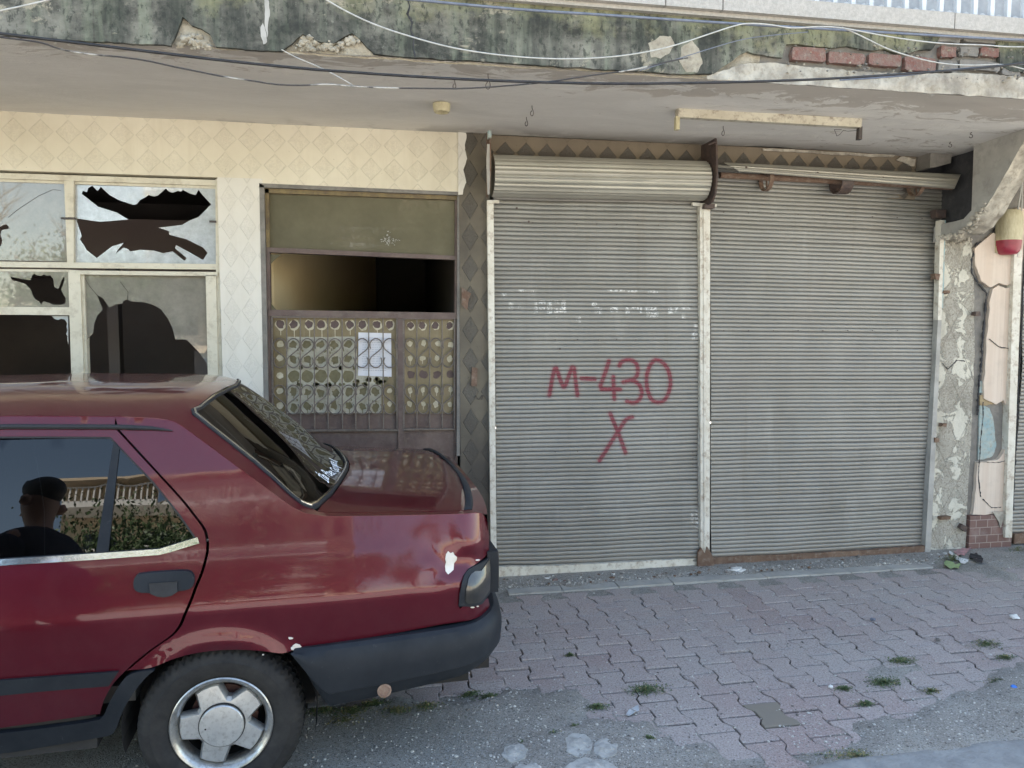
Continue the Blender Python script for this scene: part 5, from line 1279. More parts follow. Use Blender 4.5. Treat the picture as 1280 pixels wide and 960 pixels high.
# handwriting on the rear window
try:
    cu = bpy.data.curves.new('lettering', 'FONT'); cu.body = 'İla Poet Gonyatelli'; cu.size = .075; cu.shear = .35; cu.extrude = .0; cu.offset = .0012
    to = bpy.data.objects.new('lettering', cu); COL.objects.link(to)
    dg = bpy.context.evaluated_depsgraph_get(); me = bpy.data.meshes.new_from_object(to.evaluated_get(dg)); bpy.data.objects.remove(to)
    xs = [v.co.x for v in me.vertices]; x0_, x1_ = min(xs), max(xs)
    mb = MB(); vs = []
    for v in me.vertices:
        f = (v.co.x-x0_)/(x1_-x0_); s = -.585+f*.62; u = .385-.115*f*(1-f)*-.3+.045*f - v.co.y*.75 - .01*math.sin(f*9)
        vs.append(top(u, s, 0)+Vector((.001, 0, .0045)))
    mb.add(vs, [tuple(p.vertices) for p in me.polygons]); carobj('lettering', mb, M['sticker'], smooth=False, sharp=None, label='white handwritten lettering across the foot of the rear window')
except Exception as e: print('lettering', e)

# wheels
def wheel(u, far):
    root = None; w = .18; yo = .018
    def T(P): return [(p[0]+u, (p[1] if not far else CW-p[1]), p[2]) for p in P]
    mb = MB(); seg = 240; R_ = .2885
    prof = [(.172, yo+.020, 0), (.180, yo+.008, 0), (.195, yo+.000, 0), (.215, yo-.006, 0), (.238, yo-.007, 0), (.240, yo-.0045, 0), (.252, yo-.003, 0), (.264, yo+.003, 0), (.272, yo+.008, 1), (.281, yo+.018, 1), (R_-.002, yo+.032, 1), (R_, yo+.05, 1), (R_, yo+.060, 1), (R_-.007, yo+.062, 0), (R_-.007, yo+.068, 0), (R_, yo+.070, 1), (R_, yo+.105, 1), (R_-.007, yo+.107, 0), (R_-.007, yo+.113, 0), (R_, yo+.115, 1), (R_, yo+.13, 1), (R_-.004, yo+.15, 1), (.27, yo+.168, 1), (.24, yo+.18, 0), (.172, yo+.165, 0)]
    vs = []
    for j, (r, y, tr) in enumerate(prof):
        for k in range(seg):
            a = 2*math.pi*k/seg; rr = r
            if tr and ((k+int(j*1.3)) % 4 == 0): rr -= .009
            vs.append((rr*math.cos(a), y, .2885+rr*math.sin(a)))
    mb.add(T(vs), [(j*seg+k, (j+1)*seg+k, (j+1)*seg+(k+1) % seg, j*seg+(k+1) % seg) for j in range(len(prof)-1) for k in range(seg)])
    if far: rev(mb, 0)
    e = bpy.data.objects.new('wheel', None); COL.objects.link(e); e.parent = car; e.empty_display_size = .1
    ty = carobj('tyre', mb, M['tyre'], e, sharp=50)
    mb = MB()
    c0 = (u, 0, .2885)
    def L(prof, mi=0, seg=64):
        b = len(mb.v); k0 = len(mb.f); v = []
        for r, y in prof:
            for k in range(seg):
                a = 2*math.pi*k/seg; v.append((r*math.cos(a), y, .2885+r*math.sin(a)))
        mb.add(T(v), [(i*seg+k, (i+1)*seg+k, (i+1)*seg+(k+1) % seg, i*seg+(k+1) % seg) for i in range(len(prof)-1) for k in range(seg)], mi)
        if far: rev(mb, k0)
    L([(.176, yo+.024), (.178, yo+.006), (.174, yo+.003), (.166, yo+.006), (.161, yo+.012), (.152, yo+.024), (.148, yo+.042), (.147, yo+.075)], 1)
    L([(.147, yo+.075), (.146, yo+.15), (0, yo+.15)], 2)
    L([(.118, yo+.085), (.118, yo+.12)], 3); L([(.118, yo+.085), (0, yo+.085)], 3)
    # star: five tapering spokes
    base = math.radians(110); P0 = []; P1 = []
    for k in range(5):
        a = base+k*2*math.pi/5
        def ring5(tr, tw, vr, vw):
            return [(vr*math.cos(a-.63+vw), vr*math.sin(a-.63+vw)), (tr*math.cos(a-tw), tr*math.sin(a-tw)), (tr*1.005*math.cos(a-tw*.4), tr*1.005*math.sin(a-tw*.4)), (tr*1.005*math.cos(a+tw*.4), tr*1.005*math.sin(a+tw*.4)), (tr*math.cos(a+tw), tr*math.sin(a+tw)), (vr*math.cos(a+.63-vw), vr*math.sin(a+.63-vw))]
        P0 += ring5(.150, .31, .098, .08); P1 += ring5(.143, .265, .086, .08)
    n = len(P0); k0 = len(mb.f)
    v0 = [(x, yo+.062, .2885+z) for x, z in P0]; v1 = [(x, yo+.034, .2885+z) for x, z in P0]; v2 = [(x, yo+.022-.010*(1-math.hypot(x, z)/.141), .2885+z) for x, z in P1]
    mb.add(T(v0+v1+v2+[(0, yo+.008, .2885)]), [(i, (i+1) % n, (i+1) % n+n, i+n) for i in range(n)]+[(i+n, (i+1) % n+n, (i+1) % n+2*n, i+2*n) for i in range(n)]+[(i+2*n, (i+1) % n+2*n, 3*n) for i in range(n)])
    if far: rev(mb, k0)
    carobj('rim', mb, [M['alloy'], M['alloy_lip'], M['under'], M['drum']], e, sharp=35)
    mb = MB()
    L([(.0805, yo+.020), (.0805, yo+.0085), (.0775, yo+.0085)], 1, 48); L([(.0770, yo+.012), (.0765, yo+.003), (.0735, yo-.0005), (.045, yo-.003), (0, yo-.0035)], 0, 48)
    b = len(mb.v); k0 = len(mb.f); v = [(-.054+.0035*math.cos(k), yo-.0035, .2885+-.003+.0035*math.sin(k)) for k in np.linspace(0, 6.28, 9)[:-1]]; mb.add(T(v), [tuple(range(8))], 1)
    carobj('hub_cap', mb, [M['alloy'], M['under']], e, sharp=30)
wheel(0, False); wheel(0, True); wheel(-2.49, False); wheel(-2.49, True)
# arch liners, underbody, cabin
mb = MB()
for u0 in (0, -2.49):
    for far in (False, True):
        vs = []; na = 24
        for k in range(na+1):
            a = -.25+(math.pi+.5)*k/na
            for v in (.035, .30): vs.append((u0+.335*math.cos(a), v if not far else CW-v, .30+.325*math.sin(a)))
        mb.add(vs, [(2*k, 2*k+1, 2*k+3, 2*k+2) for k in range(na)])
        c = [(u0+.33*math.cos(a), .30 if not far else CW-.30, .30+.32*math.sin(a)) for a in np.linspace(-.3, math.pi+.3, 24)]; mb.add(c, [tuple(range(24))])
mb.box((-3.0, .32, .22), (.95, CW-.32, .42)); mb.box((-2.05, .06, .24), (-.42, CW-.06, .36)); mb.box((.42, .12, .36), (1.0, CW-.12, .56)); mb.tube([(.2, .9, .27), (1.02, .9, .27)], .025)
mb.box((-.02, .3, .42), (.05, CW-.3, .60)); mb.tube([(-.0, .12, .2885), (0, CW-.12, .2885)], .03)
carobj('underbody', mb, M['under'], smooth=False, sharp=None)
def softbox(mb, a, b, mi=0):
    mb.box(a, b, mi)
mb = MB()
softbox(mb, (-.52, .28, .45), (-.30, CW-.28, 1.0)); softbox(mb, (-.9, .28, .42), (-.40, CW-.28, .60)); softbox(mb, (-.30, .20, .93), (.36, CW-.20, .955)); softbox(mb, (-1.9, .10, .38), (-.3, CW-.10, .44))
for v in (.28, 1.0): softbox(mb, (-1.35, v, .45), (-1.2, v+.48, 1.02)); softbox(mb, (-1.75, v, .44), (-1.25, v+.48, .58)); softbox(mb, (-1.30, v+.12, 1.04), (-1.22, v+.36, 1.20))
for v in (.42, 1.08): softbox(mb, (-.40, v, 1.0), (-.30, v+.25, 1.10))
softbox(mb, (-2.1, .15, .6), (-1.85, CW-.15, .90))
carobj('seats', mb, M['seat'], smooth=False, sharp=None)
# bonnet, windscreen, nose
tpanel('windscreen', [(-2.03, -.93), (-2.03, .93), (-1.52, .90), (-1.52, -.90)], M['car_glass'], sp=.08, edge=.06)
tpanel('windscreen_frame', sline(-2.06)+sline(-1.5, a=1, b=-1), M['paint'], sp=None, edge=.04, holes=[[(-2.03, -.93), (-2.03, .93), (-1.52, .90), (-1.52, -.90)]])
tpanel('bonnet', sline(-3.13)+sline(-2.065, a=1, b=-1), M['paint'], sp=.08, edge=.05)
mb = MB(); mb.box((-3.14, .10, .58), (-3.08, CW-.10, .84)); nose = carobj('front_panel', mb, M['paint'], smooth=False, sharp=None)
mb = MB(); mb.box((-3.16, .45, .64), (-3.135, CW-.45, .80)); carobj('radiator_grille', mb, M['plastic'], smooth=False, sharp=None)
for v in (.14, CW-.44):
    mb = MB(); mb.box((-3.165, v, .65), (-3.13, v+.30, .80)); carobj('headlight', mb, M['chrome'], smooth=False, sharp=None)
mb = MB(); fp = [(-2.83, .0), (-3.0, .0), (-3.14, .06), (-3.20, .2), (-3.22, .6), (-3.22, CW/2)]; fp = fp+[(u, CW-v) for u, v in reversed(fp[:-1])]
vs = []
for u, v in fp:
    for o_, z_ in ((0, .56), (-.01, .54), (-.01, .36), (.02, .32)): vs.append((u+o_, v, z_))
mb.add(vs, [(k*4+j, k*4+j+1, (k+1)*4+j+1, (k+1)*4+j) for k in range(len(fp)-1) for j in range(3)]); carobj('bumper', mb, M['plastic'])
# ================================================================ GROUND
def struct(o): o['kind'] = 'structure'; return o
def stuff(o): o['kind'] = 'stuff'; return o
mb = MB(); mb.add([(-70, -70, -.055), (70, -70, -.055), (70, 70, -.055), (-70, 70, -.055)], [(0, 1, 2, 3)]); struct(mb.obj('street', M['asphalt']))
dirt1 = pxpoly([], 1) if False else [(-6, 3.36), (-2, 3.42), (-1.2, 3.50), (-.6, 3.50), (-.25, 3.44), (.10, 3.47), (.36, 3.37), (.55, 3.42), (.63, 3.50), (.72, 3.42), (.92, 3.40), (.93, 3.30), (.80, 3.18), (.86, 3.10), (1.0, 3.08), (1.12, 3.02), (1.17, 2.92), (1.32, 2.82), (1.38, 2.70), (1.6, 2.6), (1.6, 2.2), (-6, 2.2)]
dirt2 = [(1.70, 2.62), (1.95, 2.74), (2.06, 2.84), (2.25, 2.86), (2.38, 2.93), (2.55, 3.0), (2.80, 3.02), (3.1, 3.22), (3.6, 3.34), (5, 3.4), (9, 3.4), (9, 2.6), (1.7, 2.6)]
dirt3 = [(2.35, 3.34), (2.55, 3.42), (2.75, 3.40), (2.8, 3.28), (2.6, 3.22), (2.4, 3.24)]
dirt4 = [(4.05, 4.0), (4.3, 4.3), (4.6, 4.3), (4.5, 3.95), (4.2, 3.7)]
def sdpoly(x, y, P):
    d = 9
    for i in range(len(P)):
        ax, ay = P[i-1]; bx, by = P[i]; vx, vy = bx-ax, by-ay; t = max(0, min(1, ((x-ax)*vx+(y-ay)*vy)/(vx*vx+vy*vy+1e-12)))
        d = min(d, math.hypot(x-ax-t*vx, y-ay-t*vy))
    return -d if inpoly(x, y, P) else d
def dirt_h(x, y):
    n = noise.fractal(Vector((x*5, y*5, 1)), 1, 2.1, 5); n2 = noise.noise(Vector((x*40, y*40, 2)))
    m = 0
    for P, k in ((dirt1, 1), (dirt2, 1), (dirt3, .55), (dirt4, .5)):
        d = sdpoly(x, y, P) + n*.07
        m = max(m, k*min(1, max(0, .5-d/.09)))
    e = max(0, min(1, (y-4.80)/.10+n*.8))*1.0
    e = max(e, max(0, min(1, (x-4.0)/.3))*max(0, min(1, (y-4.45)/.3+n))*.8)
    b = -.0105+.003*n
    if y > 4.56 or (y < 3.8 and sdpoly(x, y, dirt1) < .14) or sdpoly(x, y, dirt2) < .1 or x > 3.9: b = max(b, -.0038+.001*n)
    lo = .35*max(0, noise.fractal(Vector((x*1.3+7, y*1.3, 5)), 1, 2.1, 4))
    return b+.020*max(m, e)+.010*lo*(.6+n)+n2*.0018
mb = MB(); x0, x1, y0, y1, st = -3.2, 6.6, 2.3, 5.2, .022; nx = int((x1-x0)/st); ny = int((y1-y0)/st); vs = []
for j in range(ny+1):
    for i in range(nx+1):
        x = x0+i*st; y = y0+j*st; vs.append((x, y, dirt_h(x, y)))
mb.add(vs, [(j*(nx+1)+i, j*(nx+1)+i+1, (j+1)*(nx+1)+i+1, (j+1)*(nx+1)+i) for j in range(ny) for i in range(nx)])
o = mb.obj('ground', M['dirt'], smooth=True); struct(o)
mb = MB(); mb.box((-30, 2.0, -.20), (x0-.001, 5.3, .001)); mb.box((x1+.001, 2.0, -.20), (30, 5.3, .001)); mb.box((x0, 2.0, -.2), (x1, 2.299, .001)); struct(mb.obj('ground', M['dirt']))
# interlocking pavers
PL, PP = .2115, .150
mb = MB(); tone = []; odd = []
rngp = random.Random(3)
def bo(y):   # zigzag of a joint, +1 at a block's ends, -1 at its waist
    y = abs((y % 1.0)-.5)*2     # 1 at ends, 0 at the waist
    return max(-1, min(1, (y-.5)*6))
target = PZ(983, 898)
for ci in range(-21, 45):
    xc = .085+ci*PP
    for rj in range(-2, 12):
        yb = 2.62+rj*PL+(PL/2 if ci % 2 else 0)+.006*math.sin(ci*2.1)
        yc = yb+PL/2
        if yb < 2.60 or yb+PL > 4.745: 
            if not (xc > 4.0 and yb+PL < 5.05): continue
        if yb < 2.52: continue
        # blocks torn out of the patches
        if sdpoly(xc, yc, dirt1) < -.02: continue
        g = .0028; ed = []
        ts = [0, .10, .17, .33, .41, .59, .67, .83, .90, 1]
        dx, dy, da = rngp.uniform(-.0022, .0022), rngp.uniform(-.0022, .0022), rngp.uniform(-.010, .010)
        tiltx, tilty, dz = rngp.gauss(0, .006), rngp.gauss(0, .006), rngp.gauss(0, .0013)
        sag = .006*noise.noise(Vector((xc*1.1, yc*1.1, 9)))
        R_ = [(PP/2+.0125*bo(t)-g, (t-.5)*(PL-4.4*g)) for t in ts]; out = R_+[(-a, b) for a, b in reversed(R_)]
        n = len(out); lay = []
        for ins, z in ((0, -.03), (0, -.0042), (.0012, -.0014), (.0042, 0)):
            for a, b in out:
                a2 = a-math.copysign(ins, a); b2 = b-math.copysign(min(ins, abs(b)), b)
                rx = a2*math.cos(da)-b2*math.sin(da); ry = a2*math.sin(da)+b2*math.cos(da)
                lay.append((xc+dx+rx, yc+dy+ry, z+dz+sag+rx*tiltx+ry*tilty+(0 if z > -.02 else 0)))
        mb.add(lay, [(k*n+i, k*n+(i+1) % n, (k+1)*n+(i+1) % n, (k+1)*n+i) for k in range(3) for i in range(n)]+[tuple(range(3*n, 4*n))])
        tn = rngp.random(); isodd = 1.0 if (abs(xc-target.x) < PP*.5 and abs(yc-target.y) < PL*.5) else 0
        tone += [tn]*(4*n); odd += [isodd]*(4*n)
pv = mb.obj('pavement', M['paver']); struct(pv)
for nm, ar in (('tone', tone), ('odd', odd)):
    at = pv.data.attributes.new(nm, 'FLOAT', 'POINT'); at.data.foreach_set('value', np.array(ar, np.float32))
# pale threshold slabs before the shutters
mb = MB(); xs = [.86, 1.22, 1.60, 1.98, 2.34, 2.66, 2.98, 3.30, 3.62, 3.95]
for i in range(len(xs)-1):
    z_ = random.uniform(.006, .012)
    P2 = rough_line([(xs[i]+.003, 4.750), (xs[i+1]-.003, 4.750), (xs[i+1]-.003, 4.85), (xs[i]+.003, 4.85), (xs[i]+.003, 4.750)], .0025, .03, i)
    panel(mb, P2[:-1], lambda a, b, off, z_=z_: (a, b, z_-off), .03); 
mb.f = [tuple(f) for f in mb.f]
struct(mb.obj('threshold_strip', M['light_concrete']))
# kerb at the street edge
mb = MB(); nx, ny = 320, 22; vs = []
for j in range(ny+1):
    for i in range(nx+1):
        x = 1.55+7*i/nx; e = 2.655+.012*noise.fractal(Vector((x*5, 0, 3)), 1, 2.1, 4)+.05*max(0, 1-(x-1.55)/.3)*-1; y = 2.30+(e-2.30)*j/ny
        z = .016+.004*noise.fractal(Vector((x*4, y*9, 0)), 1, 2.1, 5)+.0015*noise.noise(Vector((x*40, y*40, 0)))-(.022 if j == ny else (.004 if j == ny-1 else 0))-max(0, .12-(x-1.55))*.3
        vs.append((x, y, z))
mb.add(vs, [(j*(nx+1)+i, j*(nx+1)+i+1, (j+1)*(nx+1)+i+1, (j+1)*(nx+1)+i) for j in range(ny) for i in range(nx)])
struct(mb.obj('kerb', M['kerb'], smooth=True))

# grit, chips and dust lumps
rg = random.Random(11)
mb = MB(); random.seed(5)
def grit(x, y, r, mi, f=.6): mb.rock((x, y, max(dirt_h(x, y), .0)+r*.15), r, mi, f)
for i in range(7600):
    k = rg.random()
    if k < .42: x = rg.uniform(-1.0, 1.7); y = rg.uniform(2.6, 3.55)
    elif k < .66: x = rg.uniform(1.7, 4.6); y = 2.66+abs(rg.gauss(0, .3))
    elif k < .80: x = rg.uniform(.8, 4.3); y = 4.83+abs(rg.gauss(0, .07))
    else: x = rg.uniform(.3, 5.2); y = rg.uniform(2.8, 4.9)
    if sdpoly(x, y, dirt1) > .03 and k < .42: 
        if rg.random() < .7: continue
    r = min(.012, .0020+abs(rg.gauss(0, .0024))); mi = rg.choices([0, 1, 2], [.5, .15, .35])[0]
    grit(x, y, r, mi)
o = mb.obj('gravel', [M['grit_w'], M['grit_d'], M['grit_m']]); stuff(o)
# rubble along the shutters
mb = MB()
for i in range(520):
    x = rg.uniform(.82, 4.3); y = rg.uniform(4.86, 5.03); r = abs(rg.gauss(0, .006))+.003; mb.rock((x, y, .012+r*.2), min(r, .02), rg.choices([0, 1, 2, 3], [.2, .2, .5, .1])[0], .7)
stuff(mb.obj('rubble', [M['grit_w'], M['rust'], M['grit_m'], M['grit_d']]))

# --- small plants ------------------------------------------------------------
def weed(px, py, w, n, label, dry=.0, h=.02):
    c = PZ(px, py, .005); mb = MB(); rw = random.Random(int(px*7+py)); W_ = w*.85/max(1, 961/ (c.y*1.02)); n = int(n*1.7)
    for i in range(n):
        a = rw.uniform(0, 6.28); d = abs(rw.gauss(0, .5))*W_; x = c.x+d*math.cos(a); y = c.y+d*math.sin(a)*.55; z = .003+rw.random()*h*(1-min(1, d/(W_*1.3)))
        L_ = rw.uniform(.006, .013); an = rw.uniform(0, 6.28); t = rw.uniform(-.3, .7); dx, dy, dz = math.cos(an)*math.cos(t)*L_, math.sin(an)*math.cos(t)*L_, math.sin(t)*L_; sx, sy = -math.sin(an)*L_*.35, math.cos(an)*L_*.35
        mi = 1 if rw.random() < dry else 0
        mb.add([(x, y, z), (x+dx*.5+sx, y+dy*.5+sy, z+dz*.6+.001), (x+dx, y+dy, z+dz), (x+dx*.5-sx, y+dy*.5-sy, z+dz*.6)], [(0, 1, 2, 3)], mi)
        if i % 3 == 0: mb.tube([(x, y, 0), (x+dx*.4, y+dy*.4, z)], .0006, 3, 0)
    o = mesh_obj('weed', mb.v, mb.f, [M['weed'], M['weed_dry']], None, False, mb.m, loc=(c.x, c.y, 0)); meta(o, label, 'weed', 'weeds growing between the pavers'); return o
for a in [(712, 819, 9, 70, 'tiny round weed in a paver joint, farthest back of those right of the bumper'),
          (808, 862, 34, 330, 'low spreading green weed between pavers, straight below the M of the red writing'),
          (746, 884, 20, 170, 'weed on the left of a translucent scrap, at the edge of the last torn paver'),
          (693, 919, 44, 520, 'largest green weed clump in the grey dirt, above the pale broken stones'),
          (652, 930, 26, 170, 'straggly weed tuft beside a pale flat stone in the dirt'),
          (612, 871, 22, 200, 'weed at the paver edge just under the rear bumper corner'),
          (588, 868, 18, 140, 'small weed left of the one under the rear bumper corner'),
          (584, 899, 12, 80, 'tiny isolated weed in the grey dirt right of the grassy strip'),
          (811, 923, 9, 60, 'thin upright sprig beside the right rim of the dirt patch'),
          (717, 909, 10, 70, 'little weed wedged in a paver joint over the largest clump'),
          (1126, 826, 30, 260, 'curved dark green weed in the middle of the right-hand pavement'),
          (1104, 853, 40, 340, 'wide weed clump with pale specks in the right-hand pavement'),
          (1055, 861, 18, 130, 'small weed beside a white pebble on the right-hand pavement'),
          (1082, 880, 18, 120, 'loose weed in the joint in front of the wide right-hand clump'),
          (1164, 864, 22, 120, 'thin flat weed filling a straight paver joint on the right'),
          (1232, 805, 40, 200, 'scattered line of weed sprigs near the right edge of the picture'),
          (1257, 822, 22, 130, 'slanting row of weed sprigs above the blue bottle cap'),
          (1250, 852, 24, 170, 'weed strip just left of the blue bottle cap'),
          (1071, 946, 60, 340, 'yellow-green weed fringe along the broken kerb end'),
          (1192, 701, 40, 260, 'weeds sprouting among rubbish at the foot of the flaked pillar'),
          (1272, 690, 26, 160, 'dry weeds by the foot of the third shutter')]:
    weed(*a, dry=.5 if a[0] in (1071, 1272) else (.25 if a[0] > 1150 else .08), h=.05 if a[0] in (1192, 1272) else .014)
for k, (px, py, w, n) in enumerate([(404, 893, 34, 420), (440, 893, 40, 420), (466, 884, 34, 360), (498, 892, 40, 360), (532, 887, 40, 260), (430, 905, 50, 240)]):
    weed(px, py, w, n, ['dense weed tuft against the rear tyre', 'straw-mixed weeds second from the rear tyre along the pavers', 'taller dark weed below the bumper lamp socket', 'yellowing weed strip just right of the bumper lamp socket', 'thin weeds at the right end of the grassy strip under the bumper', 'dry trampled weeds on the dirt side of the grassy strip'][k], dry=[.2, .45, .3, .6, .5, .75][k], h=.035)

# --- litter --------------------------------------------------------------------
def lump(name, px, py, r, mat, label, cat, flat=.6, sub=2, Z=.004, amp=.3, sx=1.0, seed=0):
    c = PZ(px, py, Z); bm = bmesh.new(); bmesh.ops.create_icosphere(bm, subdivisions=sub, radius=1)
    vs = []
    for v in bm.verts:
        p = v.co.copy(); k = 1+amp*noise.fractal(p*1.6+Vector((seed, px, py)), 1, 2, 3); p = Vector((p.x*sx, p.y, p.z*flat))*k*r
        p.z = max(p.z, -r*flat*.5); vs.append(Vector((c.x, c.y, Z+r*flat*.5))+p)
    fs = [tuple(v.index for v in f.verts) for f in bm.faces]; bm.free()
    o = mesh_obj(name, vs, fs, mat, None, False, loc=(c.x, c.y, Z)); meta(o, label, cat); return o
def scrap(name, pts, mat, label, cat, Z=.008, curl=.004, thick=.0012):
    P2 = [PZ(x, y, Z) for x, y in pts]; mb = MB(); cx = sum(p.x for p in P2)/len(P2); cy = sum(p.y for p in P2)/len(P2)
    panel(mb, [(p.x, p.y) for p in P2], lambda a, b, off: (a, b, Z+curl*(1+math.sin(a*90+b*50))-off), thick, sp=.012, edge=.012, back=True)
    o = mesh_obj(name, mb.v, mb.f, mat, None, False, loc=(cx, cy, Z)); meta(o, label, cat); return o
lump('plastic_bag', 921, 714, .045, M['plate'], 'crumpled white plastic scrap at the foot of the cream guide post', 'litter', .38, 3, amp=.5, sx=1.35)
c = PZ(1267, 861, .006); mb = MB(); mb.lathe([(0, .012), (.012, .012), (.0145, .009), (.0150, 0), (.0130, 0), (.0125, .009), (0, .009)], (0, 0, 0), 'z', 20)
mb.v = [Matrix.Rotation(.35, 4, 'X') @ v+Vector((c.x, c.y, .008)) for v in mb.v]
o = mesh_obj('bottle_cap', mb.v, mb.f, M['blue_cap'], None, True, loc=(c.x, c.y, .008), sharp=40); meta(o, 'bright blue plastic bottle cap on the gritty pavement', 'bottle cap')
scrap('plastic_scrap', [(782, 893), (790, 885), (798, 883), (799, 888), (792, 893), (784, 895)], M['glass_pale'], 'translucent grey plastic scrap on a paver corner', 'litter')
lump('pebble', 748, 923, .011, M['leaf_pale'], 'small yellowish stone in the dirt patch', 'pebble', .7, 1)
lump('pebble', 1038, 860, .013, M['plate'], 'small white stone left of a weed on the right-hand pavement', 'pebble', .8, 1)
lump('paper_ball', 1268, 773, .024, M['plate'], 'crumpled white paper ball near the right edge', 'litter', .7, 2, amp=.5)
lump('foil_scrap', 1091, 775, .014, M['cable_blue'], 'small bluish crumpled wrapper in the middle of the pavement', 'litter', .6, 2, amp=.6)
lump('pebble', 684, 725, .020, M['plate'], 'white stone left of the red brick crumbs', 'pebble', .7, 1)
for k, (x, y, r, m) in enumerate(((694, 727, .030, 'brick'), (706, 728, .022, 'brick'), (716, 725, .018, 'rust'), (737, 724, .020, 'rust'), (765, 724, .026, 'rust'), (757, 727, .012, 'brick'), (818, 723, .022, 'rust'), (671, 728, .010, 'grit_w'))):
    lump('brick_fragment', x, y, r, M[m], ['largest red brick fragment under the left shutter', 'second red brick fragment right of the white stone', 'brown brick crumb right of the two red ones', 'brown crumb below the middle of the left shutter', 'large brown flake below the right half of the left shutter', 'tiny red crumb beside the large brown flake', 'brown flake near the right end of the left shutter', 'pale crumb left of the white stone'][k], 'rubble', .55, 1, seed=k)['group'] = 'fragments under the left shutter'
for k, pts in enumerate(([(706, 930), (715, 922), (734, 925), (742, 933), (738, 946), (722, 952), (709, 945)], [(745, 933), (757, 928), (771, 936), (768, 950), (752, 955), (742, 947)], [(628, 950), (634, 938), (650, 934), (660, 941), (655, 954), (640, 960)], [(700, 972), (712, 959), (731, 953), (761, 957), (778, 972)], [(636, 975), (648, 962), (668, 960), (682, 975)])):
    P2 = [(PZ(x, y).x, PZ(x, y).y) for x, y in pts]; P2 = rough_line(P2+[P2[0]], .012, .012, k*7)[:-1]; cx_ = sum(p[0] for p in P2)/len(P2); cy_ = sum(p[1] for p in P2)/len(P2)
    mb = MB(); panel(mb, P2, lambda a, b, off, k=k: (a, b, .020+.005*noise.fractal(Vector((a*30, b*30, k)), 1, 2, 4)-off+(.008 if off == 0 and math.hypot(a-cx_, b-cy_) < .03 else 0)), .04, sp=.010)
    o = mb.obj('broken_stone', M['stone'], None, True, sharp=50, loc=(cx_, cy_, 0)); meta(o, ['pale broken stone left of a crack in the dirt', 'pale broken stone right of a crack in the dirt', 'flat pale stone beside straggly weeds', 'wide pale stone at the bottom edge of the picture', 'low pale stone at the bottom edge right of the tyre'][k], 'stone', 'pale stones in the dirt')
lump('pebble', 503, 915, .016, M['rust'], 'brown leaf-like chip in the dirt right of the wheel', 'pebble', .4, 1)
scrap('leaf', [(1169, 798), (1173, 797.5), (1177, 800), (1175, 802), (1170, 801)], M['grit_d'], 'dark curled leaf in the middle of the right-hand pavement', 'leaf')
scrap('stick', [(434, 918), (440, 911), (442, 914), (436, 920)], M['plate'], 'short white stick in the weeds right of the tyre', 'litter')
scrap('stick', [(400, 942), (404, 936), (407, 938), (403, 944)], M['plate'], 'white bent straw end by the tyre', 'litter')
mb = MB(); mb.tube([PZ(x, y, .008) for x, y in smooth_line([(340, 952), (375, 948), (395, 944), (402, 940)], 2)], .0016, 5); o = mb.obj('straw', M['grit_w'], loc=PZ(375, 948)); meta(o, 'long pale straw lying beside the tyre', 'straw')
scrap('wrapper', [(1186, 690), (1191, 692), (1204, 700), (1211, 700), (1209, 704), (1203, 705), (1196, 700), (1188, 694)], M['plate'], 'white paper strip in the rubbish at the pillar foot', 'litter', Z=.02, curl=.006)
scrap('wrapper', [(1180, 703), (1187, 702), (1194, 706), (1201, 706), (1198, 711), (1188, 711), (1181, 708)], M['leaf_pale'], 'pale green leaf scrap in the rubbish at the pillar foot', 'litter', Z=.012, curl=.006)
scrap('wrapper', [(1213, 693), (1221, 693), (1229, 699), (1228, 704), (1219, 702), (1211, 698)], M['wrap_dark'], 'dark wrapper with pale print at the pillar foot', 'litter', Z=.016, curl=.008)
scrap('wrapper', [(1192, 690), (1200, 687), (1214, 686), (1206, 694), (1197, 695)], M['wrap_pink'], 'pinkish crumpled wrapper behind the dark one', 'litter', Z=.03, curl=.006)
lump('white_rubble', 1274, 675, .05, M['plate'], 'white crumbled plaster by the third shutter', 'rubble', .5, 2, amp=.5)
lump('pebble', 1230, 686, .016, M['plate'], 'white pebble in front of the brown tiles', 'pebble', .6, 1)

# ================================================================ THINGS ON THE FACADE
def cable(pts, r, mat, label, Y=3.62, ys=None, name='cable', sag=0):
    pl_ = smooth_line(pts, 2); mb = MB(); P3 = []
    for k, (x, y) in enumerate(pl_): P3.append(PY(x, y, Y if ys is None else ys[0]+(ys[1]-ys[0])*k/(len(pl_)-1)))
    mb.tube(P3, r, 6); c = P3[0]; o = mb.obj(name, mat, None, smooth=True, loc=c); meta(o, label, 'cable', 'cables strung along the balcony edge'); return o
cable([(-300, 4), (0, 42), (150, 60), (330, 82), (500, 95), (640, 102), (760, 105), (860, 104), (950, 102), (1050, 98), (1150, 91), (1230, 85), (1300, 76), (1600, 30)], .0062, M['cable_black'], 'thick black cable crossing the whole soffit edge', 3.60)
cable([(-260, 8), (0, 47), (50, 52), (75, 62), (110, 68), (150, 71), (185, 76), (215, 83), (250, 90), (285, 97), (315, 101), (345, 106), (380, 107), (410, 105), (440, 108), (480, 110), (530, 110.5), (580, 111), (625, 108), (660, 105), (690, 102), (740, 94), (790, 88), (830, 78), (860, 72)], .0036, M['cable_mixed'], 'thin wavy cable wrapped in white tape hanging under the black one', 3.64)
cable([(-200, 46), (-60, 26), (0, 13.5), (40, 5), (75, -4), (130, -20)], .0034, M['cable_white'], 'white cable rising at the top left corner', 3.58)
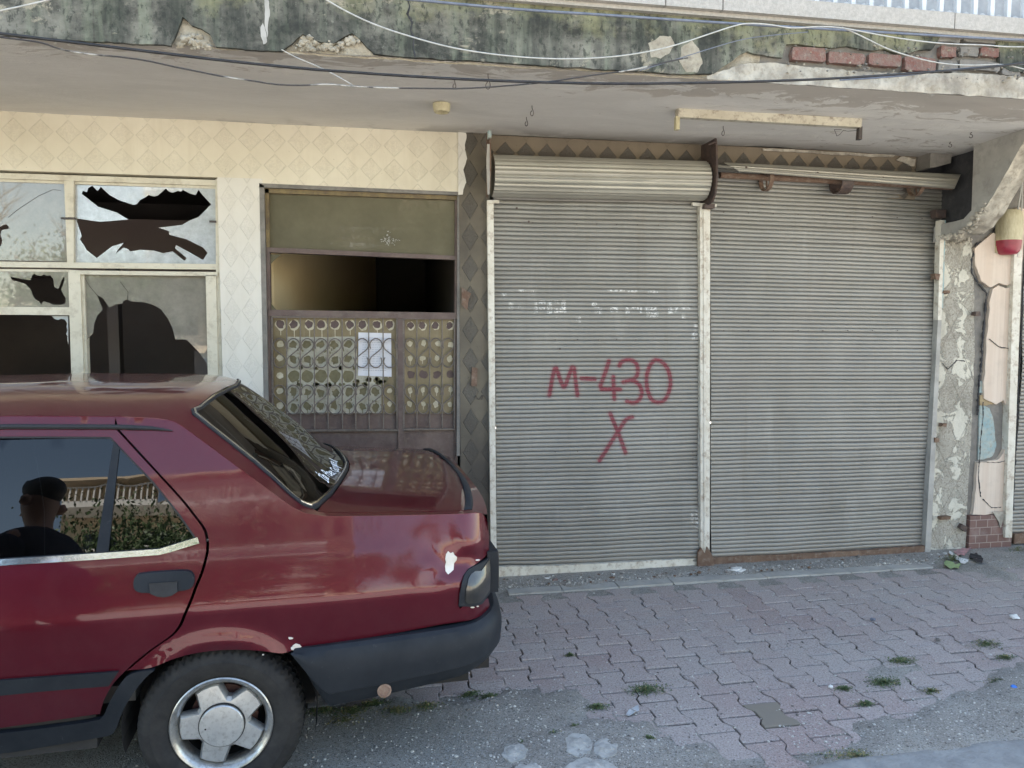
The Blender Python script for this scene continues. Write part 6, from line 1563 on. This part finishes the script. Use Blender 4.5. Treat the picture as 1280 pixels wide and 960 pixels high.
cable([(370, -24), (405, -2), (430, 13), (470, 32), (520, 48), (565, 60), (615, 68), (670, 73), (720, 74), (770, 71), (815, 64), (850, 55), (885, 43), (915, 33), (932, 29), (960, 30), (990, 36), (1020, 33), (1050, 34), (1090, 42), (1130, 49), (1180, 55), (1230, 56), (1260, 59), (1320, 58)], .0032, M['cable_white'], 'long sagging white cable across the mossy wall', 3.60)
cable([(1052, 34), (1075, 44), (1110, 62), (1150, 74), (1180, 80), (1215, 82), (1250, 80), (1268, 83), (1300, 92)], .0030, M['cable_white'], 'short white cable drooping over the exposed bricks', 3.61)
cable([(460, -6), (560, 4), (660, 13), (760, 19), (860, 26), (960, 32), (1060, 38), (1160, 44), (1250, 49), (1330, 52)], .0062, M['cable_blue'], 'thick grey-blue cable running along the top of the wall', 3.66)
cable([(1050, 100), (1120, 96), (1180, 88), (1230, 84), (1300, 78)], .0045, M['cable_blue'], 'second grey-blue cable joining the black one at the right', 3.64)
cable([(800, 88), (840, 76), (880, 63), (930, 48), (975, 43), (1010, 40)], .0022, M['cable_blue'], 'thin grey wire climbing the wall between two cables', 3.70)
cable([(352, 62), (370, 72), (400, 84), (425, 97), (440, 106)], .0022, M['cable_white'], 'short thin white wire slanting across the soffit', 3.70)
# wires lie free in the air in front of the wall; now the soffit fittings
c = PZ(552, 130, 2.98); mb = MB(); mb.lathe([(0, -.002), (.050, -.002), (.050, -.020), (.044, -.048), (.040, -.050), (.037, -.048), (.037, -.020), (0, -.018)], (0, 0, 0), 'z', 28, 0)
o = mesh_obj('lamp_base', [v+Vector((c.x, c.y, 2.982)) for v in mb.v], mb.f, M['lamp_cream'], None, True, loc=(c.x, c.y, 2.98), sharp=40); meta(o, 'round cream lamp base without its bulb on the soffit', 'lamp')
a = PZ(846, 143, 2.955); b_ = PZ(1074, 156, 2.955); cx, cy = (a.x+b_.x)/2, (a.y+b_.y)/2
tl = thing('fluorescent_lamp', (cx, cy, 2.98), 'long rusty cream fluorescent lamp housing without a tube on the soffit', 'lamp')
mb = MB(); mb.prism([(a.x, a.y-.028, 2.985), (a.x, a.y-.022, 2.935), (a.x, a.y+.022, 2.935), (a.x, a.y+.028, 2.985)], (b_.x-a.x, b_.y-a.y, 0)); mb.obj('housing', simple('rust_spotted_cream', (.62, .58, .47), (.50, .45, .35), 9, rough=.5, bump=.3, dirt=(.14, .09, .06), dirt_amt=.95), tl)
for q in (a, b_):
    mb = MB(); mb.box((q.x-.012, q.y-.02, 2.865), (q.x+.012, q.y+.012, 2.94), jit=.002); mb.obj('tube_holder', M['lamp_cream' if q is a else 'iron'], tl)
mb = MB(); mb.tube([PZ(x, y, 2.93) for x, y in ((1072, 163), (1060, 164), (1054, 163), (1050, 168), (1046, 170), (1043, 162), (1052, 162))], .0016, 5); mb.obj('loose_wire', M['iron'], tl)
def hook(px, py, h, label, kind=0):
    c = PZ(px, py-h*.5, 2.985); mb = MB(); s_ = h/190.0*1.05; P3 = [(0, 0, 0), (0, 0, -.3*s_)]
    if kind == 0: P3 += [(.10*s_, 0, -.5*s_), (.16*s_, 0, -.75*s_), (.05*s_, 0, -1.0*s_), (-.12*s_, 0, -.95*s_), (-.16*s_, 0, -.7*s_), (-.02*s_, 0, -.5*s_)]
    else: P3 = [(-.35*s_, 0, 0), (.3*s_, 0, -.05*s_), (-.2*s_, 0, -.45*s_), (.3*s_, 0, -.5*s_), (.35*s_, 0, -.85*s_), (0, 0, -1.0*s_), (-.25*s_, 0, -.8*s_)]
    P3 = smooth_line(P3, 2); mb.tube([Vector(p)*1.0+c for p in P3], .0024, 5); o = mb.obj('hook', M['iron'], None, True, loc=c); meta(o, label, 'hook', 'iron hooks in the soffit'); return o
hook(610, 99, 14, 'iron hook on the soffit edge under the black cable'); hook(665, 137, 11, 'iron hook behind and right of the lamp base'); hook(658, 151, 10, 'small hook nearest the left shutter roll')
hook(904, 163, 11, 'iron hook behind the fluorescent lamp'); hook(1187.5, 180, 8, 'curled hook near the right shutter corner', 1); hook(1213.5, 168, 8, 'curled hook beside the concrete bracket', 1)
hook(568, 103, 9, 'short bent hook behind the soffit edge, left of the lamp base'); 
# wall lamp on the pier
mb = MB(); c = PY(1258, 291, 5.06); n_ = 26; rows = [(-.168, .30), (-.160, .66), (-.14, .86), (-.11, .96), (-.06, 1), (.0, 1.0), (.06, 1), (.11, .98), (.145, .90), (.163, .72), (.170, .35)]
vs = []; dep = []
for dz, k in rows:
    for i in range(n_):
        t = math.pi*i/(n_-1); x = -math.cos(t); d = math.sin(t)**.55
        vs.append((c.x+x*.088*k*(1 if dz < .1 else 1), 5.06-.10*d*k**.6, c.z+dz))
def split(z): return z < c.z-.055
F_up = []; F_lo = []
for j in range(len(rows)-1):
    for i in range(n_-1):
        f = (j*n_+i, j*n_+i+1, (j+1)*n_+i+1, (j+1)*n_+i); (F_lo if rows[j+1][0] <= -.058 else F_up).append(f)
def add_used(mb, vs, F_):
    ids = sorted({i for f in F_ for i in f}); mp = {i: k for k, i in enumerate(ids)}
    mb.add([vs[i] for i in ids], [tuple(mp[i] for i in f) for f in F_])
wlr = thing('wall_lamp', (c.x, 5.06, c.z), 'old oval wall lamp with yellowed cover and dark red lower end on the pink pier', 'lamp')
OFF['wall_lamp'] = OFF[wlr.name]
add_used(mb, vs, F_up); mb.obj('cover', M['lamp_cream'], wlr, True, sharp=50)
mb = MB(); add_used(mb, vs, F_lo); mb.obj('red_cover', M['lamp_red'], wlr, True, sharp=50)
mb = MB(); mb.box((c.x-.085, 5.055, c.z-.15), (c.x+.085, 5.075, c.z+.155)); mb.obj('back_plate', M['lamp_cream'], wlr)
mb = MB(); mb.tube([(c.x+.06, 5.03, c.z+.16), (c.x+.08, 5.02, c.z+.4), (c.x+.05, 5.05, c.z+.6)], .006); mb.tube([(c.x+.10, 5.04, c.z+.6), (c.x+.105, 5.04, c.z-.1), (c.x+.085, 5.04, c.z-.18)], .004); mb.obj('wire', M['cable_white'], wlr)
# bits fixed to the pillars
mb = MB(); 
P_ = [PY(x, y, 5.06) for x, y in ((577, 359), (589, 367), (586, 374), (584, 388), (577, 381))]
mb.prism([P_[0], P_[1], P_[2]], (0, .03, 0)); mb.prism([P_[0], P_[2], P_[3], P_[4]], (0, .004, 0)); o = mb.obj('bent_plate', M['rust'], None, loc=P_[0]); meta(o, 'torn bent metal plate on the dark stucco pillar', 'metal plate')
mb = MB(); mb.prism([PY(x, y, 5.075) for x, y in ((590, 459), (597, 460), (596, 483), (589, 482))], (0, .02, 0)); o = mb.obj('rusty_plate', M['rust'], None, loc=PY(590, 480, 5.08)); meta(o, 'small rusty hinge plate on the dark stucco pillar', 'metal plate')
mb = MB(); mb.tube([PY(x, y, 5.09) for x, y in smooth_line([(593, 497), (595, 494), (597, 499), (600, 499), (602, 494), (604, 494), (602, 500)], 1)], .0022, 5); o = mb.obj('painted_mark', M['iron'], bld); o['label'] = 'small black scrawled mark on the dark pillar'
for k, (x, y, w, h_, lab) in enumerate(((1182, 365, 10, 5, 'upper rusty stub of the flaked pillar'), (1180, 531, 8, 5, 'middle rusty stub of the flaked pillar'), (1170, 550, 6, 6, 'rusty stub low beside the right shutter guide'), (1181, 647, 14, 4, 'long rusty strap low on the flaked pillar'), (1171, 346, 7, 8, 'rust-brown hinge on the right shutter guide'), (1222, 392, 8, 6, 'dark peg in the crack between pillar and pink pier'))):
    p = PY(x, y, 5.05); mb = MB(); mb.box((p.x-w/376, 5.04, p.z-h_/376), (p.x+w/376, 5.09, p.z+h_/376), jit=.006); o = mb.obj('rusty_stub', M['rust'] if k != 5 else M['dark_steel'], None, loc=p); meta(o, lab, 'metal stub', 'rusty metal stubs on the pillar')
mb = MB(); mb.prism([PY(x, y, 5.05) for x, y in ((1203, 655), (1210, 659), (1207, 665), (1200, 660))], (0, .03, 0)); o = mb.obj('socket_box', M['dark_steel'], None, loc=PY(1205, 660, 5.05)); meta(o, 'small tilted black box low on the flaked pillar', 'box')
# notice behind the door scrolls
mb = MB(); q = [PY(x, y, YG-.0085) for x, y in ((448, 415.5), (489, 416.5), (489.5, 471), (447.5, 469.5))]; mb.prism(q, (0, .0008, 0))
nt = thing('paper_notice', tuple(q[3]), 'white printed paper notice stuck behind the scrolls of the door grille', 'notice')
mb.obj('sheet', M['paper'], nt)
mb = MB()
for i in range(15):
    y = 422+i*2.9; x0_ = 452+random.uniform(0, 2); x1_ = random.uniform(474, 486)
    x = x0_
    while x < x1_:
        w = random.uniform(1.2, 4); a = PY(x, y, YG-.0092); b_ = PY(min(x+w, x1_), y+.8, YG-.0092); mb.box((a.x, YG-.0090, b_.z), (b_.x, YG-.0086, a.z)); x += w+.9
mb.obj('print', M['ink'], nt)

# ================================================================ ACROSS THE STREET (seen in the paintwork and glass)
oh = thing('house', (-3, -40, 0), 'tall sunlit ochre apartment house with white balconies beyond the trees, seen only in reflections', 'house')
mb = MB()
wn = [(-12+i*3.0, 1.2+fl*3.1, -10.4+i*3.0, 2.8+fl*3.1) for fl in range(5) for i in range(6)]
panel(mb, [(-13.2, 0), (6, 0), (6, 17.6), (-13.2, 17.6)], lambda a, b, off: (a, -40-off, b), .3, holes=[[(a, b), (c, b), (c, d), (a, d)] for a, b, c, d in wn])
mb.f = [tuple(reversed(f)) for f in mb.f]
mb.box((-13.2, -52, 0), (-13, -40.3, 17.6)); mb.box((5.8, -52, 0), (6, -40.3, 17.6)); mb.box((-13.6, -52, 17.6), (6.4, -38.2, 17.85))
mb.obj('wall', M['opp_wall'], oh)
for a, b, c, d in wn:
    mb = MB(); mb.box((a+.001, -40.25, b), (c-.001, -40.2, d)); mb.obj('window', M['opp_glass'], oh)
for fl in range(5):
    mb = MB(); z = 3.5+fl*3.1; mb.box((-12.9, -39.99, z), (2, -38.6, z+.3)); mb.box((-12.9, -38.64, z+1.15), (2, -38.54, z+1.25))
    for i in range(50): mb.box((-12.9+i*.3, -38.62, z+.3), (-12.82+i*.3, -38.56, z+1.15))
    mb.obj('balcony', M['opp_white'], oh)
h2 = thing('house', (14, -18, 0), 'lower sunlit house across the street on the right, seen only in reflections', 'house')
mb = MB(); wn2 = [(15.6+i*2.8, 1+fl*3.1, 17+i*2.8, 2.6+fl*3.1) for fl in range(2) for i in range(4)]
panel(mb, [(14.6, 0), (28, 0), (28, 6.6), (14.6, 6.6)], lambda a, b, off: (a, -18-off, b), .3, holes=[[(a, b), (c, b), (c, d), (a, d)] for a, b, c, d in wn2]); mb.f = [tuple(reversed(f)) for f in mb.f]
mb.box((14.4, -27, 6.6), (28.2, -17.7, 6.8)); mb.obj('wall', M['opp_wall'], h2)
for a, b, c, d in wn2:
    mb = MB(); mb.box((a+.001, -18.25, b), (c-.001, -18.2, d)); mb.obj('window', M['opp_glass'], h2)
def tree(x, y, h, cr, n, seed, label, bare=False):
    rt = random.Random(seed); t = thing('tree', (x, y, 0), label, 'tree', 'trees across the street')
    mb = MB(); tips = []
    def branch(p, d, L_, r, lv):
        q = p; pts = [p]; rs = [r]
        for k in range(4):
            d = (d+Vector((rt.uniform(-.2, .2), rt.uniform(-.2, .2), rt.uniform(-.05, .16)))).normalized(); q = q+d*L_/4; pts.append(q); rs.append(r*(1-.15*(k+1)))
        mb.tube(pts, rs, 5)
        if lv == 0: tips.append(q); return
        for k in range(4 if bare else 3):
            a = rt.uniform(0, 6.28); nd = (d+Vector((math.cos(a), math.sin(a), rt.uniform(-.1, .4)))*.8).normalized(); tips.append(q); branch(pts[rt.choice([2, 3, 4])], nd, L_*.68, r*.5, lv-1)
    branch(Vector((x, y, 0)), Vector((0, 0, 1)), h*.42, .14, 4 if bare else 3)
    mb.obj('trunk', M['bark'], t)
    if not bare:
        mb = MB()
        for i in range(n):
            c = rt.choice(tips)+Vector((rt.gauss(0, cr*.22), rt.gauss(0, cr*.22), rt.gauss(0, cr*.18))); s_ = rt.uniform(.03, .06); a = Vector((rt.gauss(0, 1), rt.gauss(0, 1), rt.gauss(0, 1))).normalized(); b = a.cross(Vector((rt.gauss(0, 1), rt.gauss(0, 1), rt.gauss(0, 1)))).normalized()
            mb.add([c-a*s_, c+b*s_*.5, c+a*s_, c-b*s_*.5], [(0, 1, 2, 3)])
        mb.obj('crown', M['leaf'], t)
for k, (x, y, h, cr, n) in enumerate([(-13, -12, 4.6, 2.2, 16000), (-6.9, -11, 4.5, 2.2, 26000), (-4.2, -11.5, 6.0, 2.6, 42000), (-1.6, -11.5, 6.2, 2.8, 42000), (2.3, -11, 5.8, 2.4, 26000), (6.5, -12, 5.4, 2.2, 16000)]):
    tree(x, y, h, cr, n, 40+k, ['leafy tree across the street, far left', 'leafy tree across the street beside the far left one', 'leafy tree in front of the balconies across the street', 'tallest leafy tree across the street', 'leafy tree straight behind the camera across the street', 'leafy tree across the street on the right'][k])
tree(-9.0, -10.2, 6.0, 2, 0, 71, 'bare winter tree across the street behind the camera', bare=True)

# ================================================================ THE BYSTANDER seen in the car window
px_, py_ = -1.50, 1.36
per = thing('person', (px_, py_, 0), 'bystander in dark jacket and grey trousers beside the car, mirrored in its side window', 'person')
per.scale = (1.1, 1.1, 1.1); per.rotation_euler = (0, 0, .6)
J = {'pel': (0, 0, .88), 'sp1': (-.02, 0, 1.05), 'ch': (-.06, 0, 1.24), 'nk': (-.10, 0, 1.385), 'hd0': (-.125, 0, 1.45), 'hd1': (-.13, 0, 1.53), 'hd2': (-.13, 0, 1.585),
     'sl': (-.055, .17, 1.31), 'el': (-.03, .22, 1.06), 'wl': (-.20, .17, .90), 'sr': (-.055, -.17, 1.31), 'er': (-.03, -.22, 1.06), 'wr': (-.20, -.17, .90),
     'hl': (0, .09, .85), 'kl': (-.03, .10, .47), 'al': (.02, .11, .08), 'tl': (-.13, .12, .03), 'hr': (0, -.09, .85), 'kr': (-.02, -.10, .47), 'ar': (.03, -.11, .08), 'tr': (-.12, -.12, .03)}
RR = {'pel': .155, 'sp1': .145, 'ch': .165, 'nk': .052, 'hd0': .066, 'hd1': .098, 'hd2': .075, 'sl': .055, 'el': .045, 'wl': .032, 'sr': .055, 'er': .045, 'wr': .032, 'hl': .095, 'kl': .06, 'al': .042, 'tl': .035, 'hr': .095, 'kr': .06, 'ar': .042, 'tr': .035}
def skin(name, keys, edges, mat, root, parent, rad=None, sub=2):
    me = bpy.data.meshes.new(name); me.from_pydata([J[k] if isinstance(k, str) else k for k in keys], edges, []); o = bpy.data.objects.new(name, me); COL.objects.link(o); o.parent = parent
    m = o.modifiers.new('skin', 'SKIN'); m.use_smooth_shade = True; o.modifiers.new('sub', 'SUBSURF').levels = sub; o.modifiers['sub'].render_levels = sub
    for i, k in enumerate(keys):
        r = rad[i] if rad else RR[k]; me.skin_vertices[0].data[i].radius = (r, r); me.skin_vertices[0].data[i].use_root = (i == root)
    me.materials.append(mat); return o
ks = ['pel', 'sp1', 'ch', 'nk', 'hd0', 'hd1', 'hd2', 'sl', 'el', 'wl', 'sr', 'er', 'wr', 'hl', 'kl', 'al', 'tl', 'hr', 'kr', 'ar', 'tr']; ix = {k: i for i, k in enumerate(ks)}
body = skin('body', ks, [(ix[a], ix[b]) for a, b in (('pel', 'sp1'), ('sp1', 'ch'), ('ch', 'nk'), ('nk', 'hd0'), ('hd0', 'hd1'), ('hd1', 'hd2'), ('ch', 'sl'), ('sl', 'el'), ('el', 'wl'), ('ch', 'sr'), ('sr', 'er'), ('er', 'wr'), ('pel', 'hl'), ('hl', 'kl'), ('kl', 'al'), ('al', 'tl'), ('pel', 'hr'), ('hr', 'kr'), ('kr', 'ar'), ('ar', 'tr'))], M['skin'], 0, per)
J['cl'] = (-.082, 0, 1.335)
k2 = ['pel', 'sp1', 'ch', 'cl', 'sl', 'el', 'wl', 'sr', 'er', 'wr']; i2 = {k: i for i, k in enumerate(k2)}
skin('jacket', k2, [(i2[a], i2[b]) for a, b in (('pel', 'sp1'), ('sp1', 'ch'), ('ch', 'cl'), ('ch', 'sl'), ('sl', 'el'), ('el', 'wl'), ('ch', 'sr'), ('sr', 'er'), ('er', 'wr'))], M['cloth_dark'], 0, per, rad=[.185, .175, .20, .13, .115, .072, .05, .115, .072, .05])
k3 = ['pel', 'hl', 'kl', 'al', 'hr', 'kr', 'ar']; i3 = {k: i for i, k in enumerate(k3)}
skin('trousers', k3, [(i3[a], i3[b]) for a, b in (('pel', 'hl'), ('hl', 'kl'), ('kl', 'al'), ('pel', 'hr'), ('hr', 'kr'), ('kr', 'ar'))], M['trouser'], 0, per, rad=[.17, .115, .078, .062, .115, .078, .062])
def local_mesh(name, mb, mat, parent): 
    return mesh_obj(name, mb.v, mb.f, mat, parent, True, mb.m, world=False)
mb = MB(); bm = bmesh.new(); bmesh.ops.create_uvsphere(bm, u_segments=24, v_segments=16, radius=1)
vs = [(v.co.x*.108-.118, v.co.y*.088, v.co.z*.085+1.60+(.02 if v.co.x < -.5 else 0)) for v in bm.verts]; mb.add(vs, [tuple(x.index for x in f.verts) for f in bm.faces]); bm.free()
local_mesh('hair', mb, M['hair'], per)
mb = MB(); mb.add([(-.225, 0, 1.555), (-.262, 0, 1.505), (-.222, .016, 1.50), (-.222, -.016, 1.50), (-.215, 0, 1.49)], [(0, 1, 2), (0, 3, 1), (1, 4, 2), (1, 3, 4), (0, 2, 4, 3)]); local_mesh('nose', mb, M['skin'], per)
for s_ in (1, -1):
    mb = MB(); mb.rock((-.110, s_*.098, 1.525), .034, 0, 1.0); local_mesh('ear', mb, M['skin'], per)
    mb = MB(); mb.rock((-.212, s_*.032, 1.545), .012, 0, .6); local_mesh('eye', mb, M['rubber'], per)
mb = MB(); mb.rock((-.212, 0, 1.47), .024, 0, .3); local_mesh('mouth', mb, M['brick'], per)
for s_, w in ((1, 'wl'), (-1, 'wr')):
    b = Vector(J[w]); ks_ = [b, b+Vector((-.05, -s_*.01, -.025)), b+Vector((-.085, -s_*.012, -.035))]; rd = [.026, .028, .026]; ed = [(0, 1), (1, 2)]
    for f in range(4):
        y = (f-1.5)*.021; L_ = [.065, .075, .07, .055][f]; n0 = len(ks_); ks_ += [b+Vector((-.095, y, -.038)), b+Vector((-.095-L_*.5, y, -.05)), b+Vector((-.095-L_*.85, y, -.078))]; rd += [.0095, .0085, .007]; ed += [(2, n0), (n0, n0+1), (n0+1, n0+2)]
    n0 = len(ks_); ks_ += [b+Vector((-.055, -s_*.035, -.03)), b+Vector((-.085, -s_*.05, -.045))]; rd += [.011, .009]; ed += [(1, n0), (n0, n0+1)]
    skin('hand', [tuple(v) for v in ks_], ed, M['skin'], 1, per, rad=rd, sub=1)
for s_ in (1, -1):
    mb = MB(); bm = bmesh.new(); bmesh.ops.create_uvsphere(bm, u_segments=16, v_segments=10, radius=1); x0_ = -.045 if s_ > 0 else -.035
    mb.add([(v.co.x*.145+x0_, v.co.y*.05+s_*.115, max(0, v.co.z*.055+.045)) for v in bm.verts], [tuple(x.index for x in f.verts) for f in bm.faces]); bm.free(); local_mesh('shoe', mb, M['rubber'], per)

# ================================================================ LIGHT AND CAMERA
SUN_EL, SUN_AZ = math.radians(63), math.radians(22)   # azimuth from +Y towards +X: the sun stands behind the building
w = bpy.data.worlds.new('World'); sc.world = w; w.use_nodes = True; nt_ = w.node_tree
sky = nt_.nodes.new('ShaderNodeTexSky'); sky.sky_type = 'NISHITA'; sky.sun_disc = False; sky.sun_elevation = SUN_EL; sky.sun_rotation = SUN_AZ
sky.altitude = 900; sky.air_density = 1.0; sky.dust_density = 1.0; sky.ozone_density = 1.0
bg = nt_.nodes['Background']; bg.inputs['Strength'].default_value = .085; mx_ = nt_.nodes.new('ShaderNodeMix'); mx_.data_type = 'RGBA'; mx_.blend_type = 'MULTIPLY'; mx_.inputs[0].default_value = 1; mx_.inputs[7].default_value = (1.08, .97, .81, 1); nt_.links.new(sky.outputs[0], mx_.inputs[6]); nt_.links.new(mx_.outputs[2], bg.inputs[0])
sd = bpy.data.lights.new('sun', 'SUN'); sd.energy = 5.0; sd.angle = math.radians(.53); sd.color = (1, .95, .87); so = bpy.data.objects.new('sun', sd); COL.objects.link(so)
dirv = Vector((math.sin(SUN_AZ)*math.cos(SUN_EL), math.cos(SUN_AZ)*math.cos(SUN_EL), math.sin(SUN_EL))); so.rotation_euler = dirv.to_track_quat('Z', 'Y').to_euler(); so.location = (0, 0, 20)
cd = bpy.data.cameras.new('camera'); cam = bpy.data.objects.new('camera', cd); COL.objects.link(cam); cam.location = (0, 0, H); cam.rotation_euler = (math.radians(90)-PIT, 0, -YAW)
cd.sensor_width = 36; cd.lens = F/1280*36; cd.clip_start = .05; cd.clip_end = 500; sc.camera = cam
vs_ = sc.view_settings; vs_.view_transform = 'Standard'; vs_.look = 'None'; vs_.gamma = 1; vs_.use_curve_mapping = False; vs_.exposure = 3.1
sc.cycles.max_bounces = 8; sc.cycles.transparent_max_bounces = 12; sc.cycles.diffuse_bounces = 4
try: sc.cycles.use_denoising = True; sc.cycles.caustics_reflective = False; sc.cycles.caustics_refractive = False
except Exception: pass
